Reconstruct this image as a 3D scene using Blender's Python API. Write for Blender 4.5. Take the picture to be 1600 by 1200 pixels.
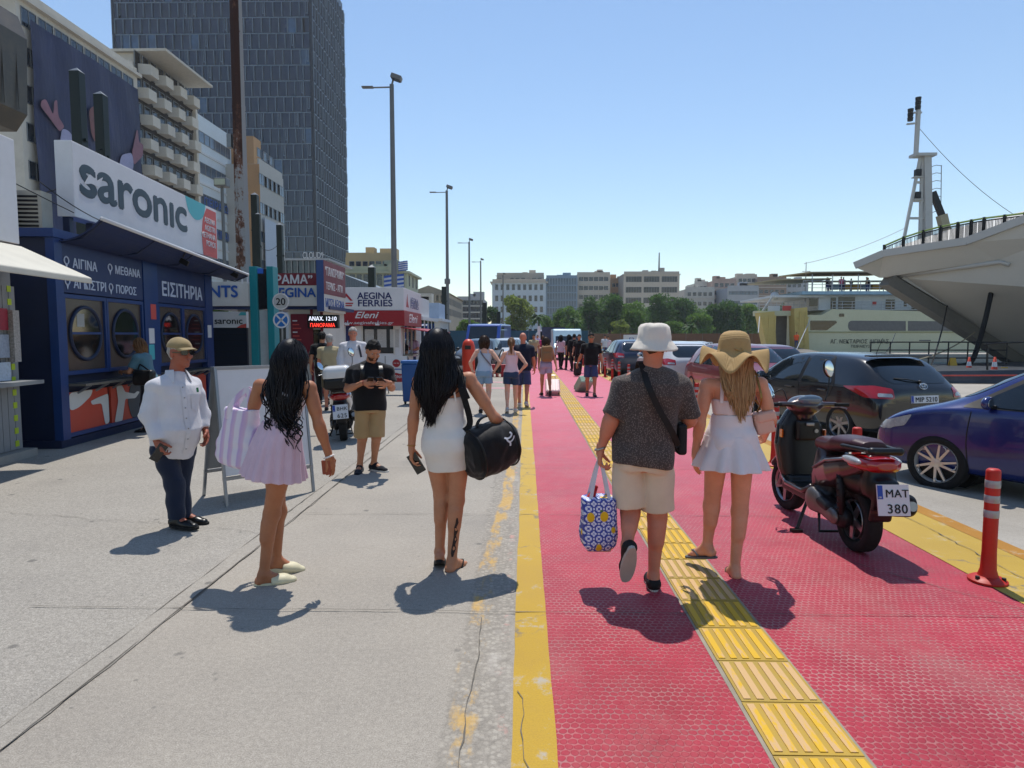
import bpy, bmesh, math, random
import numpy as np
from mathutils import Vector, Matrix, Quaternion
from mathutils.bvhtree import BVHTree
from mathutils.geometry import delaunay_2d_cdt
random.seed(7); RS = np.random.RandomState(7)
SC = bpy.context.scene; COL = SC.collection
for _o in list(bpy.data.objects): bpy.data.objects.remove(_o)
R = math.radians
V3 = Vector
def rotz(v, a): return Vector((v.x*math.cos(a)-v.y*math.sin(a), v.x*math.sin(a)+v.y*math.cos(a), v.z))
# -- camera
FPX, HOR, VPX, CAMZ = 1020.0, 524.0, 820.0, 1.65
PITCH = math.atan((600-HOR)/FPX); YAW = math.atan((VPX-800)/FPX*math.cos(PITCH))
cam_d = bpy.data.cameras.new('camera'); CAM = bpy.data.objects.new('camera', cam_d); COL.objects.link(CAM)
CAM.location = (0, 0, CAMZ); CAM.rotation_euler = (math.pi/2-PITCH, 0, YAW)
cam_d.sensor_width = 36; cam_d.lens = FPX/1600*36; cam_d.clip_end = 3000; cam_d.clip_start = 0.05
SC.camera = CAM
# -- sky, sun, exposure
SUN_EL, SUN_AZ = 68.0, 3.0            # azimuth measured from +Y towards +X
w = bpy.data.worlds.new('World'); SC.world = w; w.use_nodes = True
nt = w.node_tree; bg = nt.nodes['Background']
sky = nt.nodes.new('ShaderNodeTexSky'); sky.sky_type = 'NISHITA'; sky.sun_disc = False
sky.sun_elevation = R(SUN_EL); sky.sun_rotation = R(SUN_AZ)
sky.air_density = 1.2; sky.dust_density = 0.0; sky.ozone_density = 2.6; sky.altitude = 0
nt.links.new(sky.outputs[0], bg.inputs[0]); bg.inputs[1].default_value = 0.12
sl = bpy.data.lights.new('sun', 'SUN'); sl.energy = 3.7; sl.angle = R(0.53); sl.color = (1, .955, .89)
so = bpy.data.objects.new('sun', sl); COL.objects.link(so)
_sd = Vector((math.sin(R(SUN_AZ))*math.cos(R(SUN_EL)), math.cos(R(SUN_AZ))*math.cos(R(SUN_EL)), math.sin(R(SUN_EL))))
so.rotation_euler = (-_sd).to_track_quat('-Z', 'Y').to_euler(); so.location = (0, 0, 60)
SC.view_settings.view_transform = 'Standard'; SC.view_settings.look = 'None'
SC.view_settings.exposure = 0.3; SC.view_settings.gamma = 1.0; SC.view_settings.use_curve_mapping = False
SC.render.engine = 'CYCLES'
try:
 SC.cycles.use_denoising = True; SC.cycles.max_bounces = 7; SC.cycles.transparent_max_bounces = 8
except Exception: pass
# -- photograph pixel -> place
_fw = Vector((-math.sin(YAW)*math.cos(PITCH), math.cos(YAW)*math.cos(PITCH), -math.sin(PITCH)))
_rt = Vector((math.cos(YAW), math.sin(YAW), 0)); _up = _rt.cross(_fw)
def _ray(px, py): return _fw + _rt*((px-800)/FPX) - _up*((py-600)/FPX)
def W(px, py, Y):
 r = _ray(px, py); return Vector((0, 0, CAMZ)) + r*(Y/r.y)
def G(px, py, z=0.0):
 r = _ray(px, py); return Vector((0, 0, CAMZ)) + r*((z-CAMZ)/r.z)
# -- tagging
def tag(o, label=None, cat=None, group=None, kind=None):
 if label: o['label'] = label
 if cat: o['category'] = cat
 if group: o['group'] = group
 if kind: o['kind'] = kind
 return o
def thing(name, label, cat, loc=(0, 0, 0), rotz=0.0, group=None):
 o = bpy.data.objects.new(name, None); COL.objects.link(o)
 o.location = loc; o.rotation_euler = (0, 0, rotz); o.empty_display_size = .2
 return tag(o, label, cat, group)
def link(name, me, m=None, parent=None):
 o = bpy.data.objects.new(name, me); COL.objects.link(o)
 if m is not None and not me.materials:
  for x in (m if isinstance(m, (list, tuple)) else [m]): me.materials.append(x)
 if parent is not None: o.parent = parent
 return o
def children(o): return [c for c in bpy.data.objects if c.parent == o]
def copy_tree(o, parent=None):
 c = o.copy(); COL.objects.link(c); c.parent = parent
 for ch in children(o): copy_tree(ch, c)
 return c
# -- mesh building
class MB:
 def __init__(s): s.v = []; s.f = []; s.mi = []; s.cur = 0
 def add(s, v, f):
  n = len(s.v); s.v += [tuple(p) for p in v]; s.f += [tuple(i+n for i in q) for q in f]; s.mi += [s.cur]*len(f); return s
 def box(s, c, d, M=None):
  x, y, z = d[0]/2, d[1]/2, d[2]/2; c = Vector(c)
  v = [Vector(p) for p in ((-x,-y,-z),(x,-y,-z),(x,y,-z),(-x,y,-z),(-x,-y,z),(x,-y,z),(x,y,z),(-x,y,z))]
  v = [c+(M @ p if M else p) for p in v]
  return s.add(v, [(3,2,1,0),(4,5,6,7),(0,1,5,4),(1,2,6,5),(2,3,7,6),(3,0,4,7)])
 def box2(s, a, b): return s.box([(a[i]+b[i])/2 for i in range(3)], [abs(b[i]-a[i]) for i in range(3)])
 def bar(s, a, b, wd, th, up=(0, 0, 1)):
  a = Vector(a); b = Vector(b); d = b-a; L = d.length; d.normalize(); u = Vector(up)
  if abs(d.dot(u)) > .99: u = Vector((1, 0, 0))
  x = d.cross(u).normalized(); z = x.cross(d)
  return s.box((a+b)/2, (wd, L, th), Matrix((x, d, z)).transposed())
 def cyl(s, a, b, ra, rb=None, n=12, caps=True):
  return s.tube([a, b], [ra, ra if rb is None else rb], n, caps)
 def tube(s, pts, r, n=8, caps=True, closed=False, ry=None):
  pts = [Vector(p) for p in pts]; m = len(pts)
  rr = r if isinstance(r, (list, tuple)) else [r]*m
  ref = None; rings = []
  for i, p in enumerate(pts):
   if closed: d = pts[(i+1) % m]-pts[i-1]
   else: d = pts[min(i+1, m-1)]-pts[max(i-1, 0)]
   d.normalize()
   if ref is None:
    ref = Vector((0, 0, 1)) if abs(d.z) < .9 else Vector((1, 0, 0))
   x = d.cross(ref)
   if x.length < 1e-5: x = d.cross(Vector((0, 1, 0)))
   x.normalize(); y = x.cross(d); ref = y
   k = 1.0 if ry is None else ry
   rings.append([p + x*(math.cos(t)*rr[i]) + y*(math.sin(t)*rr[i]*k) for t in [2*math.pi*j/n for j in range(n)]])
  v = [q for g in rings for q in g]; f = []
  for i in range(m if closed else m-1):
   for j in range(n):
    a = i*n+j; b = i*n+(j+1) % n; i2 = (i+1) % m
    f.append((a, b, i2*n+(j+1) % n, i2*n+j))
  if caps and not closed: f.append(tuple(range(n-1, -1, -1))); f.append(tuple((m-1)*n+j for j in range(n)))
  return s.add(v, f)
 def prism(s, poly, d, M=None):
  """poly: 2-D outline (counter-clockwise) in local XY, extruded from z=0 to z=d"""
  n = len(poly); v = [Vector((p[0], p[1], 0)) for p in poly]+[Vector((p[0], p[1], d)) for p in poly]
  if M: v = [M @ p for p in v]
  f = [tuple(range(n-1, -1, -1)), tuple(range(n, 2*n))]+[(i, (i+1) % n, n+(i+1) % n, n+i) for i in range(n)]
  return s.add(v, f)
 def lathe(s, prof, n=24, M=None, caps=True):
  v = []; f = []
  for r_, z in prof:
   for j in range(n): t = 2*math.pi*j/n; v.append(Vector((r_*math.cos(t), r_*math.sin(t), z)))
  for i in range(len(prof)-1):
   for j in range(n): f.append((i*n+j, i*n+(j+1) % n, (i+1)*n+(j+1) % n, (i+1)*n+j))
  if caps:
   f.append(tuple(range(n-1, -1, -1))); f.append(tuple((len(prof)-1)*n+j for j in range(n)))
  if M: v = [M @ p for p in v]
  return s.add(v, f)
 def ball(s, c, r, n=10, m=6):
  c = Vector(c); r = r if hasattr(r, '__len__') else (r, r, r); v = []; f = []
  for i in range(m+1):
   a = math.pi*i/m
   for j in range(n):
    t = 2*math.pi*j/n; v.append(c+Vector((r[0]*math.sin(a)*math.cos(t), r[1]*math.sin(a)*math.sin(t), r[2]*math.cos(a))))
  for i in range(m):
   for j in range(n): f.append((i*n+j, (i+1)*n+j, (i+1)*n+(j+1) % n, i*n+(j+1) % n))
  return s.add(v, f)
 def quad(s, *p): return s.add(p, [tuple(range(len(p)))])
 def mesh(s, name, smooth=False):
  me = bpy.data.meshes.new(name); me.from_pydata(s.v, [], s.f); me.update()
  if any(s.mi): me.polygons.foreach_set('material_index', s.mi)
  if smooth: me.polygons.foreach_set('use_smooth', [True]*len(me.polygons))
  return me
 def build(s, name, m, parent=None, smooth=False, bevel=0, seg=2, angle=None):
  me = s.mesh(name, smooth)
  o = link(name, me, m, parent)
  if bevel:
   b = o.modifiers.new('bevel', 'BEVEL'); b.width = bevel; b.segments = seg; b.limit_method = 'ANGLE'; b.angle_limit = R(35)
  if angle:
   try: me.set_sharp_from_angle(angle=R(angle))
   except Exception: pass
  return o
def frame(o, x, y):
 """matrix with origin o, local X along x, local Y along y"""
 x = Vector(x).normalized(); y = Vector(y); z = x.cross(y).normalized(); y = z.cross(x)
 M = Matrix((x, y, z)).transposed().to_4x4(); M.translation = Vector(o); return M
def spline(pts, n=6):
 """Catmull-Rom through points"""
 P = [Vector(p) for p in pts]; out = []
 for i in range(len(P)-1):
  a = P[max(i-1, 0)]; b = P[i]; c = P[i+1]; d = P[min(i+2, len(P)-1)]
  for k in range(n):
   t = k/n
   out.append(.5*((2*b)+(c-a)*t+(2*a-5*b+4*c-d)*t*t+(3*b-a-3*c+d)*t**3))
 out.append(P[-1]); return out
def rounded(poly, r, n=4):
 out = []; m = len(poly)
 for i in range(m):
  p = Vector(poly[i]); a = Vector(poly[i-1]); b = Vector(poly[(i+1) % m]); u = (a-p); v = (b-p); q = min(r, u.length*.45, v.length*.45); s = p+u.normalized()*q; e = p+v.normalized()*q
  for j in range(n+1): t = j/n; out.append(s*(1-t)**2+p*2*t*(1-t)+e*t*t)
 return out
def catenary(a, b, sag, n=10):
 a = Vector(a); b = Vector(b)
 return [a.lerp(b, i/n)-Vector((0, 0, sag*4*(i/n)*(1-i/n))) for i in range(n+1)]
# -- lettering
def text_mesh(s, size, bold=0.0, shear=0.0, depth=.006, align='LEFT', spacing=1.0, width=None, resolution=4, line=1.0):
 cu = bpy.data.curves.new('lettering', 'FONT'); cu.body = s; cu.size = size; cu.shear = shear
 cu.extrude = depth/2; cu.align_x = align; cu.space_character = spacing; cu.resolution_u = resolution; cu.space_line = line
 o = bpy.data.objects.new('lettering', cu); COL.objects.link(o)
 bpy.context.view_layer.update()
 me = bpy.data.meshes.new_from_object(o.evaluated_get(bpy.context.evaluated_depsgraph_get()))
 bpy.data.objects.remove(o); bpy.data.curves.remove(cu)
 if width and len(me.vertices):
  xs = [v.co.x for v in me.vertices]; k = width/max(1e-6, max(xs)-min(xs))
  for v in me.vertices: v.co.x *= k
 if bold and len(me.polygons):
  b = bold*size*.9; bm = bmesh.new(); bm.from_mesh(me); g = bm.verts[:]+bm.edges[:]+bm.faces[:]
  for i, (x, y) in enumerate(((b, 0), (-b, 0), (0, b), (0, -b))):
   d = bmesh.ops.duplicate(bm, geom=g)['geom']; bmesh.ops.translate(bm, vec=(x, y, -.0004*(i+1)), verts=[v for v in d if isinstance(v, bmesh.types.BMVert)])
  bm.to_mesh(me); bm.free()
 me.materials.clear()
 return me
def text(s, M, size, m, parent, bold=0.0, name='lettering', off=.004, **k):
 me = text_mesh(s, size, bold, **k)
 M = M @ Matrix.Translation((0, 0, off))
 me.transform(M); return link(name, me, m, parent)
# -- materials
def lin(h):
 if not isinstance(h, str): return tuple(h)[:3]
 h = h.lstrip('#'); c = [int(h[i:i+2], 16)/255 for i in (0, 2, 4)]
 return tuple(x/12.92 if x <= .04045 else ((x+.055)/1.055)**2.4 for x in c)
class NT:
 def __init__(s, name):
  s.m = bpy.data.materials.new(name); s.m.use_nodes = True; s.t = s.m.node_tree; s.p = s.t.nodes['Principled BSDF']
  s.tc = s.t.nodes.new('ShaderNodeTexCoord'); s.co = s.tc.outputs['Object']
 def n(s, t, **k):
  x = s.t.nodes.new(t)
  for a, b in k.items():
   if hasattr(x, a) and a not in ('Scale',): setattr(x, a, b)
   else: x.inputs[a].default_value = b
  return x
 def l(s, a, b): s.t.links.new(a, b)
 def val(s, x, v):
  if hasattr(v, 'is_linked') or isinstance(v, bpy.types.NodeSocket): s.l(v, x)
  else: x.default_value = v
 def noise(s, scale, detail=4, rough=.6, co=None, dist=0):
  x = s.n('ShaderNodeTexNoise'); x.inputs['Scale'].default_value = scale; x.inputs['Detail'].default_value = detail
  x.inputs['Roughness'].default_value = rough; x.inputs['Distortion'].default_value = dist
  s.l(co if co is not None else s.co, x.inputs['Vector']); return x.outputs['Fac']
 def voro(s, scale, feature='F1', co=None, rand=1.0):
  x = s.n('ShaderNodeTexVoronoi'); x.feature = feature; x.inputs['Scale'].default_value = scale
  x.inputs['Randomness'].default_value = rand
  s.l(co if co is not None else s.co, x.inputs['Vector']); return x
 def ramp(s, fac, stops, interp='LINEAR'):
  x = s.n('ShaderNodeValToRGB'); x.color_ramp.interpolation = interp; e = x.color_ramp.elements
  while len(e) < len(stops): e.new(.5)
  for q, (p, c) in zip(e, stops):
   q.position = p; c = (c, c, c) if isinstance(c, (int, float)) else lin(c); q.color = (*c, 1)
  s.l(fac, x.inputs[0]); return x.outputs[0]
 def mix(s, fac, a, b, mode='MIX'):
  x = s.n('ShaderNodeMix'); x.data_type = 'RGBA'; x.blend_type = mode
  s.val(x.inputs[0], fac)
  for i, c in ((6, a), (7, b)):
   if isinstance(c, bpy.types.NodeSocket): s.l(c, x.inputs[i])
   else: x.inputs[i].default_value = (*lin(c), 1)
  return x.outputs[2]
 def math(s, op, a, b=0.0, clamp=False):
  x = s.n('ShaderNodeMath'); x.operation = op; x.use_clamp = clamp; s.val(x.inputs[0], a); s.val(x.inputs[1], b); return x.outputs[0]
 def sep(s, co=None):
  x = s.n('ShaderNodeSeparateXYZ'); s.l(co if co is not None else s.co, x.inputs[0]); return x.outputs
 def comb(s, x, y, z=0.0):
  q = s.n('ShaderNodeCombineXYZ')
  for i, v in enumerate((x, y, z)): s.val(q.inputs[i], v)
  return q.outputs[0]
 def mapping(s, scale=(1, 1, 1), rot=(0, 0, 0), loc=(0, 0, 0), co=None):
  x = s.n('ShaderNodeMapping'); x.inputs['Scale'].default_value = scale; x.inputs['Rotation'].default_value = rot; x.inputs['Location'].default_value = loc
  s.l(co if co is not None else s.co, x.inputs[0]); return x.outputs[0]
 def bump(s, h, strength=.3, dist=.01):
  x = s.n('ShaderNodeBump'); x.inputs['Strength'].default_value = strength; x.inputs['Distance'].default_value = dist
  s.l(h, x.inputs['Height']); s.l(x.outputs[0], s.p.inputs['Normal']); return x
 def base(s, c, rough=.6, metal=0.0, spec=.5, coat=0.0):
  s.val(s.p.inputs['Base Color'], c) if isinstance(c, bpy.types.NodeSocket) else setattr(s.p.inputs['Base Color'], 'default_value', (*lin(c), 1))
  s.val(s.p.inputs['Roughness'], rough); s.p.inputs['Metallic'].default_value = metal
  s.p.inputs['Specular IOR Level'].default_value = spec; s.p.inputs['Coat Weight'].default_value = coat
  s.p.inputs['Coat Roughness'].default_value = .04
  return s.m
_MC = {}
def pm(name, col, rough=.6, metal=0.0, var=.12, scale=3.0, bump=0.0, bscale=80.0, spec=.4, coat=0.0, dist=.004, dirt=None, dirt_amt=.4, dscale=1.2):
 if name in _MC: return _MC[name]
 k = NT(name); c = lin(col)
 f = k.noise(scale, 5, .65)
 a = tuple(max(0, x*(1-var)) for x in c); b = tuple(min(1, x*(1+var)) for x in c)
 cc = k.ramp(f, [(.3, a), (.7, b)])
 if dirt is not None:
  df = k.ramp(k.noise(dscale, 8, .75), [(.45, 0.0), (.72, 1.0)])
  cc = k.mix(k.math('MULTIPLY', df, dirt_amt), cc, dirt)
 rr = k.math('MULTIPLY', k.ramp(f, [(.2, .85), (.8, 1.15)]), rough, True)
 k.base(cc, rr, metal, spec, coat)
 if bump: k.bump(k.noise(bscale, 4, .6), bump, dist)
 _MC[name] = k.m; return k.m
def glass(name, col, rough=.05, spec=.8, var=.15):
 if name in _MC: return _MC[name]
 k = NT(name); f = k.noise(.35, 2); c = lin(col)
 k.base(k.ramp(f, [(.35, tuple(x*(1-var) for x in c)), (.65, tuple(x*(1+var) for x in c))]), rough, 0, spec)
 _MC[name] = k.m; return k.m
# -- GROUND
def band(k, x, a, b, s):
 return k.math('MULTIPLY', k.math('DIVIDE', k.math('SUBTRACT', x, a), s, True), k.math('DIVIDE', k.math('SUBTRACT', b, x), s, True), True)
def ground_coords(k):
 x, y, z = k.sep(); wob = k.math('MULTIPLY', k.math('SUBTRACT', k.noise(2.2, 5, .7), .5), .12)
 return k.math('ADD', x, wob), y
def concrete(name, c0, c1, c2, marks=False, grain=.5):
 k = NT(name)
 big = k.noise(.55, 6, .65); c = k.ramp(big, [(.3, c0), (.52, c1), (.75, c2)])
 streak = k.noise(1.0, 6, .7, k.mapping((2.6, .45, 1)))
 c = k.mix(k.math('MULTIPLY', k.ramp(streak, [(.5, 0), (.78, 1)]), .3), c, '#7f7a72')
 fine = k.noise(160, 3, .7); c = k.mix(grain, c, k.ramp(fine, [(.28, '#5d5952'), (.5, '#b5aea4'), (.75, '#d8d2c8')]), 'MULTIPLY') if False else k.mix(grain*.55, c, k.ramp(fine, [(.3, '#57534c'), (.52, '#aaa49b'), (.72, '#dfd9cf')]))
 mid = k.noise(38, 4, .75); c = k.mix(grain*.19, c, k.ramp(mid, [(.36, '#5f5950'), (.5, '#a09889'), (.64, '#d2cabb')])); agg = k.voro(95, 'F1'); c = k.mix(k.math('MULTIPLY', k.ramp(agg.outputs['Distance'], [(.12, 1), (.3, 0)]), .28), c, '#6b665e')
 sp = k.voro(3.4); n2 = k.noise(14, 3, .6)
 d = k.math('ADD', sp.outputs['Distance'], k.math('MULTIPLY', k.math('SUBTRACT', n2, .5), .22))
 pick = k.math('GREATER_THAN', k.sep(sp.outputs['Color'])[0], .72)
 c = k.mix(k.math('MULTIPLY', k.math('MULTIPLY', k.ramp(d, [(.07, 1), (.115, 0)]), pick), .62), c, '#4d4b48')
 sp3 = k.voro(9.0); pick3 = k.math('GREATER_THAN', k.sep(sp3.outputs['Color'])[1], .7)
 c = k.mix(k.math('MULTIPLY', k.math('MULTIPLY', k.ramp(sp3.outputs['Distance'], [(.06, 1), (.12, 0)]), pick3), .45), c, '#55524e')
 sp2 = k.voro(1.1); d2 = k.math('ADD', sp2.outputs['Distance'], k.math('MULTIPLY', k.math('SUBTRACT', k.noise(5, 5, .7), .5), .5))
 c = k.mix(k.math('MULTIPLY', k.ramp(d2, [(.05, 1), (.3, 0)]), .28), c, '#6f6b66')
 h = k.math('ADD', k.math('MULTIPLY', fine, .6), k.math('MULTIPLY', agg.outputs['Distance'], .4))
 if marks:
  x, y = ground_coords(k)
  ag2 = k.voro(42, 'F1')
  gm = band(k, x, -.36, -.05, .03)
  gc = k.ramp(k.sep(ag2.outputs['Color'])[0], [(0, '#7b746a'), (.5, '#958d81'), (1, '#aea698')])
  gc = k.mix(k.ramp(ag2.outputs['Distance'], [(.35, 0), (.62, .5)]), gc, '#5a544b')
  c = k.mix(k.math('MULTIPLY', gm, .5), c, gc)
  h = k.math('ADD', h, k.math('MULTIPLY', gm, k.math('MULTIPLY', ag2.outputs['Distance'], -1.2)))
  wear = k.noise(3.0, 8, .75, k.mapping((1.6, .7, 1)))
  far = k.math('DIVIDE', k.math('SUBTRACT', y, 4.6), 2.0, True); ym = k.math('MULTIPLY', band(k, k.math('SUBTRACT', x, k.math('MULTIPLY', far, .09)), -.33, -.2, .02), k.ramp(k.math('ADD', wear, k.math('MULTIPLY', far, .09)), [(.5, 0), (.6, 1)]))
  c = k.mix(k.math('MULTIPLY', ym, .6), c, '#c99c3a')
  wm = k.math('MULTIPLY', band(k, x, -.19, -.06, .03), k.ramp(k.noise(2.1, 7, .7), [(.52, 0), (.68, .28)]))
  c = k.mix(wm, c, '#cfc7bd')
  rm = k.math('MULTIPLY', band(k, x, -.13, -.075, .02), k.ramp(k.noise(6, 7, .75), [(.56, 0), (.64, .6)]))
  c = k.mix(rm, c, '#c98b80')
 k.base(c, .82, 0, .35); k.bump(h, .35, .006); return k.m
M_conc = concrete('pavement_concrete', '#726a5f', '#898073', '#9d9486', True, .66)
M_asph = concrete('weathered_apron', '#5f5a53', '#757067', '#89837a', False, .88)
M_road = concrete('quay_road_concrete', '#857f75', '#9a948a', '#aaa49a', False, .4)
M_far = pm('far_ground', '#8d877c', .9, var=.2, scale=.2)
def paint(name, col, col2, under, wear_lo=.6, wear_hi=.7, imprint=False, cracks=True, fade_sheen=None):
 k = NT(name)
 n = k.noise(1.3, 6, .7); c = k.ramp(n, [(.3, col), (.7, col2)])
 fine = k.noise(120, 3, .7); h = fine
 c = k.mix(.22, c, k.ramp(fine, [(.3, '#8a8580'), (.6, '#ffffff')]), 'MULTIPLY')
 if imprint:
  x, y, z = k.sep()
  wobx = k.math('MULTIPLY', k.math('SUBTRACT', k.noise(9, 3), .5), .035); woby = k.math('MULTIPLY', k.math('SUBTRACT', k.noise(11, 3, co=k.mapping(loc=(5, 3, 1))), .5), .035)
  u = k.math('DIVIDE', k.math('ADD', x, wobx), .036); v = k.math('DIVIDE', k.math('ADD', y, woby), .036)
  row = k.math('FLOOR', v); fu = k.math('FRACT', k.math('ADD', u, k.math('MULTIPLY', k.math('FLOORED_MODULO', row, 2.0), .5)))
  fv = k.math('FRACT', v)
  dx = k.math('SUBTRACT', fu, .5); dy = k.math('MULTIPLY', k.math('SUBTRACT', fv, .55), .95)
  rr = k.math('SQRT', k.math('ADD', k.math('MULTIPLY', dx, dx), k.math('MULTIPLY', dy, dy)))
  edge = k.ramp(rr, [(.40, 0), (.485, 1)])
  wn = k.noise(.75, 6, .7); wn2 = k.noise(7, 5, .7)
  wmask = k.math('MULTIPLY', k.ramp(wn, [(.36, .12), (.62, 1)]), k.ramp(wn2, [(.36, .25), (.6, 1)]))
  c = k.mix(k.math('MULTIPLY', k.math('MULTIPLY', edge, wmask), .8), c, under)
  dark = k.math('MULTIPLY', k.ramp(rr, [(.44, 0), (.5, 1)]), k.ramp(wn2, [(.5, .0), (.7, .6)]))
  c = k.mix(dark, c, '#5d3f40')
  h = k.math('ADD', k.math('MULTIPLY', edge, -1.0), k.math('MULTIPLY', fine, .25))
  dirt = k.ramp(k.noise(.9, 7, .75, k.mapping((1.2, .5, 1))), [(.5, 0), (.72, .5)])
  c = k.mix(dirt, c, '#9d6a63')
 if fade_sheen: c = k.mix(k.math('MULTIPLY', k.math('DIVIDE', k.math('SUBTRACT', k.sep()[1], 3.4), 12.0, True), fade_sheen[1]), c, fade_sheen[0])  # paler with distance: worn-out pigment plus grazing-angle sheen put into the colour
 wear = k.noise(2.6, 9, .78)
 c = k.mix(k.ramp(wear, [(wear_lo, 0), (wear_hi, .9)]), c, under)
 if cracks:
  cr = k.voro(.8, 'DISTANCE_TO_EDGE', co=None); x = k.noise(3, 5, .7)
  vco = k.n('ShaderNodeVectorMath'); vco.operation = 'ADD'
  nn = k.n('ShaderNodeTexNoise'); nn.inputs['Scale'].default_value = 3; nn.inputs['Detail'].default_value = 6; k.l(k.co, nn.inputs[0])
  sc = k.n('ShaderNodeVectorMath'); sc.operation = 'SCALE'; sc.inputs['Scale'].default_value = .5; k.l(nn.outputs['Color'], sc.inputs[0])
  k.l(k.co, vco.inputs[0]); k.l(sc.outputs[0], vco.inputs[1]); k.l(vco.outputs[0], cr.inputs['Vector'])
  c = k.mix(k.math('MULTIPLY', k.ramp(cr.outputs['Distance'], [(.004, 1), (.012, 0)]), k.ramp(x, [(.45, 0), (.6, .8)])), c, '#6a6257')
 k.base(c, k.ramp(n, [(.3, .5), (.7, .68)]), 0, .4); k.bump(h, .55 if imprint else .3, .006 if imprint else .004); return k.m
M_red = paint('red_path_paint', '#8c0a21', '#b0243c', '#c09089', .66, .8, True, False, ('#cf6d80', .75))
M_yel = paint('yellow_line_paint', '#aa8407', '#b69212', '#a39a8c', .57, .63, fade_sheen=('#c9ab5c', .7))
M_yel2 = paint('faded_yellow_paint', '#a88720', '#b4942c', '#a89d88', .56, .68, fade_sheen=('#c4ab6a', .6))
M_yel3 = paint('ochre_edge_paint', '#9b680e', '#aa7715', '#a89d88', .58, .68)
M_pink = paint('pink_crossing_paint', '#d98e99', '#dca0a6', '#b5ada2', .5, .7, False, False)
M_crack = pm('crack_filler', '#655f56', .95, var=.3, scale=20)
def sheet(name, poly, z, m, kind='structure', n=0):
 mb = MB(); mb.quad(*[(p[0], p[1], z if not callable(z) else z(*p)) for p in poly]); o = mb.build(name, m); tag(o, kind=kind); return o
def strip(name, x0, x1, y0, y1, z, m): return sheet(name, [(x0, y0), (x1, y0), (x1, y1), (x0, y1)], z, m)
sheet('ground', [(-325, -60), (415, -60), (415, 420), (-325, 420)], -1.2, M_far)
EDGE_X = 3.82
strip('promenade', -60, EDGE_X, -6, 180, 0.0, M_conc)
strip('paved_apron', -60, -2.2, -6, 60, .004, M_asph)
def ragged(name, xa, xb, y0, y1, z, m, amp=.012, step=.08, seed=1):
 rs = np.random.RandomState(seed); ys = np.arange(y0, y1, step); mb = MB(); a = b = 0.0; v = []
 for y in ys:
  a += rs.randn()*amp*.5; b += rs.randn()*amp*.5; a *= .85; b *= .85; v += [(xa+a, y, z), (xb+b, y, z)]
 return tag(mb.add(v, [(2*i, 2*i+1, 2*i+3, 2*i+2) for i in range(len(ys)-1)]).build(name, m), kind='structure')
M_fill = concrete('joint_fill', '#6f695f', '#857e73', '#948d81', False, .7)
ragged('joint_strip', -2.2, -2.08, 1.0, 32, .006, M_fill, .012, .1, 2)
for q, xx in enumerate((-2.2, -2.08)):
 ragged('crack', xx-.0015, xx+.002, 1.0, 24, .009, M_crack, .005, .1, 20+q)
def crack_line(p, q, wd, seed, z=.012, amp=.02):
 rs = np.random.RandomState(seed); p = np.array(p, float); q = np.array(q, float); L = np.linalg.norm(q-p); n = max(8, int(L/.06)); d = (q-p)/L; nn = np.array((-d[1], d[0])); v = []; o = 0
 for i in range(n+1):
  o = o*.93+rs.randn()*amp*.25; c = p+d*L*i/n+nn*o; ww = wd*(.4+abs(rs.randn())*.6)
  v += [(*(c-nn*ww/2), z), (*(c+nn*ww/2), z)]
 mb = MB(); mb.add(v, [(2*i, 2*i+1, 2*i+3, 2*i+2) for i in range(n)]); return tag(mb.build('crack', M_crack), kind='structure')
crack_line((-3.0, 3.79), (3.1, 3.77), .0055, 3, .013, .012)
crack_line((-2.05, 5.9), (3.1, 5.86), .0055, 4, .013, .012)
crack_line((-2.1, 8.0), (3.1, 7.95), .0055, 5, .013, .012)
crack_line((-2.1, 11.2), (3.1, 11.1), .0055, 6, .013, .012)
crack_line((-.27, 1.2), (-.24, 3.7), .005, 7, .006, .02)
crack_line((.04, 1.5), (-.02, 2.9), .005, 8, .015, .05)
crack_line((3.35, 3.3), (3.5, 9), .007, 9, .016, .03)
crack_line((2.2, 4.9), (3.06, 3.75), .006, 10, .012, .03)
crack_line((-6.5, 6.2), (-2.2, 5.3), .004, 11, .012, .06)
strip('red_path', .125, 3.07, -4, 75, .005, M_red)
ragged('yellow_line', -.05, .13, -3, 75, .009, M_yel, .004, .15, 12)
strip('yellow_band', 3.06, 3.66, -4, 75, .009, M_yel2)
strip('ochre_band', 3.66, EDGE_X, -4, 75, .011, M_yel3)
for q in range(2): strip('pink_crossing_line', -4.5, .0, 20.2+q*2.6, 20.5+q*2.6, .005, M_pink)
mb = MB(); mb.quad((EDGE_X, -6, 0), (9.5, -6, -.2), (9.5, 260, -.2), (EDGE_X, 260, 0)); mb.quad((9.5, -6, -.2), (20, -6, -.2), (20, 66, -.2), (9.5, 66, -.2)); mb.quad((9.5, 66, -.2), (70, 66, -.2), (70, 260, -.2), (9.5, 260, -.2))
tag(mb.build('quay_road', M_road), kind='structure')
def roadz(x): return 0 if x < EDGE_X else max(-.2, -(x-EDGE_X)*.2/5.68)
M_redline = pm('red_line_paint', '#b0453c', .7, var=.2, scale=6)
for y_ in (17.4, 18.2):
 mb = MB(); mb.quad((7.6, y_, roadz(7.6)+.005), (16.5, y_-1.6, -.195), (16.5, y_-1.42, -.195), (7.6, y_+.18, roadz(7.6)+.005)); tag(mb.build('red_marking', M_redline), kind='structure')
k = NT('harbour_water'); k.base('#0b3a4a', .08, 0, .6); k.bump(k.noise(1.2, 6, .7), .4, .2); M_water = k.m
mb = MB(); mb.box2((20.0, -6, -1.2), (20.3, 66, -.2)); mb.box2((20.3, 65.7, -1.2), (70, 66, -.2)); tag(mb.build('quay_wall', M_road), kind='structure')
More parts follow.
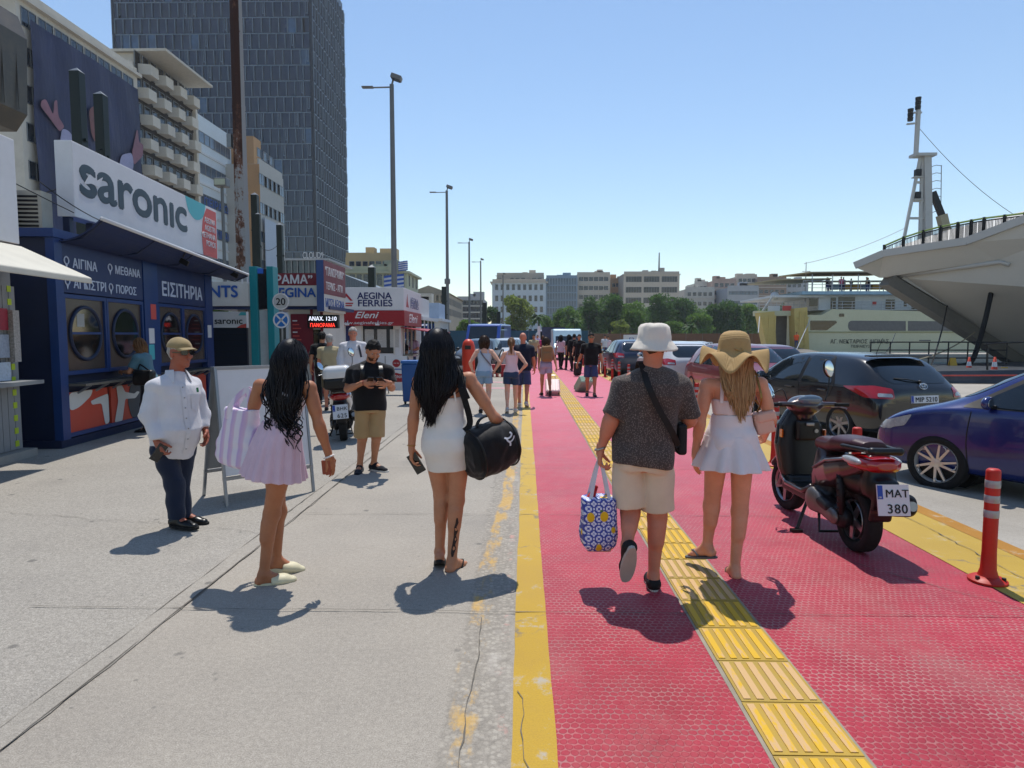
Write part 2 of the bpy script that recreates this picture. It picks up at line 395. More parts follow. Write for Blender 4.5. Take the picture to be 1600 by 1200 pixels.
sheet('water', [(20.3, -60), (410, -60), (410, 66), (20.3, 66)], -1.0, M_water)
k = NT('tactile_tile')
oi = k.n('ShaderNodeObjectInfo'); base = k.ramp(oi.outputs['Random'], [(0, '#a58531'), (.5, '#b28f2c'), (1, '#9b8139')])
dirt = k.ramp(k.noise(7, 6, .7), [(.4, 0), (.75, .5)]); c = k.mix(dirt, base, '#8f8258'); k.base(c, .7, 0, .35); k.bump(k.noise(150, 3), .3, .003); M_tile = k.m
k = NT('tactile_rib')
oi = k.n('ShaderNodeObjectInfo'); n_ = k.noise(5.5, 4, .7, k.mapping((3.5, .8, 1)))
wv = k.math('ADD', n_, k.math('MULTIPLY', k.math('SUBTRACT', oi.outputs['Random'], .5), .3))
k.base(k.ramp(wv, [(.44, '#cb9f0c'), (.52, '#c29c68')]), .6, 0, .4); M_rib = k.m
strip('tactile_strip', .955, 1.345, -2, 60, .007, pm('tile_bed', '#8f8676', .9, var=.2, scale=8))
mb = MB(); mb.box2((-.178, .003, 0), (.178, .369, .006)); mb.cur = 1
for i in range(6):
 x = -.148+i*.0592; mb.prism([(x-.016, .02), (x+.016, .02), (x+.016, .352), (x-.016, .352)], .010)
tile_me = mb.mesh('tile'); tile_me.materials.append(M_tile); tile_me.materials.append(M_rib)
strip_o = bpy.data.objects['tactile_strip']
for i in range(110):
 o = link('tile', tile_me, None, strip_o); o.location = (1.15+random.uniform(-.004, .004), -.9+i*.373, .0072); o.rotation_euler = (0, 0, random.uniform(-.006, .006))
mb = MB(); mb.box2((-.178, 0, .0072), (.178, 19, .012)); far_tile = mb.build('tile', M_tile, strip_o); far_tile.location = (1.15, 40.2, 0); far_tile['kind'] = 'stuff'
# -- SOFT BODIES: distance fields turned into one continuous surface
def smin(a, b, k):
 if k <= 0: return np.minimum(a, b)
 h = np.clip(.5+.5*(a-b)/k, 0, 1); return a*(1-h)+b*h-k*h*(1-h)
def A(v): return np.array(v, np.float32)
class Field:
 def __init__(s, lo, hi, vox):
  s.lo = A(lo)-2*vox; s.vox = vox; s.n = np.maximum(4, np.ceil((A(hi)-s.lo)/vox).astype(int)+3); s.d = np.full(s.n, 1.0, np.float32)
 def grid(s, lo, hi):
  a = np.clip(np.floor((A(lo)-s.lo)/s.vox).astype(int), 0, s.n-1); b = np.clip(np.ceil((A(hi)-s.lo)/s.vox).astype(int)+1, a+1, s.n)
  sl = tuple(slice(a[i], b[i]) for i in range(3)); ax = [s.lo[i]+np.arange(a[i], b[i], dtype=np.float32)*s.vox for i in range(3)]
  return sl, ax[0][:, None, None], ax[1][None, :, None], ax[2][None, None, :]
 def put(s, sl, d, k, op='u'):
  if op == 'u': s.d[sl] = smin(s.d[sl], d, k)
  elif op == 's': s.d[sl] = -smin(-s.d[sl], d, k)
  elif op == 'i': s.d[sl] = np.maximum(s.d[sl], d)
 def cone(s, a, b, ra, rb=None, k=.015, op='u', flat=None):
  """tapered capsule; flat=(dir, factor) squashes it along dir"""
  a = A(a); b = A(b); rb = ra if rb is None else rb; m = max(ra, rb)+k+s.vox*2
  sl, X, Y, Z = s.grid(np.minimum(a, b)-m, np.maximum(a, b)+m); ba = b-a; L2 = max(1e-9, float(ba @ ba))
  px, py, pz = X-a[0], Y-a[1], Z-a[2]
  t = np.clip((px*ba[0]+py*ba[1]+pz*ba[2])/L2, 0, 1); qx, qy, qz = px-t*ba[0], py-t*ba[1], pz-t*ba[2]
  if flat is not None:
   f = A(flat[0]); f = f/np.linalg.norm(f); q = qx*f[0]+qy*f[1]+qz*f[2]; e = 1/flat[1]-1
   qx, qy, qz = qx+q*f[0]*e, qy+q*f[1]*e, qz+q*f[2]*e
  s.put(sl, np.sqrt(qx*qx+qy*qy+qz*qz)-(ra+(rb-ra)*t), k, op); return s
 def ell(s, c, r, M=None, k=.015, op='u'):
  c = A(c); m = max(r)+k+s.vox*2; sl, X, Y, Z = s.grid(c-m, c+m); p = (X-c[0], Y-c[1], Z-c[2])
  if M is not None: p = [p[0]*M[i][0]+p[1]*M[i][1]+p[2]*M[i][2] for i in range(3)]
  q = np.sqrt((p[0]/r[0])**2+(p[1]/r[1])**2+(p[2]/r[2])**2)
  s.put(sl, (q-1)*min(r), k, op); return s
 def box(s, c, h, M=None, r=.0, k=.0, op='u'):
  c = A(c); m = float(np.linalg.norm(h))+k+r+s.vox*2; sl, X, Y, Z = s.grid(c-m, c+m); p = (X-c[0], Y-c[1], Z-c[2])
  if M is not None: p = [p[0]*M[i][0]+p[1]*M[i][1]+p[2]*M[i][2] for i in range(3)]
  q = [np.abs(p[i])-(h[i]-r) for i in range(3)]
  d = np.sqrt(sum(np.maximum(x, 0)**2 for x in q))+np.minimum(np.maximum(np.maximum(q[0], q[1]), q[2]), 0)-r
  s.put(sl, d, k, op); return s
 def loft(s, o, ax, side, prof, k=.02, op='u', e=2.0, fold=None):
  """stack of ovals along ax from o. prof rows: (t metres, half width, half depth, forward shift[, side shift]); side = local x; depth = ax x side"""
  o = A(o); ax = A(ax); ax = ax/np.linalg.norm(ax); side = A(side); side = side-ax*(side @ ax); side = side/np.linalg.norm(side); dep = np.cross(ax, side)
  P = np.array([list(p)+[0]*(5-len(p)) for p in prof], np.float32); m = float(P[:, 1:3].max()+np.abs(P[:, 3:]).max())+k+s.vox*3
  e0 = o+ax*P[0, 0]; e1 = o+ax*P[-1, 0]; sl, X, Y, Z = s.grid(np.minimum(e0, e1)-m, np.maximum(e0, e1)+m)
  px, py, pz = X-o[0], Y-o[1], Z-o[2]
  t = px*ax[0]+py*ax[1]+pz*ax[2]; u = px*side[0]+py*side[1]+pz*side[2]; v = px*dep[0]+py*dep[1]+pz*dep[2]
  T = P[:, 0]; a = np.interp(t, T, P[:, 1]); b = np.interp(t, T, P[:, 2]); v = v-np.interp(t, T, P[:, 3]); u = u-np.interp(t, T, P[:, 4])
  if fold is not None:
   th = np.arctan2(v, u); f = 1+fold(th, (t-T[0])/(T[-1]-T[0])); a = a*f; b = b*f
  if e == 2: q = np.sqrt((u/a)**2+(v/b)**2)
  else: q = (np.abs(u/a)**e+np.abs(v/b)**e)**(1/e)
  d = (q-1)*np.minimum(a, b); d = np.maximum(d, np.maximum(T[0]-t, t-T[-1])).astype(np.float32)
  s.put(sl, d, k, op); return s
 def cut(s, p, n):
  """drop everything on the side n points to"""
  n = A(n); n = n/np.linalg.norm(n); sl, X, Y, Z = s.grid(s.lo, s.lo+s.n*s.vox)
  s.d = np.maximum(s.d, (X-p[0])*n[0]+(Y-p[1])*n[1]+(Z-p[2])*n[2]); return s
 def noise(s, amp, freq, seed=1, stretch=(1, 1, 1), n=7):
  rs = np.random.RandomState(seed); sl, X, Y, Z = s.grid(s.lo, s.lo+s.n*s.vox); near = np.abs(s.d) < .06; acc = np.zeros_like(s.d)
  for i in range(n):
   d = rs.randn(3)*A(stretch); d = d/np.linalg.norm(d)*freq*rs.uniform(.6, 1.6); acc += np.sin(X*d[0]+Y*d[1]+Z*d[2]+rs.uniform(0, 6.28)+.8*np.sin(X*d[1]*.7-Z*d[0]*.6+i))
  s.d = np.where(near, s.d+acc*(amp/math.sqrt(n)), s.d); return s
 def shell(s, th): s.d = np.maximum(s.d, -(s.d+th)); return s
 def mesh(s, smooth=1):
  d = s.d; S = d < 0; nx, ny, nz = d.shape
  c = np.zeros((nx-1, ny-1, nz-1), np.int8); offs = [(i, j, k) for i in (0, 1) for j in (0, 1) for k in (0, 1)]
  for i, j, k in offs: c += S[i:nx-1+i, j:ny-1+j, k:nz-1+k]
  mask = (c > 0) & (c < 8); idx = np.argwhere(mask); pos = np.zeros((len(idx), 3), np.float32); cnt = np.zeros(len(idx), np.float32)
  I, J, K = idx.T
  for a in offs:
   for ax in range(3):
    if a[ax]: continue
    b = list(a); b[ax] = 1
    d0 = d[I+a[0], J+a[1], K+a[2]]; d1 = d[I+b[0], J+b[1], K+b[2]]; x = (d0 < 0) != (d1 < 0)
    t = np.where(x, d0/np.where(x, d0-d1, 1), 0); p = np.tile(A(a), (len(idx), 1)); p[:, ax] = t
    pos += p*x[:, None]; cnt += x
  V = s.lo+(idx+pos/np.maximum(cnt, 1)[:, None])*s.vox
  gid = np.full(mask.shape, -1, np.int32); gid[mask] = np.arange(len(idx)); F = []
  for ax in range(3):
   o1, o2 = (ax+1) % 3, (ax+2) % 3
   s0 = [slice(1, -1)]*3; s0[ax] = slice(0, -1); s1 = list(s0); s1[ax] = slice(1, None)
   a, b = S[tuple(s0)], S[tuple(s1)]; e = np.argwhere(a != b)
   if not len(e): continue
   sg = a[tuple(e.T)]; e = e.copy(); e[:, o1] += 1; e[:, o2] += 1
   def q(du, dv):
    f = e.copy(); f[:, o1] -= du; f[:, o2] -= dv; return gid[tuple(f.T)]
   Q = np.stack([q(1, 1), q(0, 1), q(0, 0), q(1, 0)], 1); Q[~sg] = Q[~sg][:, ::-1]; F.append(Q)
  F = np.concatenate(F); F = F[(F >= 0).all(1)]
  for _ in range(smooth):
   acc = np.zeros_like(V); n = np.zeros(len(V), np.float32)
   for i in range(4):
    a, b = F[:, i], F[:, (i+1) % 4]
    for ch in range(3): acc[:, ch] += np.bincount(a, V[b, ch], len(V))+np.bincount(b, V[a, ch], len(V))
    n += np.bincount(a, minlength=len(V))+np.bincount(b, minlength=len(V))
   V = V*.5+.5*acc/np.maximum(n, 1)[:, None]
  return V.astype(np.float32), F
def np_mesh(name, V, F, smooth=True):
 me = bpy.data.meshes.new(name); n = len(F); me.vertices.add(len(V)); me.vertices.foreach_set('co', V.ravel())
 me.loops.add(n*4); me.loops.foreach_set('vertex_index', F.astype(np.int32).ravel()); me.polygons.add(n)
 me.polygons.foreach_set('loop_start', np.arange(0, n*4, 4, dtype=np.int32)); me.polygons.foreach_set('loop_total', np.full(n, 4, np.int32))
 me.update(calc_edges=True); me.polygons.foreach_set('use_smooth', [smooth]*n); me.validate(); return me
def soft(name, fields, m, parent=None, smooth=1):
 fields = fields if isinstance(fields, list) else [fields]; Vs = []; Fs = []; n = 0
 for f in fields:
  V, F = f.mesh(smooth); Vs.append(V); Fs.append(F+n); n += len(V)
 return link(name, np_mesh(name, np.concatenate(Vs), np.concatenate(Fs)), m, parent)
# -- TICKET KIOSKS AND SIGNS
M_blkplastic = pm('black_plastic', '#0c0c0d', .4, var=.1, bump=.1)
M_ink_ = pm('fascia_ink', '#15161a', .5, var=.03)
M_blue = pm('kiosk_blue', '#10336a', .42, var=.1, scale=2, dirt='#0c2250', dirt_amt=.4); M_blued = pm('kiosk_dark_blue', '#0b1c3c', .5, var=.12, dirt='#0a1530', dirt_amt=.4); M_blue2 = pm('kiosk_panel_blue', '#182b56', .5, var=.06)
M_brown = pm('smoked_panel', '#4a3f38', .22, var=.12, scale=1.5, spec=.6, dirt='#62574c', dirt_amt=.3); M_dkglass = glass('booth_glass', '#0d1216', .05, .8, .3); M_white = pm('sign_white', '#cdced0', .5, var=.03, dirt='#a9a69f', dirt_amt=.25, dscale=.8); M_ltext = pm('text_pale', '#b9c4d6', .5, var=.02); M_slate = pm('slate_lettering', '#2f3f49', .5, var=.05); M_coral = pm('coral_panel', '#c24a42', .5, var=.05); M_aqua = pm('aqua_panel', '#4aa9b0', .5, var=.05); M_alu = pm('brushed_alu', '#8f9499', .38, .7, var=.08); M_steel = pm('galvanised', '#7c7f80', .45, .6, var=.12, scale=6)
M_navyc = cloth_navy = pm('awning_navy', '#1a2a52', .75, var=.15, bump=.2, bscale=300); M_orange_red = pm('mural_red', '#b8432f', .55, var=.04); M_offwhite = pm('mural_white', '#c5c5c2', .55, var=.04); M_charcoal = pm('mural_charcoal', '#3b4047', .55, var=.05); M_counter = pm('steel_counter', '#77736a', .35, .5)
def panel(parent, name, m, y0, y1, z0, z1, x, th=.02): return MB().box2((x, y0, z0), (x+th, y1, z1)).build(name, m, parent)
def FM(x, y, z): return frame((x, y, z), (0, 1, 0), (0, 0, 1))           # lettering on a facade that looks along +X... reads along +Y
KB = G(95, 701); KROT = R(4.5)
def blue_kiosk():
 t = thing('ticket_kiosk', 'dark blue ticket kiosk with four porthole windows and big white saronic sign on top', 'kiosk', KB, KROT); L = 5.6; H = 3.05
 MB().box2((-2.4, .02, .12), (-.06, L-.02, H)).build('wall', M_blued, t); MB().box2((-2.5, -.04, 0), (.04, L+.05, .12)).build('plinth', pm('kiosk_plinth', '#0b1a3c', .6), t)
 for y0, y1 in ((-.02, .16), (2.50, 3.03), (L-.36, L+.02)): MB().box2((-.06, y0, .12), (.06, y1, H)).build('pillar', M_blue, t)
 MB().box2((-2.45, -.06, H), (.08, L+.06, H+.12)).build('roof', M_blue, t)
 h1 = panel(t, 'header_board', M_blue2, .17, 2.49, 2.28, H-.02, .0, .045); h2 = panel(t, 'header_board', M_blue2, 3.04, L-.37, 2.28, H-.02, .0, .045)
 for s_, y, z, sz in (('ΑΙΓΙΝΑ', .42, 2.66, .20), ('ΑΓΚΙΣΤΡΙ', .42, 2.36, .20), ('ΜΕΘΑΝΑ', 1.58, 2.68, .19), ('ΠΟΡΟΣ', 1.58, 2.36, .19)):
  text(s_, FM(.045, y, z), sz, M_ltext, h1, .012)
  mb = MB(); c = V3((.052, y-.15, z+sz*.45)); mb.tube([c+V3((0, .055*math.cos(a), .055*math.sin(a))) for a in np.linspace(0, 6.283, 13)[:-1]], .011, 4, closed=True); mb.quad(c+V3((0, -.035, -.04)), c+V3((0, 0, -.13)), c+V3((0, .035, -.04))); mb.build('pin_mark', M_ltext, h1)
 text('ΕΙΣΙΤΗΡΙΑ', FM(.045, 3.2, 2.42), .37, M_ltext, h2, .02, width=1.85)
 for y0, y1 in ((.2, 1.22), (1.33, 2.42), (3.09, 4.05), (4.16, 5.19)):
  p = panel(t, 'window_panel', M_brown, y0, y1, 1.12, 2.2, -.015, .03); c = (y0+y1)/2; r = .385
  for a, b in (((-.01, y0-.05, 1.06), (.05, y0, 2.26)), ((-.01, y1, 1.06), (.05, y1+.05, 2.26)), ((-.01, y0, 2.2), (.05, y1, 2.26)), ((-.01, y0, 1.06), (.05, y1, 1.12))): MB().box2(a, b).build('window_frame', M_blue, p)
  b = MB(); b.lathe([(0, .022), (r, .022), (r, 0), (0, 0)][::-1], 36, frame((.012, c, 1.68), (0, 1, 0), (0, 0, 1)), False); g = b.build('porthole', M_dkglass, p)
  MB().tube([V3((.03, c+(r+.015)*math.cos(a), 1.68+(r+.015)*math.sin(a))) for a in np.linspace(0, 6.283, 41)[:-1]], .028, 8, closed=True).build('porthole_ring', M_blued, g, True)
  MB().box2((.034, c-r, 1.665), (.05, c+r, 1.70)).build('glazing_bar', M_blue, g)
  b = MB(); b.box2((.036, c-r*.6, 1.78), (.037, c-r*.1, 1.98)); b.build('notice', pm('paper', '#9a9a94', .8), g) if y0 < 1 else None
 for y0, y1 in ((.17, 2.49), (3.04, L-.37)):
  sh = MB().box2((.02, y0, .90), (.30, y1, .935)).build('counter_shelf', M_counter, t)
  for i in range(5): yy = y0+.2+(y1-y0-.4)*i/4; MB().bar((.06, yy, .78), (.26, yy, .90), .02, .03).build('bracket', M_alu, sh)
 for i, (y0, y1) in enumerate(((.2, 1.24), (1.33, 2.42), (3.09, 4.05), (4.16, 5.19))):
  p = panel(t, 'mural_panel', M_orange_red, y0, y1, .2, .80, -.01, .035)
  def shape(m, pts, off=.004): MB().prism([(a, b) for a, b in pts], .003, frame((.026+off, y0, .2), (0, 1, 0), (0, 0, 1))).build('mural_shape', m, p)
  w_ = y1-y0
  if i == 0:
   shape(M_offwhite, rounded([(0, .6), (0, .32), (.25, .36), (.55, .5), (.62, .6)], .1)); shape(M_offwhite, rounded([(w_-.5, .42), (w_-.46, .36), (w_-.2, .36), (w_-.12, .0), (w_, .02), (w_, .5), (w_-.3, .46)], .05))
  elif i == 1:
   shape(M_charcoal, rounded([(.62, .6), (.5, .3), (.62, 0), (w_, 0), (w_, .6)], .08)); shape(M_offwhite, rounded([(.16, .6), (.2, .34), (.06, .0), (.3, .0), (.42, .36), (.76, .34), (.92, .44), (.82, .46), (.74, .42), (.42, .48), (.34, .6)], .04), .008)
  elif i == 2: shape(M_offwhite, rounded([(0, .3), (.4, .25), (.7, .55), (.3, .6), (0, .6)], .1))
  MB().box2((-.01, y0-.05, .14), (.05, y1+.05, .2)).build('sill_rail', M_blue, t)
 MB().box2((-1.9, -.012, 1.35), (-1.2, .02, 2.25)).build('side_window', pm('yellowed_blind', '#7a6d22', .6, var=.15), t)
 for a, b in (((-1.98, -.03, 1.27), (-1.12, .02, 1.35)), ((-1.98, -.03, 2.25), (-1.12, .02, 2.33)), ((-1.98, -.03, 1.35), (-1.9, .02, 2.25)), ((-1.2, -.03, 1.35), (-1.12, .02, 2.25))): MB().box2(a, b).build('window_trim', M_blued, t)
 f = MB().box2((-.75, .0, 3.17), (-.58, .15, 4.1)).build('sign_post', M_blue, t); MB().box2((-2.2, -.02, 3.98), (-.75, .13, 4.12)).build('sign_beam', M_blue, t)
 for i in range(9): MB().box2((-.2, .65+i*.6, 3.17), (-.1, .75+i*.6, 3.45)).build('sign_support', M_blued, t)
 n = 10; prof = [(.06+.60*(i/n), 3.0+.06*(i/n)+.26*(i/n)**2.2) for i in range(n+1)]; mb = MB(); v = []; y0, y1 = .1, 6.3
 for x, z in prof: dz = -.24*(x-.06)/.6; v += [(x, y0, z), (x, y1, z+dz), (x, y1, z+dz+.02), (x, y0, z+.02)]
 fs = []
 for i in range(n):
  a = 4*i; fs += [(a, a+1, a+5, a+4), (a+3, a+7, a+6, a+2), (a, a+4, a+7, a+3), (a+1, a+2, a+6, a+5)]
 mb.add(v, fs); aw = mb.build('awning', M_navyc, t, False); MB().tube([(prof[-1][0]+.01, y0, prof[-1][1]+.012), (prof[-1][0]+.01, y1, prof[-1][1]-.228)], .03, 8).build('awning_tube', M_white, aw, True)
 for y in (.15, 1.7, 3.2, 4.7, 6.25): MB().tube([(prof[0][0], y, 3.0), (.36, y, 3.06-.02*y), (prof[-1][0], y, prof[-1][1]-.01-.04*y)], .014, 6).build('awning_arm', M_blued, aw)
 for y in (2.9, 5.5):
  l = MB().box((.62, y, 3.02), (.16, .05, .10), Matrix.Rotation(.5, 3, 'Y')).build('floodlight', M_blkplastic, aw); MB().tube([(.60, y, 3.11), (.66, y, 3.22)], .012, 5).build('lamp_bracket', M_blkplastic, l)
 ac = MB().box2((-.95, .25, 3.17), (-.25, .5, 3.75)).build('air_conditioner', pm('ac_cream', '#a9a698', .5), t)
 for i in range(8): MB().box2((-.9, .24, 3.23+i*.06), (-.3, .25, 3.26+i*.06)).build('louvre', M_blkplastic, ac)
 for y, z, m_ in ((2.62, 1.5, M_white), (2.72, 1.95, M_coral), (2.6, 1.2, M_aqua), (5.3, 1.6, M_white)): MB().box2((.06, y, z), (.064, y+.2, z+.28)).build('notice', m_, t)
 sg = MB().box2((-.28, .66, 3.45), (-.02, 6.25, 4.59)).build('sign_box', M_white, t, bevel=.012)
 me = text_mesh('saronıc', .98, .03, 0, .004, 'LEFT', .96, 3.75); M = FM(-.02, .78, 3.84) @ Matrix.Translation((0, 0, .004)); me.transform(M); link('lettering', me, M_slate, sg)
 mb = MB(); mb.prism(rounded([(.45, .66), (.62, .86), (.82, .80), (1.0, .9), (.86, .70), (.66, .72)], .03), .003, FM(-.02, .40, 3.28) @ Matrix.Translation((.06, .05, .0095))); mb.build('dolphin_mark', M_white, sg)
 def curve(pts): return [(p.x, p.y) for p in spline([V3((a, b, 0)) for a, b in pts], 6)]
 mb = MB(); mb.prism(curve([(4.0, 1.135), (4.15, .85), (4.5, .72), (4.88, .84), (5.05, 1.135)])[::1], .003, FM(-.02, .56, 3.45)); mb.build('aqua_shape', M_aqua, sg)
 mb = MB(); mb.prism(curve([(5.45, .005), (5.40, .4), (5.5, .85), (5.75, 1.14)])[::-1]+[(5.45, .005), (6.395, .005), (6.395, 1.14), (5.75, 1.14)][1:3]+[(6.395, 1.14)] if False else [(4.85, .005), (5.635, .005), (5.635, 1.08), (5.1, 1.08)]+curve([(5.1, 1.08), (4.88, .8), (4.80, .4), (4.85, .005)])[1:-1], .003, FM(-.018, .56, 3.45)); mb.build('coral_shape', M_coral, sg)
 text('AEGINA\nAGISTRI\nMETHANA\nPOROS', FM(-.02, 6.12, 4.2), .175, M_white, sg, .008, off=.008, align='RIGHT', line=.98, spacing=.95)
 mb = MB(); mb.tube(catenary((.0, .6, 3.5), (-.5, -1.9, 4.1), .02), .008, 4); mb.tube(catenary((-.3, .3, 3.9), (.6, 1.3, 3.3), .12), .008, 4); mb.build('cable', M_blkplastic, t)
 return t
blue_kiosk()
# -- grey kiosk at the left edge
def grey_kiosk():
 p = G(35, 714); t = thing('ticket_kiosk', 'grey panelled kiosk with white fascia and cream awning at the left edge', 'kiosk', (p.x, p.y, 0), KROT); g = pm('grey_cladding', '#7d8082', .5, var=.06, dirt='#5f6264', dirt_amt=.3); L = 3.6
 MB().box2((-2.2, -L, .1), (-.03, 0, 2.85)).build('wall', g, t); MB().box2((-2.3, -L-.05, 0), (.14, .10, .11)).build('plinth', pm('grey_plinth', '#8d8a83', .8), t)
 for i in range(30): MB().box2((-.03, -L+.03+i*.12, .12), (.0, -L+.14+i*.12, 2.3)).build('cladding_board', g, t)
 for i in range(13): MB().box2((-.0, -.12, .16+i*.172), (.006, -.05, .24+i*.172)).build('marker_square', pm('lime_marker', '#a3b912', .5), t)
 sh = MB().box2((0, -L, 1.0), (.30, .06, 1.05)).build('counter_shelf', g, t); MB().box2((.01, -L, 1.25), (.03, -.35, 2.2)).build('window', M_dkglass, t)
 for i, (z0, z1, m) in enumerate(((1.72, 2.0, '#8a2436'), (1.36, 1.66, '#8d97a8'), (1.06, 1.3, '#a7b3c2'))): MB().box2((.03, -.52, z0), (.05, -.2, z1)).build('leaflet', pm('leaflet_%d' % i, m, .5, var=.2, scale=30), t)
 MB().box2((.02, -.18, 1.3), (.10, -.06, 1.98)).build('leaflet_rack', pm('rack_print', '#8d8a88', .6, var=.4, scale=40), t)
 f = MB().box2((-2.3, -L-.1, 2.86), (.10, .03, 4.22)).build('fascia', M_white, t, bevel=.01)
 text('ταξιδιωτικό r', FM(.10, -.39, 3.62), .46, M_ink_, f, .02, align='RIGHT'); text('έκδοση εισιτηρίων ος', FM(.10, -.39, 3.02), .22, M_ink_, f, .0, align='RIGHT')
 cr = pm('cream_awning', '#c2beb0', .6, var=.06, dirt='#9c978a', dirt_amt=.25); mb = MB(); y0, y1 = -L-.1, .05
 v = [(.1, y0, 2.84), (1.0, y0, 2.42), (1.0, y0, 2.34), (.1, y0, 2.62)]; v = v+[(a, y1, c) for a, b, c in v]; mb.add(v, [(0, 1, 2, 3), (7, 6, 5, 4), (0, 4, 5, 1), (1, 5, 6, 2), (2, 6, 7, 3), (3, 7, 4, 0)]); mb.build('awning', cr, t, bevel=.015)
 return t
grey_kiosk()
# -- sign totem beside the blue kiosk
def P2(px, Y, z=0): p = W(px, 560, Y); return V3((p.x, p.y, z))
def sign_totem():
 Y = 16.0; a = P2(333, Y); b = P2(387, Y); wd = b.x-a.x; t = thing('sign_board', 'narrow dark navy notice board topped by a small white saronic sign', 'sign', a)
 z = lambda py: W(360, py, Y).z
 MB().box2((0, 0, z(575)), (wd, .08, z(512))).build('panel', pm('navy_panel', '#0e1a2a', .4, var=.1), t); s_ = MB().box2((-.01, -.02, z(512)), (wd+.01, .10, z(487))).build('header', M_white, t)
 text('saronıc', frame((.07, -.022, z(506)), (1, 0, 0), (0, 0, 1)), .22, M_ink_, s_, .012, width=wd*.80); MB().prism([(wd*.72, 0), (wd, 0), (wd, .10), (wd*.85, .07)], .002, frame((0, -.022, z(512)), (1, 0, 0), (0, 0, 1))).build('coral_mark', M_coral, s_); MB().prism([(wd*.78, .3), (wd, .3), (wd, .38), (wd*.85, .38)], .002, frame((0, -.022, z(512)), (1, 0, 0), (0, 0, 1))).build('aqua_mark', M_aqua, s_)
 for i in range(7): MB().box2((0, -.008, z(575)+.12+i*.14), (wd, .0, z(575)+.13+i*.14)).build('panel_groove', M_blkplastic, t)
 for x in (.04, wd-.04): MB().cyl((x, .04, 0), (x, .04, z(575)), .03).build('leg', M_blued, t)
 for i in range(5): MB().box2((.05, .03, .12+i*.17), (wd-.05, .06, .15+i*.17)).build('rail', M_steel, t)
 MB().box2((-.05, -.05, 0), (wd+.05, .2, .18)).build('base', M_conc, t)
sign_totem()
def teal_totem():
 Y = 14.6; x0, x1 = P2(393, Y).x, P2(430, Y).x; z = lambda py: W(410, py, Y).z; t = thing('information_totem', 'teal two post information totem with a dark screen', 'totem', (x0, Y, 0)); m = pm('teal_metal', '#117d86', .4, var=.06); wd = x1-x0
 for n, a, b in (('post', 0, .17), ('post', wd-.15, wd)): MB().box2((a, 0, 0), (b, .3, z(416))).build(n, m, t, bevel=.008)
 MB().box2((.17, .06, z(483)), (wd-.15, .2, z(420))).build('screen', pm('dark_screen', '#15171b', .25, var=.1), t); MB().box2((.17, .05, z(427)), (.30, .055, z(419))).build('badge', pm('badge_blue', '#2a63c0', .4), t); MB().box2((.17, .1, z(600)), (wd-.15, .16, z(484))).build('lower_panel', pm('pale_panel', '#a7b0b3', .5), t)
teal_totem()
def road_sign():
 Y = 13.9; c = P2(441, Y); z = lambda py: W(441, py, Y).z; t = thing('road_sign', 'thin pole with a white 20 disc above a blue no stopping disc', 'road sign', c); MB().cyl((0, .03, 0), (0, .03, z(455)), .025).build('pole', M_steel, t); r = .178
 F_ = lambda zz: frame((0, 0, zz), (1, 0, 0), (0, 0, 1))
 d = MB().lathe([(0, -.01), (r, -.01), (r, .004), (0, .004)], 28, F_(z(471)), False).build('disc', pm('disc_grey', '#aeb0ae', .5), t); MB().lathe([(r*.86, .005), (r*.98, .005), (r*.98, .008), (r*.86, .008)], 28, F_(z(471)), False).build('rim', M_white, d); text('20', F_(z(471)) @ Matrix.Translation((0, -.075, .004)), .21, M_ink_, d, .015, align='CENTER')
 d = MB().lathe([(0, -.01), (r, -.01), (r, .004), (0, .004)], 28, F_(z(500)), False).build('disc', pm('disc_blue', '#1f66ad', .45, var=.05), t); MB().lathe([(r*.80, .005), (r*.98, .005), (r*.98, .009), (r*.80, .009)], 28, F_(z(500)), False).build('rim', M_white, d)
 for a in (.8, -.8): MB().box((0, 0, .007), (r*1.62, .034, .004), Matrix.Rotation(a, 3, 'Z')).build('cross_bar', M_white, d).matrix_world = F_(z(500))
road_sign()
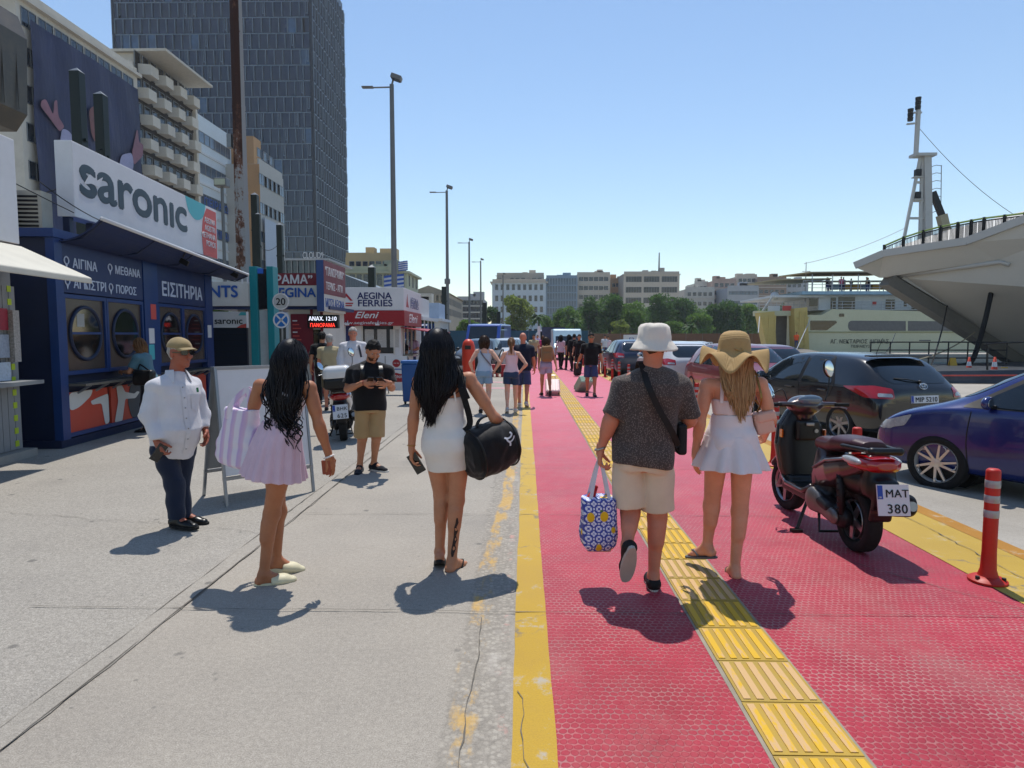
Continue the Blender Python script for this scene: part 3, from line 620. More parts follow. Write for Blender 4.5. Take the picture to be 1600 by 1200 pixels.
# -- panorama kiosk
M_maroon = pm('maroon_panel', '#6e1626', .5, var=.05); M_lblue = pm('letter_blue', '#1d4e96', .5, var=.03); M_panelw = pm('panel_warm_white', '#c6c3bb', .55, var=.04, dirt='#9e988c', dirt_amt=.3)
def panorama():
 Y = 17.0; a = P2(330, Y); b = P2(501, Y); z = lambda py: W(460, py, Y).z; t = thing('ticket_kiosk', 'maroon and white ticket kiosk with rooftop signs and a red LED board', 'kiosk', (a.x, Y, 0)); wd = b.x-a.x; xx = lambda px: P2(px, Y).x-a.x
 MB().box2((xx(446), .3, .1), (wd, 2.3, z(483))).build('wall', M_panelw, t); MB().box2((0, .1, z(483)), (wd+.25, 2.5, z(478))).build('roof_slab', pm('navy_slab', '#1a2c5a', .5), t)
 s_ = MB().box2((xx(395), -.02, z(478)), (wd, .12, z(427))).build('front_sign', M_panelw, t); MB().box2((xx(395), -.03, z(446)), (wd, -.02, z(427))).build('maroon_band', M_maroon, s_); fm = lambda px, py: frame((xx(px), -.034, z(py)), (1, 0, 0), (0, 0, 1))
 text('ΠΑΝΟΡΑΜΑ”', fm(492, 443), .30, M_white, s_, .03, align='RIGHT', width=None); text('AEGINA', fm(496, 464), .33, M_lblue, s_, .03, align='RIGHT')
 s2 = MB().box2((xx(332), -.02, z(478)), (xx(391), .1, z(440))).build('front_sign', M_panelw, t); text('AGENTS', fm(376, 464), .42, M_lblue, s2, .03, align='RIGHT')
 SE = 1.75; sd = MB().box2((wd+.02, -.25, z(487)), (wd+.20, SE, z(408))).build('side_sign', M_panelw, t); xs = wd+.20; SM = lambda y, zz: frame((xs, y, zz), (0, 1, 0), (0, 0, 1)); MB().box2((xs, -.25, z(460)), (xs+.008, SE, z(408))).build('maroon_band', M_maroon, sd)
 fr = MB().box2((wd+.018, -.265, z(487)), (wd+.202, -.25, z(408))).build('side_sign_edge', pm('edge_blue', '#324a7a', .5), sd)
 text('“ΠΑΝΟΡΑΜΑ”', SM(-.15, z(430)), .30, M_white, sd, .01, off=.012, width=1.75); text('ΤΕΡΜΣ - ΑΓΙΑ', SM(-.1, z(452)), .26, M_white, sd, .01, off=.012, width=1.55); text('ΜΟΣΧ ΑΕGINA', SM(-.15, z(480)), .32, M_lblue, sd, .01, width=1.75)
 wp = MB().box2((xx(450), .27, .9), (xx(482), .30, z(490))).build('price_board', M_maroon, t)
 for i in range(9): MB().box2((xx(453), .262, z(500)-.1*i-.03), (xx(453)+.12+.05*((i*7) % 3), .27, z(500)-.1*i)).build('price_line', M_coral if i % 3 else M_white, wp)
 led = MB().box2((xx(484), -.12, z(513)), (xx(531), .05, z(492))).build('led_board', M_glassblk_, t); k = lambda n, c, e: _emit(n, c, e)
 L1 = frame((xx(486), -.124, z(501)), (1, 0, 0), (0, 0, 1)); L2 = frame((xx(488), -.124, z(511)), (1, 0, 0), (0, 0, 1)); text('ΑΝΑΧ. 12:10', L1, .145, _emit('led_white', (.8, .85, 1), 1.2), led, .006, width=xx(529)-xx(486)); text('ΠΑΝΟΡΑΜΑ', L2, .135, _emit('led_red', (1, .05, .03), 1.5), led, .006, width=xx(526)-xx(488))
 MB().box2((xx(484), .29, 1.0), (wd-.05, .31, z(515))).build('ticket_window', M_dkglass, t); MB().box2((xx(482), -.05, .95), (wd, .3, 1.0)).build('counter_shelf', M_counter, t)
 for px in (483, 499): MB().box2((xx(px)-.03, .25, .1), (xx(px)+.03, .32, z(483))).build('window_post', M_maroon, t)
def _emit(n, c, e):
 if n in _MC: return _MC[n]
 k = NT(n); k.base((c[0]*.3, c[1]*.3, c[2]*.3), .5); k.p.inputs['Emission Color'].default_value = (*c, 1); k.p.inputs['Emission Strength'].default_value = e; _MC[n] = k.m; return k.m
M_glassblk_ = pm('led_black', '#0a0a0b', .4, var=.1); panorama()
# -- white and red ferry kiosk
M_red2 = pm('kiosk_red', '#8f1420', .45, var=.05); M_navy2 = pm('logo_navy', '#1c2458', .5, var=.03); M_redlogo = pm('logo_red', '#a32631', .5, var=.03)
def ferry_kiosk():
 Y = 21.5; a = P2(527, Y); b = P2(632, Y); z = lambda py: W(580, py, Y).z; t = thing('ticket_kiosk', 'white kiosk with red band reading Eleni under an Aegina Ferries sign', 'kiosk', (a.x, Y, 0)); wd = b.x-a.x; xx = lambda px: P2(px, Y).x-a.x; D = 3.3
 MB().box2((.15, .25, .1), (wd-.15, D, z(508))).build('wall', M_white, t); MB().box2((.1, .2, 0), (wd-.1, D+.05, .1)).build('plinth', M_steel, t)
 s_ = MB().box2((0, 0, z(485)), (wd, D+.2, z(449))).build('sign_box', M_white, t, bevel=.01); r_ = MB().box2((-.02, -.03, z(509)), (wd+.02, D+.23, z(485))).build('red_band', M_red2, t, bevel=.01); fm = lambda px, py, o=0: frame((xx(px), -.004-o, z(py)), (1, 0, 0), (0, 0, 1))
 text('AEGINA', fm(560, 467), .30, M_navy2, s_, .025, width=xx(613)-xx(560)); text('FERRIES', fm(560, 478.5), .30, M_navy2, s_, .025, width=xx(613)-xx(560)); text('Eleni', fm(555, 497, .03), .30, M_white, r_, .016, shear=.35, width=xx(592)-xx(555)); text('www.aeginaferries.gr', fm(531, 506.5, .03), .14, M_white, r_, .0, width=xx(616)-xx(531))
 mb = MB(); g = lambda px, py: (xx(px), z(py)-z(478));
 for pts in ([(533, 470), (543, 458), (553, 470), (549, 470), (543, 463), (537, 470)], [(532, 473), (554, 473), (553, 475), (535, 475)], [(535, 476.5), (552, 476.5), (551, 478.5), (538, 478.5)], [(533, 471), (535, 471), (540, 480), (537, 480)]): mb.prism([g(*q) for q in pts][::-1] if False else [g(*q) for q in pts], .004, frame((0, -.006, z(478)), (1, 0, 0), (0, 0, 1)))
 mb.build('logo', M_redlogo, s_)
 SM = lambda y, py, o=0: frame((wd+.004+o, y, z(py)), (0, 1, 0), (0, 0, 1)); text('AEGINA', SM(1.2, 470), .28, pm('faded_navy', '#6b7296', .5), s_, .02, width=1.7); text('FERRIES', SM(1.2, 479), .28, pm('faded_navy', '#6b7296', .5), s_, .02, width=1.7); text('Eleni', SM(.7, 503, .02), .42, M_white, r_, .01, shear=.35, width=1.8); MB().prism([(0, 0), (.5, 0), (.3, .2), (.25, .45), (.1, .2)], .004, SM(.4, 479)).build('logo', M_redlogo, s_)
 for x0, x1, m in ((538, 552, M_navy2), (565, 613, M_white)):
  w_ = MB().box2((xx(x0), .235, 1.05), (xx(x1), .25, 2.0)).build('notice_board' if x0 < 540 else 'window', m if x0 < 540 else M_dkglass, t)
  if x0 > 540:
   for i in range(3): MB().box2((xx(568)+i*.42, .228, 1.25), (xx(568)+i*.42+.30, .234, 1.85)).build('notice', pm('paper2', '#a9a8a4', .8, var=.2, scale=30), w_)
   for q in ((xx(x0)-.05, .22, 1.0, xx(x0), .25, 2.05), (xx(x1), .22, 1.0, xx(x1)+.05, .25, 2.05), (xx(x0), .22, 2.0, xx(x1), .25, 2.05)): MB().box2(q[:3], q[3:]).build('window_frame', M_panelw, w_)
 d_ = MB().box2((wd-.15, .6, 1.0), (wd-.13, 2.9, 2.0)).build('side_window', M_dkglass, t)
 for y in (.6, 1.3, 2.1, 2.9): MB().box2((wd-.13, y-.04, .9), (wd-.10, y+.04, 2.05)).build('window_frame', M_panelw, d_)
 MB().box2((wd-.15, .5, .95), (wd+.2, 3.0, 1.0)).build('counter_shelf', M_counter, t)
 mb = MB(); mb.add([(wd-.1, -.1, z(511)), (wd+.9, .0, z(518)), (wd+.9, 5.5, z(518)), (wd-.1, 5.5, z(511)), (wd-.1, -.1, z(511)-.03), (wd+.9, .0, z(518)-.03), (wd+.9, 5.5, z(518)-.03), (wd-.1, 5.5, z(511)-.03)], [(0, 1, 2, 3), (7, 6, 5, 4), (0, 4, 5, 1), (1, 5, 6, 2), (2, 6, 7, 3), (3, 7, 4, 0)]); mb.build('side_awning', M_red2, t)
 for i in range(2): l = MB().box((xx(545)+i*1.0, -.15, z(507)), (.12, .12, .06)).build('lamp', M_white, t); MB().bar((xx(545)+i*1.0, -.12, z(507)+.02), (xx(545)+i*1.0, .0, z(500)), .02, .02).build('lamp_arm', M_white, l)
ferry_kiosk()
def plain_kiosk(label, x, y, wd, D, H, wall, band=None, txt=None, arches=False):
 t = thing('ticket_kiosk', label, 'kiosk', (x, y, 0)); MB().box2((0, 0, 0), (wd, D, H)).build('wall', wall, t); rf = MB().box2((-.15, -.15, H), (wd+.15, D+.15, H+.14)).build('roof', M_white, t)
 s_ = MB().box2((.1, -.1, H+.14), (wd, D*.6, H+.95)).build('sign_box', band or M_white, t)
 if txt: text(txt, frame((wd+.004, D*.1, H+.35), (0, 1, 0), (0, 0, 1)), .4, M_lblue, s_, .01)
 for i in range(int(D/1.1)):
  y0 = .3+i*1.1; w_ = MB()
  pol = [(0, 0), (.6, 0), (.6, 1.2)]+[(.3+.3*math.cos(a), 1.2+.3*math.sin(a)) for a in np.linspace(.3, 2.84, 6)]+[(0, 1.2)] if arches else [(0, 0), (.7, 0), (.7, 1.1), (0, 1.1)]
  w_.prism(pol, .03, frame((wd, y0, .9), (0, 1, 0), (0, 0, 1))); w_.build('window', M_dkglass, t)
 MB().box2((.3, -.03, .9), (wd-.3, 0, 2.0)).build('front_window', M_dkglass, t)
 return t
plain_kiosk('white booth with arched dark windows beyond the red and white kiosk', -6.6, 27.4, 2.2, 4.5, 2.3, M_white, None, None, True)
plain_kiosk('white booth with a small pale blue sign, farther along the kiosk row', -6.9, 34.5, 2.4, 4.0, 2.4, M_panelw, pm('pale_sign', '#9fb3cc', .5), 'TICKETS' if False else None)
# -- A-boards, bins, barrier
def a_board():
 p0 = G(352, 793); p1 = G(492, 768); mid = (p0+p1)/2; d = p1-p0; wd = d.length; ang = math.atan2(d.y, d.x); t = thing('sandwich_board', 'large white sandwich board standing open behind the woman in the lilac skirt', 'sandwich board', mid, ang); H = 1.33
 for sy, m in ((-1, M_white), (1, pm('board_back_grey', '#8b8e90', .5, var=.05))):
  top = V3((0, 0, H)); base = -0.0 if sy < 0 else .62; n_ = 'front_panel' if sy < 0 else 'back_panel'; a = V3((0, base, 0)); e = (V3((0, .22+.03*sy, H))-a); zd = e.normalized(); fr = MB()
  pn = MB(); q0 = a+e*.22; q1 = a+e*.99; pn.box((q0+q1)/2, (wd-.06, .012, (q1-q0).length), Matrix((V3((1, 0, 0)), zd.cross(V3((1, 0, 0))), zd)).transposed()); po = pn.build(n_, m, t)
  for x in (-wd/2+.015, wd/2-.015): MB().bar(a+V3((x, 0, 0)), a+e+V3((x, 0, 0)), .03, .025, (1, 0, 0)).build('leg', M_alu, t)
  for f_ in (.2, 1.0): MB().bar(a+e*f_+V3((-wd/2, 0, 0)), a+e*f_+V3((wd/2, 0, 0)), .03, .03).build('rail', M_alu, po)
a_board()
def poster_stand():
 p = G(620, 617); t = thing('poster_stand', 'white A frame poster with red graphics beside the blue bin', 'sandwich board', p); w_, H = .62, 1.08
 pn = MB().box2((-w_/2, 0, .12), (w_/2, .02, H)).build('poster', M_white, t); fm = lambda x, zz: frame((x, -.003, zz), (1, 0, 0), (0, 0, 1))
 MB().prism([(.11*math.cos(a), .11*math.sin(a)) for a in np.linspace(0, 6.283, 20)[:-1]], .003, fm(0, .88)).build('red_heart', M_red2, pn); MB().prism(rounded([(-.22, 0), (.24, 0), (.24, .26), (.12, .22), (-.02, .26), (-.22, .22)], .03), .003, fm(0, .36)).build('red_panel', M_red2, pn); MB().box2((-.2, -.006, .70), (.2, -.003, .73)).build('blue_line', M_lblue, pn)
 text('ΑΙΓΙΝΑ', fm(0, .47), .10, M_white, pn, .005, off=.006, align='CENTER'); text('one day', fm(0, .87), .05, M_white, pn, .002, off=.006, align='CENTER')
 for x in (-w_/2, w_/2):
  MB().bar((x, 0, 0), (x, .01, H), .025, .025, (1, 0, 0)).build('leg', M_steel, t); MB().bar((x, .4, 0), (x, .03, H), .025, .025, (1, 0, 0)).build('leg', M_steel, t)
poster_stand()
def bin_(label, p, m, mlid, H=1.05, w_=.46, dome=False, kind='litter_bin'):
 t = thing(kind, label, 'bin', p); b = MB(); r = w_/2
 if dome:
  b.lathe([(r*.9, .03), (r, .1), (r, H)], 24); b.build('drum', m, t, True, angle=40); b = MB(); b.lathe([(r*1.02, H), (r*1.02, H+.04), (r*.98, H+.2), (r*.8, H+.36), (r*.4, H+.45), (.001, H+.47)], 24, None, False); l = b.build('dome_lid', mlid, t, True, angle=50); MB().box((0, -r*.93, H+.16), (r*.9, .06, .14)).build('opening', M_blkplastic, l)
 else:
  b.add([(-r*.85, -r*.85, .08), (r*.85, -r*.85, .08), (r*.85, r*.85, .08), (-r*.85, r*.85, .08), (-r, -r, H), (r, -r, H), (r, r, H), (-r, r, H)], [(3, 2, 1, 0), (4, 5, 6, 7), (0, 1, 5, 4), (1, 2, 6, 5), (2, 3, 7, 6), (3, 0, 4, 7)]); b.build('drum', m, t, bevel=.03); MB().box((0, 0, H+.04), (w_*1.08, w_*1.08, .08)).build('lid', mlid, t, bevel=.03)
  for q in (-1, 1): MB().cyl((q*r*.8-.02, r*.6, .06), (q*r*.8+.02, r*.6, .06), .06).build('wheel', M_blkrub_, t)
 return t
M_blkrub_ = pm('bin_wheel', '#111', .8) if False else pm('bin_wheel', '#111111', .8)
bin_('blue wheelie bin beside the white and red poster stand', G(642, 632), pm('bin_blue', '#164a86', .45, var=.1), pm('bin_lid_blue', '#1e5a9a', .4, var=.08), .98, .38)
p = P2(732, 24); bin_('tall orange domed bin left of the woman in the blue vest top', V3((p.x, p.y, 0)), pm('bin_orange', '#c93a1e', .45, var=.08), pm('bin_orange', '#c93a1e'), 1.05, .48, True)
p = P2(777, 26); t = thing('plastic_barrier', 'red plastic road barrier beyond the woman in the blue vest top', 'barrier', (p.x, p.y, 0)); rb = pm('barrier_red', '#9c1420', .45, var=.08)
MB().box2((-.5, -.12, .12), (.5, .12, .5)).build('body', rb, t, bevel=.04)
for i in range(5): MB().box2((-.48+i*.21, -.16, 0), (-.36+i*.21, .16, .14)).build('foot', rb, t)
# -- billboard, fences, posts
def billboard():
 Y = 39.0; a = P2(736, Y); b = P2(775, Y); z = lambda py: W(755, py, Y).z; t = thing('billboard', 'blue billboard with pale script standing behind the blue van', 'billboard', (a.x, Y+1.5, 0)); wd = b.x-a.x; bl_ = pm('billboard_blue', '#1d4f93', .5, var=.06); s_ = MB().box2((0, 0, z(526)), (wd, .15, z(505))).build('panel', bl_, t); text('navigator tour', frame((.1, -.004, z(518)), (1, 0, 0), (0, 0, 1)), .3, M_ltext, s_, .0, shear=.3, width=wd-.2); MB().box2((.1, -.006, z(523.5)), (wd-.15, -.002, z(522.5))).build('underline', M_ltext, s_)
 for x in (.2, wd-.2): MB().cyl((x, .1, 0), (x, .1, z(526)), .06).build('post', M_steel, t)
billboard()
M_fence = pm('site_hoarding', '#1f4a5e', .6, var=.15)
def hoarding(label, x0, x1, Y, H, m, n):
 t = thing('fence', label, 'fence', (x0, Y, 0)); w_ = (x1-x0)/n
 for i in range(n): MB().box2((i*w_+.02, 0, .1), ((i+1)*w_-.02, .04, H)).build('panel', m, t)
 for i in range(n+1): MB().cyl((i*w_, .05, 0), (i*w_, .05, H+.05), .04, n=8).build('post', M_steel, t)
hoarding('dark teal site hoarding across the road behind the billboard', -9, 6, 62, 2.1, M_fence, 8)
hoarding('brown wooden fence under the trees beyond the quay', 6.5, 34, 92, 1.9, pm('brown_hoarding', '#6b4f3c', .8, var=.2), 12)
M_dkgreen = pm('dark_green_iron', '#0f1c18', .5, var=.15)
def post(label, px, ytop, Y, wd, cap=True):
 p = W(px, ytop, Y); H = p.z; t = thing('iron_post', label, 'post', (p.x, p.y, 0), 0, 'dark green iron posts along the railway fence'); MB().box2((-wd/2, -wd/2, 0), (wd/2, wd/2, H)).build('shaft', M_dkgreen, t, bevel=.01)
 if cap: MB().add([(-wd*.5, -wd*.5, H), (wd*.5, -wd*.5, H), (wd*.5, wd*.5, H), (-wd*.5, wd*.5, H), (0, 0, H+wd*.45)], [(3, 2, 1, 0), (0, 1, 4), (1, 2, 4), (2, 3, 4), (3, 0, 4)]).build('cap', M_steel, t)
 for zz in (.62, .8): MB().box2((-wd*.7, -.03, H*zz), (wd*.7, .03, H*zz+.06)).build('insulator_arm', M_dkgreen, t)
 return t, V3((p.x, p.y, H))
pt = [post('tall dark green iron post in front of the banner, left of a pair', 120, 113, 14.5, .22)[1], post('tall dark green iron post in front of the banner, right of a pair', 157, 149, 15.6, .22)[1], post('dark iron post just right of the rusty mast', 398, 305, 30, .28)[1], post('dark iron post with insulators in front of the ochre wall', 403, 335, 26, .16)[1], post('dark iron post left of the glass tower', 437, 352, 24, .2)[1], post('short dark post behind the Aegina Ferries sign', 581, 418, 30, .3)[1], post('dark post left of the second street lamp', 694, 448, 42, .3, False)[1], post('dark post in front of the grey far building', 757, 473, 62, .4, False)[1], post('dark green post beside the brown pavilion', 779, 487, 70, .4, False)[1]]
def wire(name, a, b, sag, label, r=.012): o = MB().tube(catenary(a, b, sag), r, 4).build(name, M_blkplastic, None); tag(o, label, 'cable'); return o
wire('cable', pt[0]-V3((0, 0, 1.6)), pt[1]-V3((0, 0, 1.2)), .1, 'black cable strung between the two iron posts by the banner'); wire('cable', pt[0]-V3((0, 0, 2.3)), pt[0]+V3((-6, 0, -3.6)), .2, 'black cable sloping down left from the iron post by the banner'); wire('cable', pt[3]-V3((0, 0, 1.2)), pt[4]-V3((0, 0, .6)), .25, 'black cable between the posts left of the glass tower')
def rusty_mast():
 Y = 17.6; p = W(377, 300, Y); t = thing('lamp_mast', 'tall rusty white painted steel mast rising past the top of the picture', 'mast', (p.x, p.y, 0))
 k = NT('rusty_paint'); f = k.noise(2.6, 9, .75, k.mapping((1, 1, .5))); f2 = k.noise(14, 5, .7); x, y, z = k.sep(); hi = k.math('MULTIPLY', k.math('DIVIDE', k.math('SUBTRACT', z, 5.5), 3.0, True), .26); q = k.math('ADD', k.math('ADD', f, k.math('MULTIPLY', k.math('SUBTRACT', f2, .5), .3)), hi)
 side = k.math('DIVIDE', k.math('SUBTRACT', k.math('MULTIPLY', x, -1.0), -.16), .06, True); q = k.math('SUBTRACT', q, k.math('MULTIPLY', k.math('GREATER_THAN', x, .12), .35)); k.base(k.ramp(q, [(.50, '#8f9190'), (.54, '#6b4a3a'), (.64, '#38221a')]), .7, 0, .3); k.bump(q, .4, .01); m = k.m
 mb = MB(); mb.lathe([(.21, 0), (.19, 4), (.17, 8), (.15, 14)], 8); mb.build('shaft', m, t); MB().box2((-.4, -.4, 0), (.4, .4, .35)).build('base', M_conc, t)
 for z_ in (3.2, 5.4, 7.6, 9.8): MB().lathe([(.20-.005*z_, z_), (.217-.005*z_, z_+.01), (.217-.005*z_, z_+.08), (.20-.005*z_, z_+.09)], 8).build('collar', m, t)
 MB().box2((-.30, -.12, 6.6), (-.18, .05, 6.95)).build('junction_box', M_steel, t)
rusty_mast()
M_lampp = pm('lamp_grey', '#6c6f70', .5, .3, var=.1)
def street_lamp(label, px, ytop, Y, Xoff=0):
 p = W(px, ytop, Y); H = p.z; t = thing('street_lamp', label, 'street lamp', (p.x, p.y, 0), 0, 'tall street lamps along the left of the path')
 MB().lathe([(.17, 0), (.17, .4), (.13, .42), (.115, H*.4), (.085, H)], 12).build('pole', M_lampp, t, True, angle=40); a = MB(); a.tube([(0, 0, H-.1), (-1.15, 0, H-.12)], .03, 6); a.build('arm', M_lampp, t)
 MB().box((-.95, 0, H-.10), (.45, .2, .06)).build('lamp_head', M_lampp, t, bevel=.02); MB().tube([(0, 0, H-.05), (.05, 0, H+.15), (.2, 0, H+.22)], .04, 6).build('arm', M_lampp, t); l = MB().box((.2, -.05, H+.24), (.42, .34, .18), Matrix.Rotation(.35, 3, 'Y')).build('floodlight', M_lampp, t, bevel=.03); MB().box((.17, -.05, H+.145), (.34, .28, .02), Matrix.Rotation(.35, 3, 'Y')).build('lamp_glass', M_dkglass, l)
 if Y < 60: MB().lathe([(.13, H*.45), (.2, H*.45+.02), (.2, H*.45+.35), (.13, H*.45+.37)], 10).build('control_box', M_lampp, t) if 40 < Y else None
 return t
for i, (px, yt, Y, lab) in enumerate(((612, 132, 26.3, 'nearest and tallest street lamp, behind the Aegina Ferries kiosk'), (698, 298, 45.5, 'second street lamp, above the woman in the white dress'), (733, 378, 68, 'third street lamp, above the blue billboard'), (751, 408, 86, 'fourth street lamp, just right of the third'), (786, 430, 103, 'fifth and smallest street lamp in front of the pale far building'))): street_lamp(lab, px, yt, Y)
def floodlight_post():
 Y = 23.0; p = W(347, 292, Y); H = p.z; t = thing('street_lamp', 'slim pole with a square floodlight head behind the saronic sign', 'street lamp', (p.x, p.y, 0)); MB().cyl((0, 0, 0), (0, 0, H), .07, .055, 8).build('pole', M_lampp, t); h = MB().box((0, 0, H+.14), (.44, .34, .30)).build('lamp_head', M_lampp, t, bevel=.03); MB().box((.0, -.18, H+.14), (.36, .02, .2)).build('lamp_glass', pm('lamp_glass_pale', '#aab09a', .2), h)
floodlight_post()
# -- CITY
_WC = {}
def win_mesh(w_, h_, fm, gm, split=1, proud=.07, bar=.06):
 key = (round(w_, 2), round(h_, 2), fm.name, gm.name, split)
 if key in _WC: return _WC[key]
 mb = MB(); p = proud; mb.cur = 1; mb.quad((-w_/2, -.015, -h_/2), (w_/2, -.015, -h_/2), (w_/2, -.015, h_/2), (-w_/2, -.015, h_/2)); mb.cur = 0
 for a, b in (((-w_/2, -p, -h_/2), (-w_/2+bar, 0, h_/2)), ((w_/2-bar, -p, -h_/2), (w_/2, 0, h_/2)), ((-w_/2+bar, -p, -h_/2), (w_/2-bar, 0, -h_/2+bar)), ((-w_/2+bar, -p, h_/2-bar), (w_/2-bar, 0, h_/2))): mb.box2(a, b)
 for i in range(1, split): x = -w_/2+w_*i/split; mb.box2((x-bar/2, -p*.8, -h_/2+bar), (x+bar/2, -.001, h_/2-bar))
 me = mb.mesh('window'); me.materials.append(fm); me.materials.append(gm); _WC[key] = me; return me
G_city = [glass('city_glass', '#1b2733', .08, .7, .5), glass('city_glass_pale', '#46586a', .1, .7, .4), glass('city_glass_dark', '#11161b', .12, .6, .5)]
M_wf = pm('window_frame_grey', '#787d80', .5, var=.1)
def windows(parent, xs, zs, w_, h_, face='front', y=0.0, gm=None, fm=None, split=1, depth=0):
 me = win_mesh(w_, h_, fm or M_wf, gm or G_city[0], split)
 for z in zs:
  for x in xs:
   o = link('window', me, None, parent)
   if face == 'front': o.location = (x, y, z)
   elif face == 'right': o.location = (y, x, z); o.rotation_euler = (0, 0, math.pi/2)
   elif face == 'left': o.location = (y, x, z); o.rotation_euler = (0, 0, -math.pi/2)
def block(label, loc, yaw, Wd, D, H, wall, floors=0, bays=0, ww=1.4, wh=1.6, z0=1.0, gm=None, fm=None, split=1, side=None, cornice=None, group=None, name='building', mx=.6, band=None, parapet=.9, fl_h=None, top_m=None, roofbits=2):
 t = thing(name, label, 'building', loc, yaw, group); MB().box2((0, 0, -.5), (Wd, D, H)).build('wall', wall, t); cm = top_m or wall
 if cornice: MB().box2((-cornice, -cornice, H-.35), (Wd+cornice, D+cornice, H)).build('cornice', cm, t)
 MB().box2((.1, .1, H), (Wd-.1, .3, H+parapet)).build('parapet', cm, t)
 if floors:
  fh = fl_h or (H-z0)/floors; xs = [mx+(Wd-2*mx)*(i+.5)/bays for i in range(bays)]; zs = [z0+fh*(i+.5) for i in range(floors)]; windows(t, xs, zs, ww, wh, 'front', 0, gm, fm, split)
  if band:
   for z in zs: MB().box2((0, -.14, z-fh/2-.15), (Wd, .0, z-fh/2+.15)).build('floor_band', band, t)
  if side:
   nb = side; ys = [mx+(D-2*mx)*(i+.5)/nb for i in range(nb)]; windows(t, ys, zs, ww, wh, 'right', Wd, gm, fm, split)
 rs = random.Random(int(abs(loc[0])*10))
 for i in range(roofbits): a = rs.uniform(.1, .7)*Wd; MB().box2((a, D*.3, H), (a+rs.uniform(1.5, 3.5), D*.3+2.5, H+rs.uniform(1.4, 2.6))).build('roof_hut', cm, t)
 return t
def YatX(px, X, py=300): r = _ray(px, py); return X*r.y/r.x
XF = -45.0
cw = pm('render_white', '#bfbbb1', .8, var=.08, scale=.3, dirt='#8b867c', dirt_amt=.35, dscale=.25); cb = pm('render_bluewhite', '#bcc8d0', .7, var=.06, scale=.3); ct = pm('render_tan', '#b08a62', .85, var=.1, scale=.3, dirt='#8e6c4c', dirt_amt=.3); cbe = pm('render_beige', '#c0b6a7', .85, var=.1, scale=.2, dirt='#7f776c', dirt_amt=.35, dscale=.2); cgr = pm('render_green', '#a3a893', .85, var=.1, scale=.2); cye = pm('render_ochre', '#b5a27c', .85, var=.1, scale=.2); cg = pm('render_grey', '#a1a4a7', .8, var=.1, scale=.2); cst = pm('stone_pale', '#a79d8c', .85, var=.12, scale=.3, bump=.2, bscale=4)
def row(pa, pb, py=300): a, b = YatX(pa, XF, py), YatX(pb, XF, py); return a, b-a
y0, Ln = row(40, 219); H0 = W(187, 92, YatX(187, XF)).z
t = block('office building carrying a huge dark blue concert banner', (XF, y0, 0), math.pi/2, Ln, 14, H0, cw, 9, 8, 1.9, 1.7, 1.5, G_city[0], split=2, cornice=.5, mx=.4)
bn = thing('banner', 'huge navy blue banner with a figure raising both arms, hung on the office building', 'banner', (XF+.45, y0, 0), math.pi/2)
k = NT('banner_navy'); n = k.noise(.22, 4, .6); k.base(k.ramp(n, [(.3, '#141a3a'), (.7, '#1d2650')]), .55, 0, .3); k.bump(k.noise(.5, 4, .6, k.mapping((2.2, 1, .5))), .6, .15); mbn = k.m
nx, nz = 40, 16; mb = MB(); v = []; bx0, bx1 = 1.0, Ln-.35; zt0 = W(47, 26, YatX(47, XF)).z; zt1 = W(214, 138, YatX(214, XF)).z; zb = 10.0; zt = min(zt0, zt1)
for i in range(nx+1):
 for j in range(nz+1): q = i/nx; v.append((bx0+(bx1-bx0)*q, -.05-.10*math.sin(q*23+j*.5)*.5-.06*math.sin(q*7-j*.9), zb+(zt0*(1-q)+zt1*q-zb)*j/nz))
mb.add(v, [(i*(nz+1)+j, (i+1)*(nz+1)+j, (i+1)*(nz+1)+j+1, i*(nz+1)+j+1) for i in range(nx) for j in range(nz)]); mb.build('sheet', mbn, bn, True)
sk = pm('print_skin', '#7d5866', .7, var=.2, scale=.8); wsl = pm('print_sleeve', '#8d8fae', .7, var=.15, scale=.8); prd = pm('print_face', '#6b4547', .7, var=.25, scale=1.5)
def bpx(px, py): Y = YatX(px, XF, py); return Y-y0, W(px, py, Y).z
def bshape(m, pts, r=.4, off=-.22): pp = rounded([bpx(*p) for p in pts], r); MB().prism(pp, .02, frame((0, off, 0), (1, 0, 0), (0, 0, 1))).build('print', m, bn)
bshape(sk, [(53, 158), (60, 154), (72, 180), (74, 158), (78, 156), (80, 182), (90, 198), (82, 206), (66, 184), (52, 166)], .3); bshape(wsl, [(86, 200), (98, 205), (108, 222), (92, 262), (80, 240)], .6); bshape(prd, [(128, 172), (136, 165), (146, 168), (149, 190), (147, 214), (140, 226), (132, 210)], 1.0, -.25); bshape(sk, [(204, 204), (206, 203), (208, 222), (215, 226), (214, 244), (206, 252), (200, 258), (197, 238)], .3); bshape(wsl, [(180, 242), (197, 238), (200, 258), (196, 272), (176, 262)], .6)
y0, Ln = row(219, 314); Hb = W(262, 135, YatX(262, XF)).z; t = block('apartment building with rows of white box balconies and a flat roof canopy', (XF-.6, y0, 0), math.pi/2, Ln, 14, Hb, pm('dark_band', '#2a2522', .7), 0, 0, roofbits=0, top_m=cw)
MB().box2((0, -.5, 0), (.5, 0, Hb)).build('edge_pier', cw, t); MB().box2((Ln-.5, -.5, 0), (Ln, 0, Hb)).build('edge_pier', cw, t)
fz = [W(262, y, YatX(262, XF)).z for y in (246, 208, 168, 134)]; fh = (fz[-1]-fz[0])/3; zl = [fz[0]+fh*i for i in range(-4, 4)]
for z in zl: windows(t, [1.5+i*(Ln-3)/7 for i in range(8)], [z+1.15], 1.25, 2.2, 'front', 0, G_city[2], split=1); MB().box2((.5, -.1, z-.35), (Ln-.5, 0, z-.05)).build('floor_band', pm('dark_band', '#2a2522', .7), t)
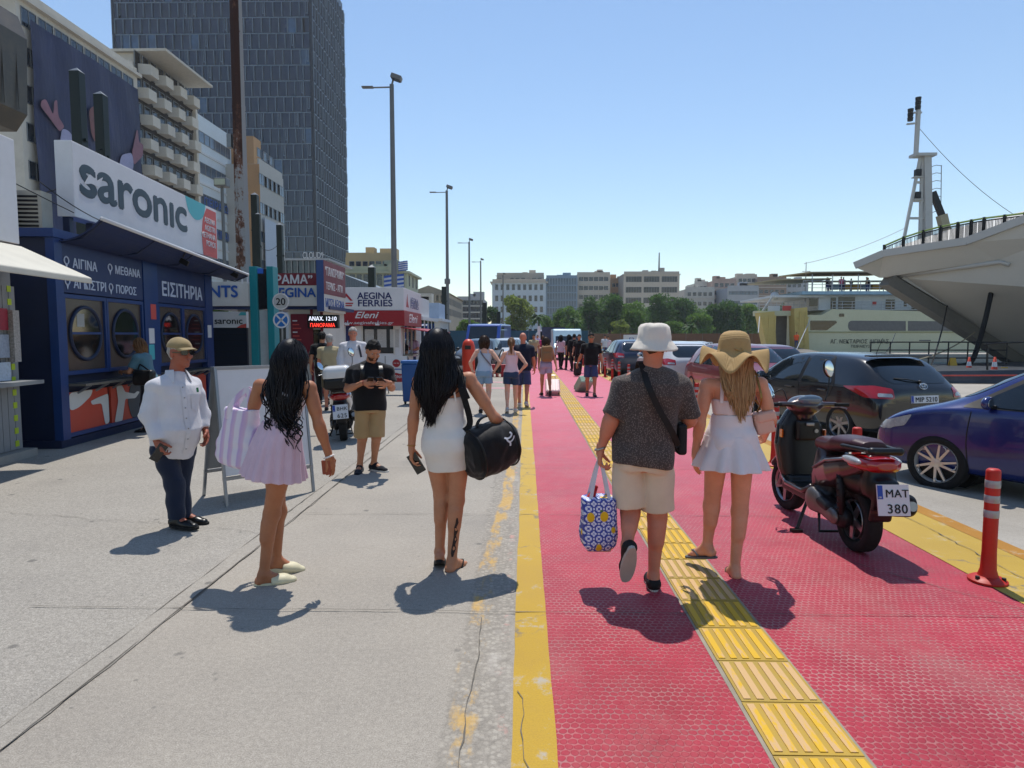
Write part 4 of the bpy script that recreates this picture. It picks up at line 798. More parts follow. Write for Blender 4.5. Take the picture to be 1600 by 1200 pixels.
for r_, z in enumerate(zl):
 for i in range(4):
  x = 1.0+i*(Ln-1.2)/4; wq = (Ln-1.2)/4-1.0; mb = MB(); pr = [(0, 0), (.35, -1.35), (wq-.35, -1.35), (wq, 0)]; Mz = Matrix.Translation((x+(.6 if r_ % 2 else 0), 0, z-.25)); mb.prism(pr, 1.2, Mz); mb.build('balcony', cw, t)
cn = MB().box2((2, -3.2, Hb+2.6), (Ln-1, 4, Hb+2.9)).build('roof_canopy', pm('canopy_white', '#b5b1a6', .7), t); MB().box2((2.5, 1, Hb), (Ln-3, 8, Hb+2.6)).build('penthouse', cw, t)
y0, Ln = row(314, 366); Hc = W(340, 203, YatX(340, XF)).z; t = block('pale blue and white office block with ribbon windows and blue lettering', (XF-.3, y0, 0), math.pi/2, Ln, 14, Hc, cb, 7, 6, 1.6, 1.6, 1.5, G_city[1], split=1, band=pm('band_white', '#b9bec2', .7), mx=.5)
for py, s_ in ((328, 'ΠΕΙΡΑΙΩΣ'), (372, 'ΑΕ - ΛΙΜΑΝΙ')): Y = YatX(340, XF); text(s_, frame((1.0, -.2, W(340, py, Y).z), (1, 0, 0), (0, 0, 1)), 1.5, M_lblue, t, .02, width=Ln-2)
X2 = W(407, 330, 100).x; a = W(383, 330, 100).x; Y2 = 100.0; ye = YatX(443, X2); Hd = W(400, 256, 100).z; t = block('ochre building with a blank end wall and white window bands', (X2, Y2, 0), math.pi/2, ye-Y2, 9, Hd, pm('render_palegrey', '#a3a5a3', .8, var=.06, scale=.3), 6, 5, 3.0, 1.7, 1.5, G_city[1], split=3, mx=.4)
MB().box2((-.06, -.02, -.4), (-.01, X2-a, Hd-.05)).build('end_wall', ct, t); MB().box2((3, 2, Hd), (ye-Y2-4, 8, Hd+5)).build('setback_storey', ct, t); windows(t, [5, 7.5, 10], [Hd+3], 1.5, 1.4, 'front', 2, G_city[0]); MB().box2((.4, -.5, 3), (5.2, -.4, W(425, 342, 101).z)).build('hoarding_sheet', pm('pale_sheet', '#9aa7b8', .6, var=.05), t)
Y = 24.0; tb = thing('building', 'brown metal clad building corner overhanging at the far left edge', 'building', (W(20, 205, Y).x, Y, 0)); P0 = tb.location.copy()
def q2(px, py): p = W(px, py, Y); return (p.x-P0.x, p.z)
pol = [q2(-120, 10), q2(-120, 205), q2(26, 206), q2(43, 180), q2(42, 62), q2(28, 26), q2(0, 12)]; MB().prism(pol, 11.0, frame((0, 0, 0), (1, 0, 0), (0, 0, 1))).build('oriel', pm('metal_cladding', '#4d4943', .5, .3, var=.12, scale=1, dirt='#6e6150', dirt_amt=.5), tb); MB().box2((q2(-120, 200)[0], -10, 0), (q2(8, 205)[0], -.5, q2(0, 203)[1])).build('wall', cst, tb)
for i in range(16): MB().box2((q2(43, 120)[0]-.005, -.5-i*.65, q2(0, 178)[1]), (q2(43, 120)[0]+.02, -.44-i*.65, q2(0, 64)[1])).build('cladding_rib', _MC['metal_cladding'], tb)
pl = MB().box2((q2(43, 120)[0]+.02, -4.6, q2(0, 128)[1]), (q2(43, 120)[0]+.05, -1.5, q2(0, 100)[1])).build('plaque', pm('plaque_pale', '#8f98a2', .5), tb); text('SOTO/AT', frame((q2(43, 120)[0]+.054, -4.3, q2(0, 122)[1]), (0, 1, 0), (0, 0, 1)), .42, pm('plaque_ink', '#1c2f66', .5), pl, .01)
# -- glass tower
def tower():
 YT = 158.0; xL = W(188, 300, YT).x; xR = W(492, 300, YT).x; D = 29.0; H = 93.0; Wd = xR-xL; t = thing('tower', 'tall dark blue glass office tower with staggered fins rising past the top', 'building', (xL, YT, 0))
 dg = glass('tower_glass', '#0b1730', .07, .7, .5); dg2 = glass('tower_glass_light', '#2c4765', .08, .9, .4); fin = pm('tower_fin', '#6c7a86', .45, .4, var=.1); core = pm('tower_core', '#121a26', .3, var=.2)
 MB().box2((.35, .35, 0), (Wd-.35, D-.35, H)).build('core', core, t); fh = 3.62; nf = int(H/fh); nb = 23; bw = Wd/nb; nb2 = 14; bw2 = D/nb2
 for f in range(nf+1): MB().box2((-.12, -.12, f*fh-.12), (Wd+.12, D+.12, f*fh+.10)).build('floor_band', fin, t)
 def wm(w_, g, vent):
  mb = MB(); h_ = fh-.26; mb.cur = 1; mb.quad((-w_/2, -.05, 0), (w_/2, -.05, 0), (w_/2, -.05, h_), (-w_/2, -.05, h_)); mb.cur = 0; mb.box2((-w_/2-.075, -.45, 0), (-w_/2+.075, 0, h_)); mb.box2((-.03+w_*.05, -.10, 0), (.03+w_*.05, -.02, h_)) if vent else None
  if vent:
   for a, b in (((w_*.20, -.16, h_*.22), (w_*.25, -.04, h_*.95)), ((w_*.40, -.16, h_*.22), (w_*.45, -.04, h_*.95)), ((w_*.20, -.16, h_*.18), (w_*.45, -.04, h_*.24))): mb.box2(a, b)
  me = mb.mesh('window'); me.materials.append(fin); me.materials.append(g); return me
 rs = random.Random(3); cand = []; ms = {}
 for kind, w_ in (('f', bw), ('s', bw2)):
  for g in (0, 1):
   for vt in (0, 1): ms[kind, g, vt] = wm(w_, dg2 if g else dg, vt)
 for f in range(nf):
  off = (f % 3)*.33
  for i in range(nb): cand.append(('f', f, i, (i+.5)*bw+(off-.33)*bw*.9))
  for i in range(nb2): cand.append(('s', f, i, (i+.5)*bw2))
 vis = [c for c in cand if 5 <= c[1] <= 23]; fr = [c for c in vis if c[0] == 'f'][:300]; chosen = set((c[0], c[1], c[2]) for c in fr[-300:]); rest = {}
 for c in cand:
  kd, f, i, x = c; x = max(bw/2, min(Wd-bw/2, x)) if kd == 'f' else x; key = (kd, 1 if rs.random() < .05 else 0, 1 if rs.random() < .2 else 0); M = Matrix.Translation((x, 0, f*fh+.17)) if kd == 'f' else Matrix.Translation((Wd, x, f*fh+.17)) @ Matrix.Rotation(math.pi/2, 4, 'Z')
  if (kd, f, i) in chosen: o = link('window', ms[key], None, t); o.matrix_local = M
  else: rest.setdefault(key, []).append(M)
 v = []; fs = []; mi = []
 for key, Ms in rest.items():
  me = ms[key]; vv = [x.co for x in me.vertices]; ff = [(tuple(p.vertices), p.material_index+(2*key[1])) for p in me.polygons]
  for M in Ms:
   n = len(v); v += [tuple(M @ q) for q in vv]; fs += [tuple(a+n for a in q[0]) for q in ff]; mi += [q[1] for q in ff]
 me = bpy.data.meshes.new('window'); me.from_pydata(v, [], fs); me.polygons.foreach_set('material_index', mi); [me.materials.append(m) for m in (fin, dg, fin, dg2)]; o = link('window', me, None, t); o['kind'] = 'stuff'
 for x, y in ((0, 0), (Wd, 0)): MB().cyl((x+(.1 if x == 0 else -.1), .1, 0), (x+(.1 if x == 0 else -.1), .1, H), .45, n=12).build('corner_column', core, t)
tower()
Y = 60.0; a, b = W(440, 500, Y).x, W(512, 500, Y).x; z = lambda py: W(470, py, Y).z; t = thing('building', 'glass roof terrace with white Cloud lettering below the tower', 'building', (a, Y, 0)); MB().box2((0, 0, 0), (b-a, 8, z(441))).build('wall', cg, t); MB().box2((-.2, -.2, z(407)), (b-a+.3, 8, z(404))).build('roof', cg, t); text('CLOUD9', frame((W(474, 405, Y).x-a, -.25, z(404)), (1, 0, 0), (0, 0, 1)), .8, M_white, t, .0, width=1.9)
for i in range(9): MB().box2((i*(b-a)/8-.04, -.05, z(441)), (i*(b-a)/8+.04, .05, z(407))).build('mullion', M_steel, t);
MB().box2((.05, .1, z(441)), (b-a-.05, .15, z(407))).build('glazing', G_city[0], t)
Y = 48.0; a, b = W(526, 500, Y).x, W(582, 500, Y).x; t = thing('shed', 'grey corrugated shed with sloping roof behind the Aegina Ferries sign', 'shed', (a, Y, 0)); cgm = pm('corrugated', '#6d777f', .5, .3, var=.1); z1, z2 = W(530, 424, Y).z, W(580, 446, Y).z; MB().prism([(0, 0), (b-a, 0), (b-a, z2), (0, z1)], 12, frame((0, 12, 0), (1, 0, 0), (0, 0, 1))).build('wall', cgm, t)
for i in range(16): x = i*(b-a)/15; MB().box2((x, -.06, 0), (x+.06, -.005, z1+(z2-z1)*i/15)).build('rib', cgm, t)
# -- far skyline
def sky_block(label, pa, pb, ytop, Y, wall, floors, bays, D=14, ybase=None, **k):
 a, b = W(pa, 480, Y).x, W(pb, 480, Y).x; H = W((pa+pb)/2, ytop, Y).z; return block(label, (a, Y, 0), 0, b-a, D, H, wall, floors, bays, **k), b-a, H
t, w_, h_ = sky_block('pale green neoclassical building with roof gables behind the first street lamp', 541, 636, 424, 112, cgr, 4, 8, ww=.9, wh=1.9, gm=G_city[0], cornice=.6, D=12, side=3); sky_block('ochre upper block rising behind the pale green building', 541, 613, 402, 126, cye, 5, 6, ww=1.0, wh=1.6)
MB().prism([(0, 0), (2.6, 0), (2.6, 1), (1.3, 2.2), (0, 1)], .6, frame((w_-3, -.2, h_), (1, 0, 0), (0, 0, 1))).build('gable', cgr, t)
Y = 128.0; a, b = W(640, 480, Y).x, W(700, 480, Y).x; zz = lambda py: W(670, py, Y).z; t = thing('building', 'stone classical theatre with a pediment and tall columns', 'building', (a, Y, 0)); wd = b-a; MB().box2((0, 0, 0), (wd, 30, zz(459))).build('wall', cst, t); MB().prism([(-.4, 0), (wd+.4, 0), (wd/2, zz(446)-zz(458))], 30, frame((0, 29.8, zz(458)), (1, 0, 0), (0, 0, 1))).build('pediment', cst, t); MB().box2((-.5, -.5, zz(461)), (wd+.5, 0, zz(458.5))).build('cornice', cst, t)
for i in range(8): MB().cyl((wd*(.1+.8*i/7), -.25, zz(471)), (wd*(.1+.8*i/7), -.25, zz(461)), .22, n=10).build('column', cst, t)
windows(t, [wd*(.1+.8*(i+.5)/7) for i in range(7)], [zz(466)], .7, 1.1, 'front', 0, G_city[2]); windows(t, [wd*(.15+.7*i/4) for i in range(5)], [zz(487), zz(498)], .9, 1.3, 'front', 0, G_city[2]); windows(t, [2+2.4*i for i in range(11)], [zz(487), zz(470)], .9, 1.4, 'right', wd, G_city[0])
sky_block('small white house with an orange tiled edge in front of the theatre', 630, 662, 480, 95, cw, 2, 4, ww=.8, wh=1.1, D=8); sky_block('grey office block between the second and fourth street lamps', 714, 757, 468, 185, cg, 6, 7, ww=1.3, wh=1.4, band=cw)
sky_block('pale blue classical seafront building at the centre with a row of small attic windows', 769, 853, 440, 232, cb, 5, 9, ww=1.1, wh=2.0, gm=G_city[0], cornice=.7, top_m=cbe); sky_block('rooftop storey on the pale blue seafront building', 776, 850, 430, 240, cbe, 7, 8, ww=1.4, wh=1.2)
sky_block('glass grid office building right of the pale blue seafront building', 853, 902, 434, 236, pm('grid_blue', '#7d93a6', .6, var=.05), 8, 11, ww=.75, wh=2.3, gm=G_city[1], mx=.3); sky_block('cream apartment block with a penthouse, centre skyline', 901, 953, 429, 240, cbe, 7, 6, ww=1.6, wh=1.5, gm=G_city[0], band=cw)
sky_block('narrow tan building left of the dark banded office', 953, 976, 438, 250, ct, 6, 3, ww=1.2, wh=1.4); t, w_, h_ = sky_block('brown concrete office with long dark window bands above the bucket hat', 974, 1061, 428, 236, cbe, 6, 3, ww=5.6, wh=2.0, gm=G_city[2], split=6, mx=.4, cornice=.3, roofbits=4)
mb = MB(); mb.cyl((w_*.67, 4, h_), (w_*.67, 4, h_+8), .35, .2, 8); mb.build('aerial_mast', M_steel, t)
sky_block('white stepped apartment block right of the banded office', 1070, 1116, 452, 250, cw, 5, 5, ww=1.3, wh=1.4, band=cbe); sky_block('upper white flats on the hill behind the stepped block', 1084, 1106, 443, 262, cw, 6, 3, ww=1.2, wh=1.4); sky_block('pink beige apartment block on the hill at right', 1112, 1150, 439, 255, pm('render_pink', '#a58d80', .85, var=.1, scale=.2), 7, 4, ww=1.5, wh=1.4, band=cw); sky_block('tall beige flats on the hill, highest at the right', 1150, 1182, 432, 265, cbe, 8, 4, ww=1.4, wh=1.4, band=cw); sky_block('wide pale block with window rows in front of the hill flats', 1136, 1185, 450, 240, cg, 5, 7, ww=1.7, wh=1.3, gm=G_city[1]); sky_block('brown block partly behind the ferry awning', 1182, 1228, 436, 262, pm('render_brown', '#8f7a68', .85, var=.1, scale=.2), 7, 5, ww=1.5, wh=1.4, band=cbe); sky_block('grey block above the yellow ferry stern awning', 1226, 1262, 440, 270, cg, 7, 4, ww=1.4, wh=1.4)
# -- trees
def leafmat(name, a, b, c):
 k = NT(name); oi = k.n('ShaderNodeObjectInfo'); n = k.noise(.7, 4, .7); f = k.noise(6, 2, .6); q = k.math('ADD', k.math('MULTIPLY', n, .65), k.math('MULTIPLY', f, .35)); k.base(k.ramp(q, [(.3, a), (.5, b), (.72, c)]), .6, 0, .3); tr = k.n('ShaderNodeBsdfTranslucent'); mx = k.n('ShaderNodeMixShader'); mx.inputs[0].default_value = .42; cs = k.p.inputs['Base Color'].links[0].from_socket; hs = k.n('ShaderNodeHueSaturation'); hs.inputs['Value'].default_value = 1.5; k.l(cs, hs.inputs['Color']); k.l(hs.outputs[0], tr.inputs[0]); k.l(k.p.outputs[0], mx.inputs[1]); k.l(tr.outputs[0], mx.inputs[2]); k.l(mx.outputs[0], k.t.nodes['Material Output'].inputs[0]); return k.m
LEAF = [leafmat('foliage_dark', '#243d18', '#3a5723', '#587636'), leafmat('foliage_mid', '#344f1f', '#53702c', '#768f46'), leafmat('foliage_yellow', '#47571f', '#6a7830', '#8c974c')]
M_bark = pm('bark', '#4d4033', .9, var=.25, scale=4, bump=.5, bscale=12)
def crown_mesh(seed, W_, H_, n, leaf, lobes=9):
 rs = np.random.RandomState(seed); L = []
 for i in range(lobes): z = rs.uniform(.12, .88); r = math.sin(math.pi*min(.95, z*.85+.12)); a = rs.uniform(0, 6.28); L.append((math.cos(a)*r*W_*.30*rs.uniform(.4, 1), math.sin(a)*r*W_*.30*rs.uniform(.4, 1), z*H_, rs.uniform(.16, .30)*W_, rs.uniform(.12, .22)*H_))
 v = np.zeros((n*4, 3), np.float32); k = 0
 for i in range(n):
  x, y, z, rx, rz = L[rs.randint(lobes)]; d = rs.randn(3); d /= np.linalg.norm(d); q = rs.uniform(.55, 1.08); c = np.array((x+d[0]*rx*q, y+d[1]*rx*q, z+d[2]*rz*q)); u = rs.randn(3); u /= np.linalg.norm(u); w2 = np.cross(u, rs.randn(3)); w2 /= np.linalg.norm(w2); s = leaf*rs.uniform(.5, 1.2)
  v[k:k+4] = c-u*s, c-w2*s*.6, c+u*s, c+w2*s*.6; k += 4
 f = np.arange(n*4, dtype=np.int32).reshape(-1, 4); return np_mesh('crown', v, f, False)
def np_mesh(name, V, F, smooth=True):
 me = bpy.data.meshes.new(name); n = len(F); me.vertices.add(len(V)); me.vertices.foreach_set('co', np.asarray(V, np.float32).ravel()); me.loops.add(n*4); me.loops.foreach_set('vertex_index', np.asarray(F, np.int32).ravel()); me.polygons.add(n); me.polygons.foreach_set('loop_start', np.arange(0, n*4, 4, dtype=np.int32)); me.polygons.foreach_set('loop_total', np.full(n, 4, np.int32)); me.update(calc_edges=True); me.polygons.foreach_set('use_smooth', [smooth]*n); me.validate(); return me
CROWN = {}
def tree(label, px, ytop, ybot, wpx, Y, leaf=1, seed=1, n=4200, group='trees along the far side of the harbour square', trunk=.22):
 p = P2(px, Y); zt = W(px, ytop, Y).z; zb_ = max(.6, W(px, ybot, Y).z); H = zt-zb_; Wd = wpx*Y/FPX*1.15; t = thing('tree', label, 'tree', (p.x, p.y, 0), random.uniform(0, 6), group); me = crown_mesh(seed, Wd, H, n, .028*Wd+.1, 13); c = link('crown', me, LEAF[leaf], t); c.location = (0, 0, zb_)
 mb = MB(); mb.tube([(0, 0, -.2), (.1, .05, zb_*.6), (.15, 0, zb_+H*.3)], [trunk*1.3, trunk, trunk*.5], 8); tr = mb.build('trunk', M_bark, t, True)
 rs = np.random.RandomState(seed+50)
 for i in range(5): a = rs.uniform(0, 6.28); mb = MB(); mb.tube([(.1, .03, zb_*.7+H*.05*i), (math.cos(a)*Wd*.15, math.sin(a)*Wd*.15, zb_+H*.28+H*.07*i), (math.cos(a)*Wd*.3, math.sin(a)*Wd*.3, zb_+H*(.45+.08*i))], [trunk*.5, trunk*.35, trunk*.12], 6); mb.build('limb', M_bark, tr, True)
 return t
TS = [('yellowish round tree left of the palm, in front of the pale blue building', 806, 462, 524, 56, 150, 2), ('low green bush tree at the foot of the third street lamp', 732, 500, 526, 38, 120, 1), ('dark tree just right of the fourth street lamp', 765, 478, 522, 30, 160, 0), ('small light green tree right of the palm', 874, 484, 526, 30, 158, 1), ('green tree left of the tall pair at the centre', 893, 474, 526, 36, 150, 1), ('tall tree left of the gap below the cream apartment block', 921, 463, 527, 38, 152, 0), ('broad dense tree, tallest at the centre', 952, 458, 528, 50, 150, 0), ('lower dense tree left of the bucket hat', 988, 472, 528, 44, 148, 1), ('tall dark tree directly behind the bucket hat', 1030, 456, 524, 50, 160, 0), ('dark tree between the two hats', 1068, 462, 526, 46, 165, 0), ('bright green tree low between the two hats', 1090, 488, 528, 44, 146, 1), ('dark tree left of the straw hat', 1114, 476, 528, 40, 158, 0), ('tall tree above the straw hat', 1140, 470, 528, 46, 155, 0), ('tree right of the straw hat', 1168, 476, 528, 40, 160, 1), ('dark tree beside the yellow ferry ramp', 1194, 478, 528, 40, 168, 0), ('dark tree above the bow door of the yellow ferry', 1226, 474, 520, 40, 190, 0), ('thin tree at the left of the bright gap', 852, 492, 527, 26, 155, 1), ('bush at the foot of the broad central tree', 968, 500, 530, 34, 140, 2), ('bush at the foot of the tall dark tree', 1050, 502, 530, 36, 140, 1)]
for i, (lab, px, yt, yb, wp, Y, lf) in enumerate(TS): tree(lab, px, yt, yb, wp, Y, lf, 11+i)
for i, (px, yt) in enumerate(((908, 478), (938, 470), (972, 476), (1008, 474), (1052, 472), (1086, 480), (1126, 482), (1156, 480), (1212, 480))): tree('dark tree in the back row behind the nearer trees of the square', px, yt, 528, 44, 178+i % 3*4, i % 2, 61+i, 3000, 'back row of trees')
tree('small bush behind the saronic notice board', 342, 456, 500, 40, 21, 1, 77, 1500, None, .06)
def palm(label, px, ytop, Y, seed):
 p = P2(px, Y); H = W(px, ytop, Y).z; t = thing('palm_tree', label, 'palm tree', (p.x, p.y, 0), 0, 'palm trees in the harbour square'); MB().tube([(0, 0, 0), (.15, 0, H*.4), (.05, 0, H*.82)], [.3, .24, .22], 8).build('trunk', M_bark, t, True); rs = np.random.RandomState(seed); mb = MB()
 for i in range(34):
  a = rs.uniform(0, 6.28); e = rs.uniform(-.5, 1.2); L = rs.uniform(1.8, 2.6); pts = [V3((0, 0, H*.82))+V3((math.cos(a)*math.cos(e)*L*q, math.sin(a)*math.cos(e)*L*q, math.sin(e)*L*q-1.5*q*q)) for q in (0, .35, .7, 1)]; s_ = V3((-math.sin(a), math.cos(a), 0)); v = []
  for j, q in enumerate(pts): v += [q+s_*(.28, .34, .26, .02)[j]-V3((0, 0, .15)), q, q-s_*(.28, .34, .26, .02)[j]-V3((0, 0, .15))]
  mb.add(v, [(3*j, 3*j+1, 3*j+4, 3*j+3) for j in range(3)]+[(3*j+1, 3*j+2, 3*j+5, 3*j+4) for j in range(3)])
 mb.build('fronds', LEAF[0], t)
palm('palm tree between the yellowish round tree and the central trees', 841, 486, 142, 4); palm('palm tree against the dark trees at the centre', 897, 492, 138, 5); palm('palm tree below the bright green tree', 1078, 505, 135, 6)
# -- flags, blocks, kerb furniture in the distance
def flag(label, px, ytop, Y, fh, fw, cross):
 p = P2(px, Y); H = W(px, ytop, Y).z; t = thing('flag', label, 'flag', (p.x, p.y, 0)); MB().cyl((0, 0, 0), (0, 0, H), .06, .04, 6).build('flagpole', M_steel, t); n = 9
 for i in range(n):
  mb = MB(); v = []
  for j in range(9): q = j/8; y = .18*math.sin(q*7+i*.2)*q; x = -fw*q; dz = -.12*q*fw; v += [(x, y, H-.1-fh*i/n+dz), (x, y, H-.1-fh*(i+1)/n+dz)]
  mb.add(v, [(2*j, 2*j+1, 2*j+3, 2*j+2) for j in range(8)]); mb.build('stripe', pm('flag_blue', '#2c55a8', .7, var=.05) if (i % 2 == 0) else pm('flag_white', '#bfc3cc', .7, var=.03), t)
 return t
flag('striped blue and white flag on a pole right of the first street lamp', 633, 426, 70, 2.0, 2.2, True); flag('small blue and white flag on the roof of the pale green building', 624, 408, 111, 1.6, -1.6, True)
p = G(900, 556); t = thing('barrier', 'long row of yellow concrete blocks across the end of the quay road', 'barrier', (P2(898, 58).x, 58, 0)); yb_ = pm('yellow_block', '#b59220', .7, var=.12)
for i in range(5): MB().box2((i*1.35, -.2, 0), (i*1.35+1.25, .2, .6)).build('block', yb_, t, bevel=.04)
p = P2(986, 60); t = thing('sign_pillar', 'white sign pillar standing at the end of the quay road', 'sign', (p.x, p.y, -.2)); MB().box2((-.7, -.15, 0), (.7, .15, 1.9)).build('panel', M_white, t); MB().box2((-.75, -.2, 0), (.75, .2, .1)).build('base', M_steel, t); text('E2', frame((-.25, -.155, 1.3), (1, 0, 0), (0, 0, 1)), .5, M_lblue, t, .01)
t = thing('railing', 'white railing between the two hats in the distance', 'railing', (P2(1048, 66).x, 66, -.2)); wd = P2(1112, 66).x-P2(1048, 66).x
for i in range(9): MB().box2((i*wd/8-.06, -.05, 0), (i*wd/8+.06, .05, 1.15)).build('post', M_white, t)
for z_ in (.55, 1.05): MB().box2((0, -.03, z_), (wd, .03, z_+.14)).build('rail', M_white, t)
sky_block('small dark kiosk with a canvas roof under the trees, right of the blue billboard', 781, 806, 515, 66, pm('pavilion_dark', '#2a2622', .8), 0, 0, D=4, roofbits=0, parapet=.1)
p = P2(862, 60); t = thing('billboard', 'dark blue picture board with a white post right of the palm', 'billboard', (p.x, p.y, 0)); MB().box2((-.9, 0, 1.0), (1.2, .12, 2.4)).build('panel', pm('board_night', '#27324e', .5, var=.5, scale=2), t); MB().box2((-1.3, -.02, 0), (-1.05, .1, 2.5)).build('post', M_white, t); MB().cyl((1.0, .06, 0), (1.0, .06, 1.0), .05).build('post', M_steel, t)
# -- PEOPLE
def skin(name, col, col2=None):
 if name in _MC: return _MC[name]
 k = NT(name); c = lin(col); n = k.noise(9, 5, .6)
 cc = k.ramp(n, [(.3, tuple(x*.88 for x in c)), (.7, tuple(min(1, x*1.1) for x in c))])
 f2 = k.noise(55, 3, .7); cc = k.mix(k.math('MULTIPLY', k.ramp(f2, [(.5, 0), (.75, 1)]), .18), cc, tuple((c[0]*.9, c[1]*.62, c[2]*.55)))
 f3 = k.noise(3.2, 4, .6); cc = k.mix(k.math('MULTIPLY', k.ramp(f3, [(.42, 0), (.7, 1)]), .3), cc, tuple(min(1, x*y) for x, y in zip(c, (1.12, .86, .8)))); k.base(cc, k.ramp(f2, [(.3, .42), (.7, .6)]), 0, .4); k.bump(k.math('ADD', f2, k.math('MULTIPLY', k.noise(180, 3), .6)), .25, .004)
 k.p.inputs['Subsurface Weight'].default_value = .0
 _MC[name] = k.m; return k.m
def cloth(name, col, weave=420, wr=.25, var=.07, rough=.85, trans=False, pattern=None):
 if name in _MC: return _MC[name]
 k = NT(name); c = lin(col); n = k.noise(5, 5, .6)
 cc = k.ramp(n, [(.3, tuple(x*(1-var) for x in c)), (.7, tuple(min(1, x*(1+var)) for x in c))])
 if pattern: cc = pattern(k, cc)
 w_ = k.noise(weave, 2, .5); folds = k.noise(11, 3, .55, k.mapping((1, 1, .45)))
 k.base(cc, rough, 0, .2); k.p.inputs['Sheen Weight'].default_value = .15
 k.bump(k.math('ADD', k.math('MULTIPLY', w_, .12), folds), wr*1.3, .022); _MC[name] = k.m; return k.m
def hairmat(name, c0, c1, rough=.38):
 if name in _MC: return _MC[name]
 k = NT(name); n = k.noise(60, 3, .6, k.mapping((1, 1, .05))); n2 = k.noise(6, 3, .6)
 k.base(k.ramp(k.math('ADD', k.math('MULTIPLY', n, .7), k.math('MULTIPLY', n2, .3)), [(.35, c0), (.65, c1)]), rough+.1, 0, .22)
 k.bump(k.noise(140, 2, .6, k.mapping((1, 1, .04))), .5, .004); _MC[name] = k.m; return k.m
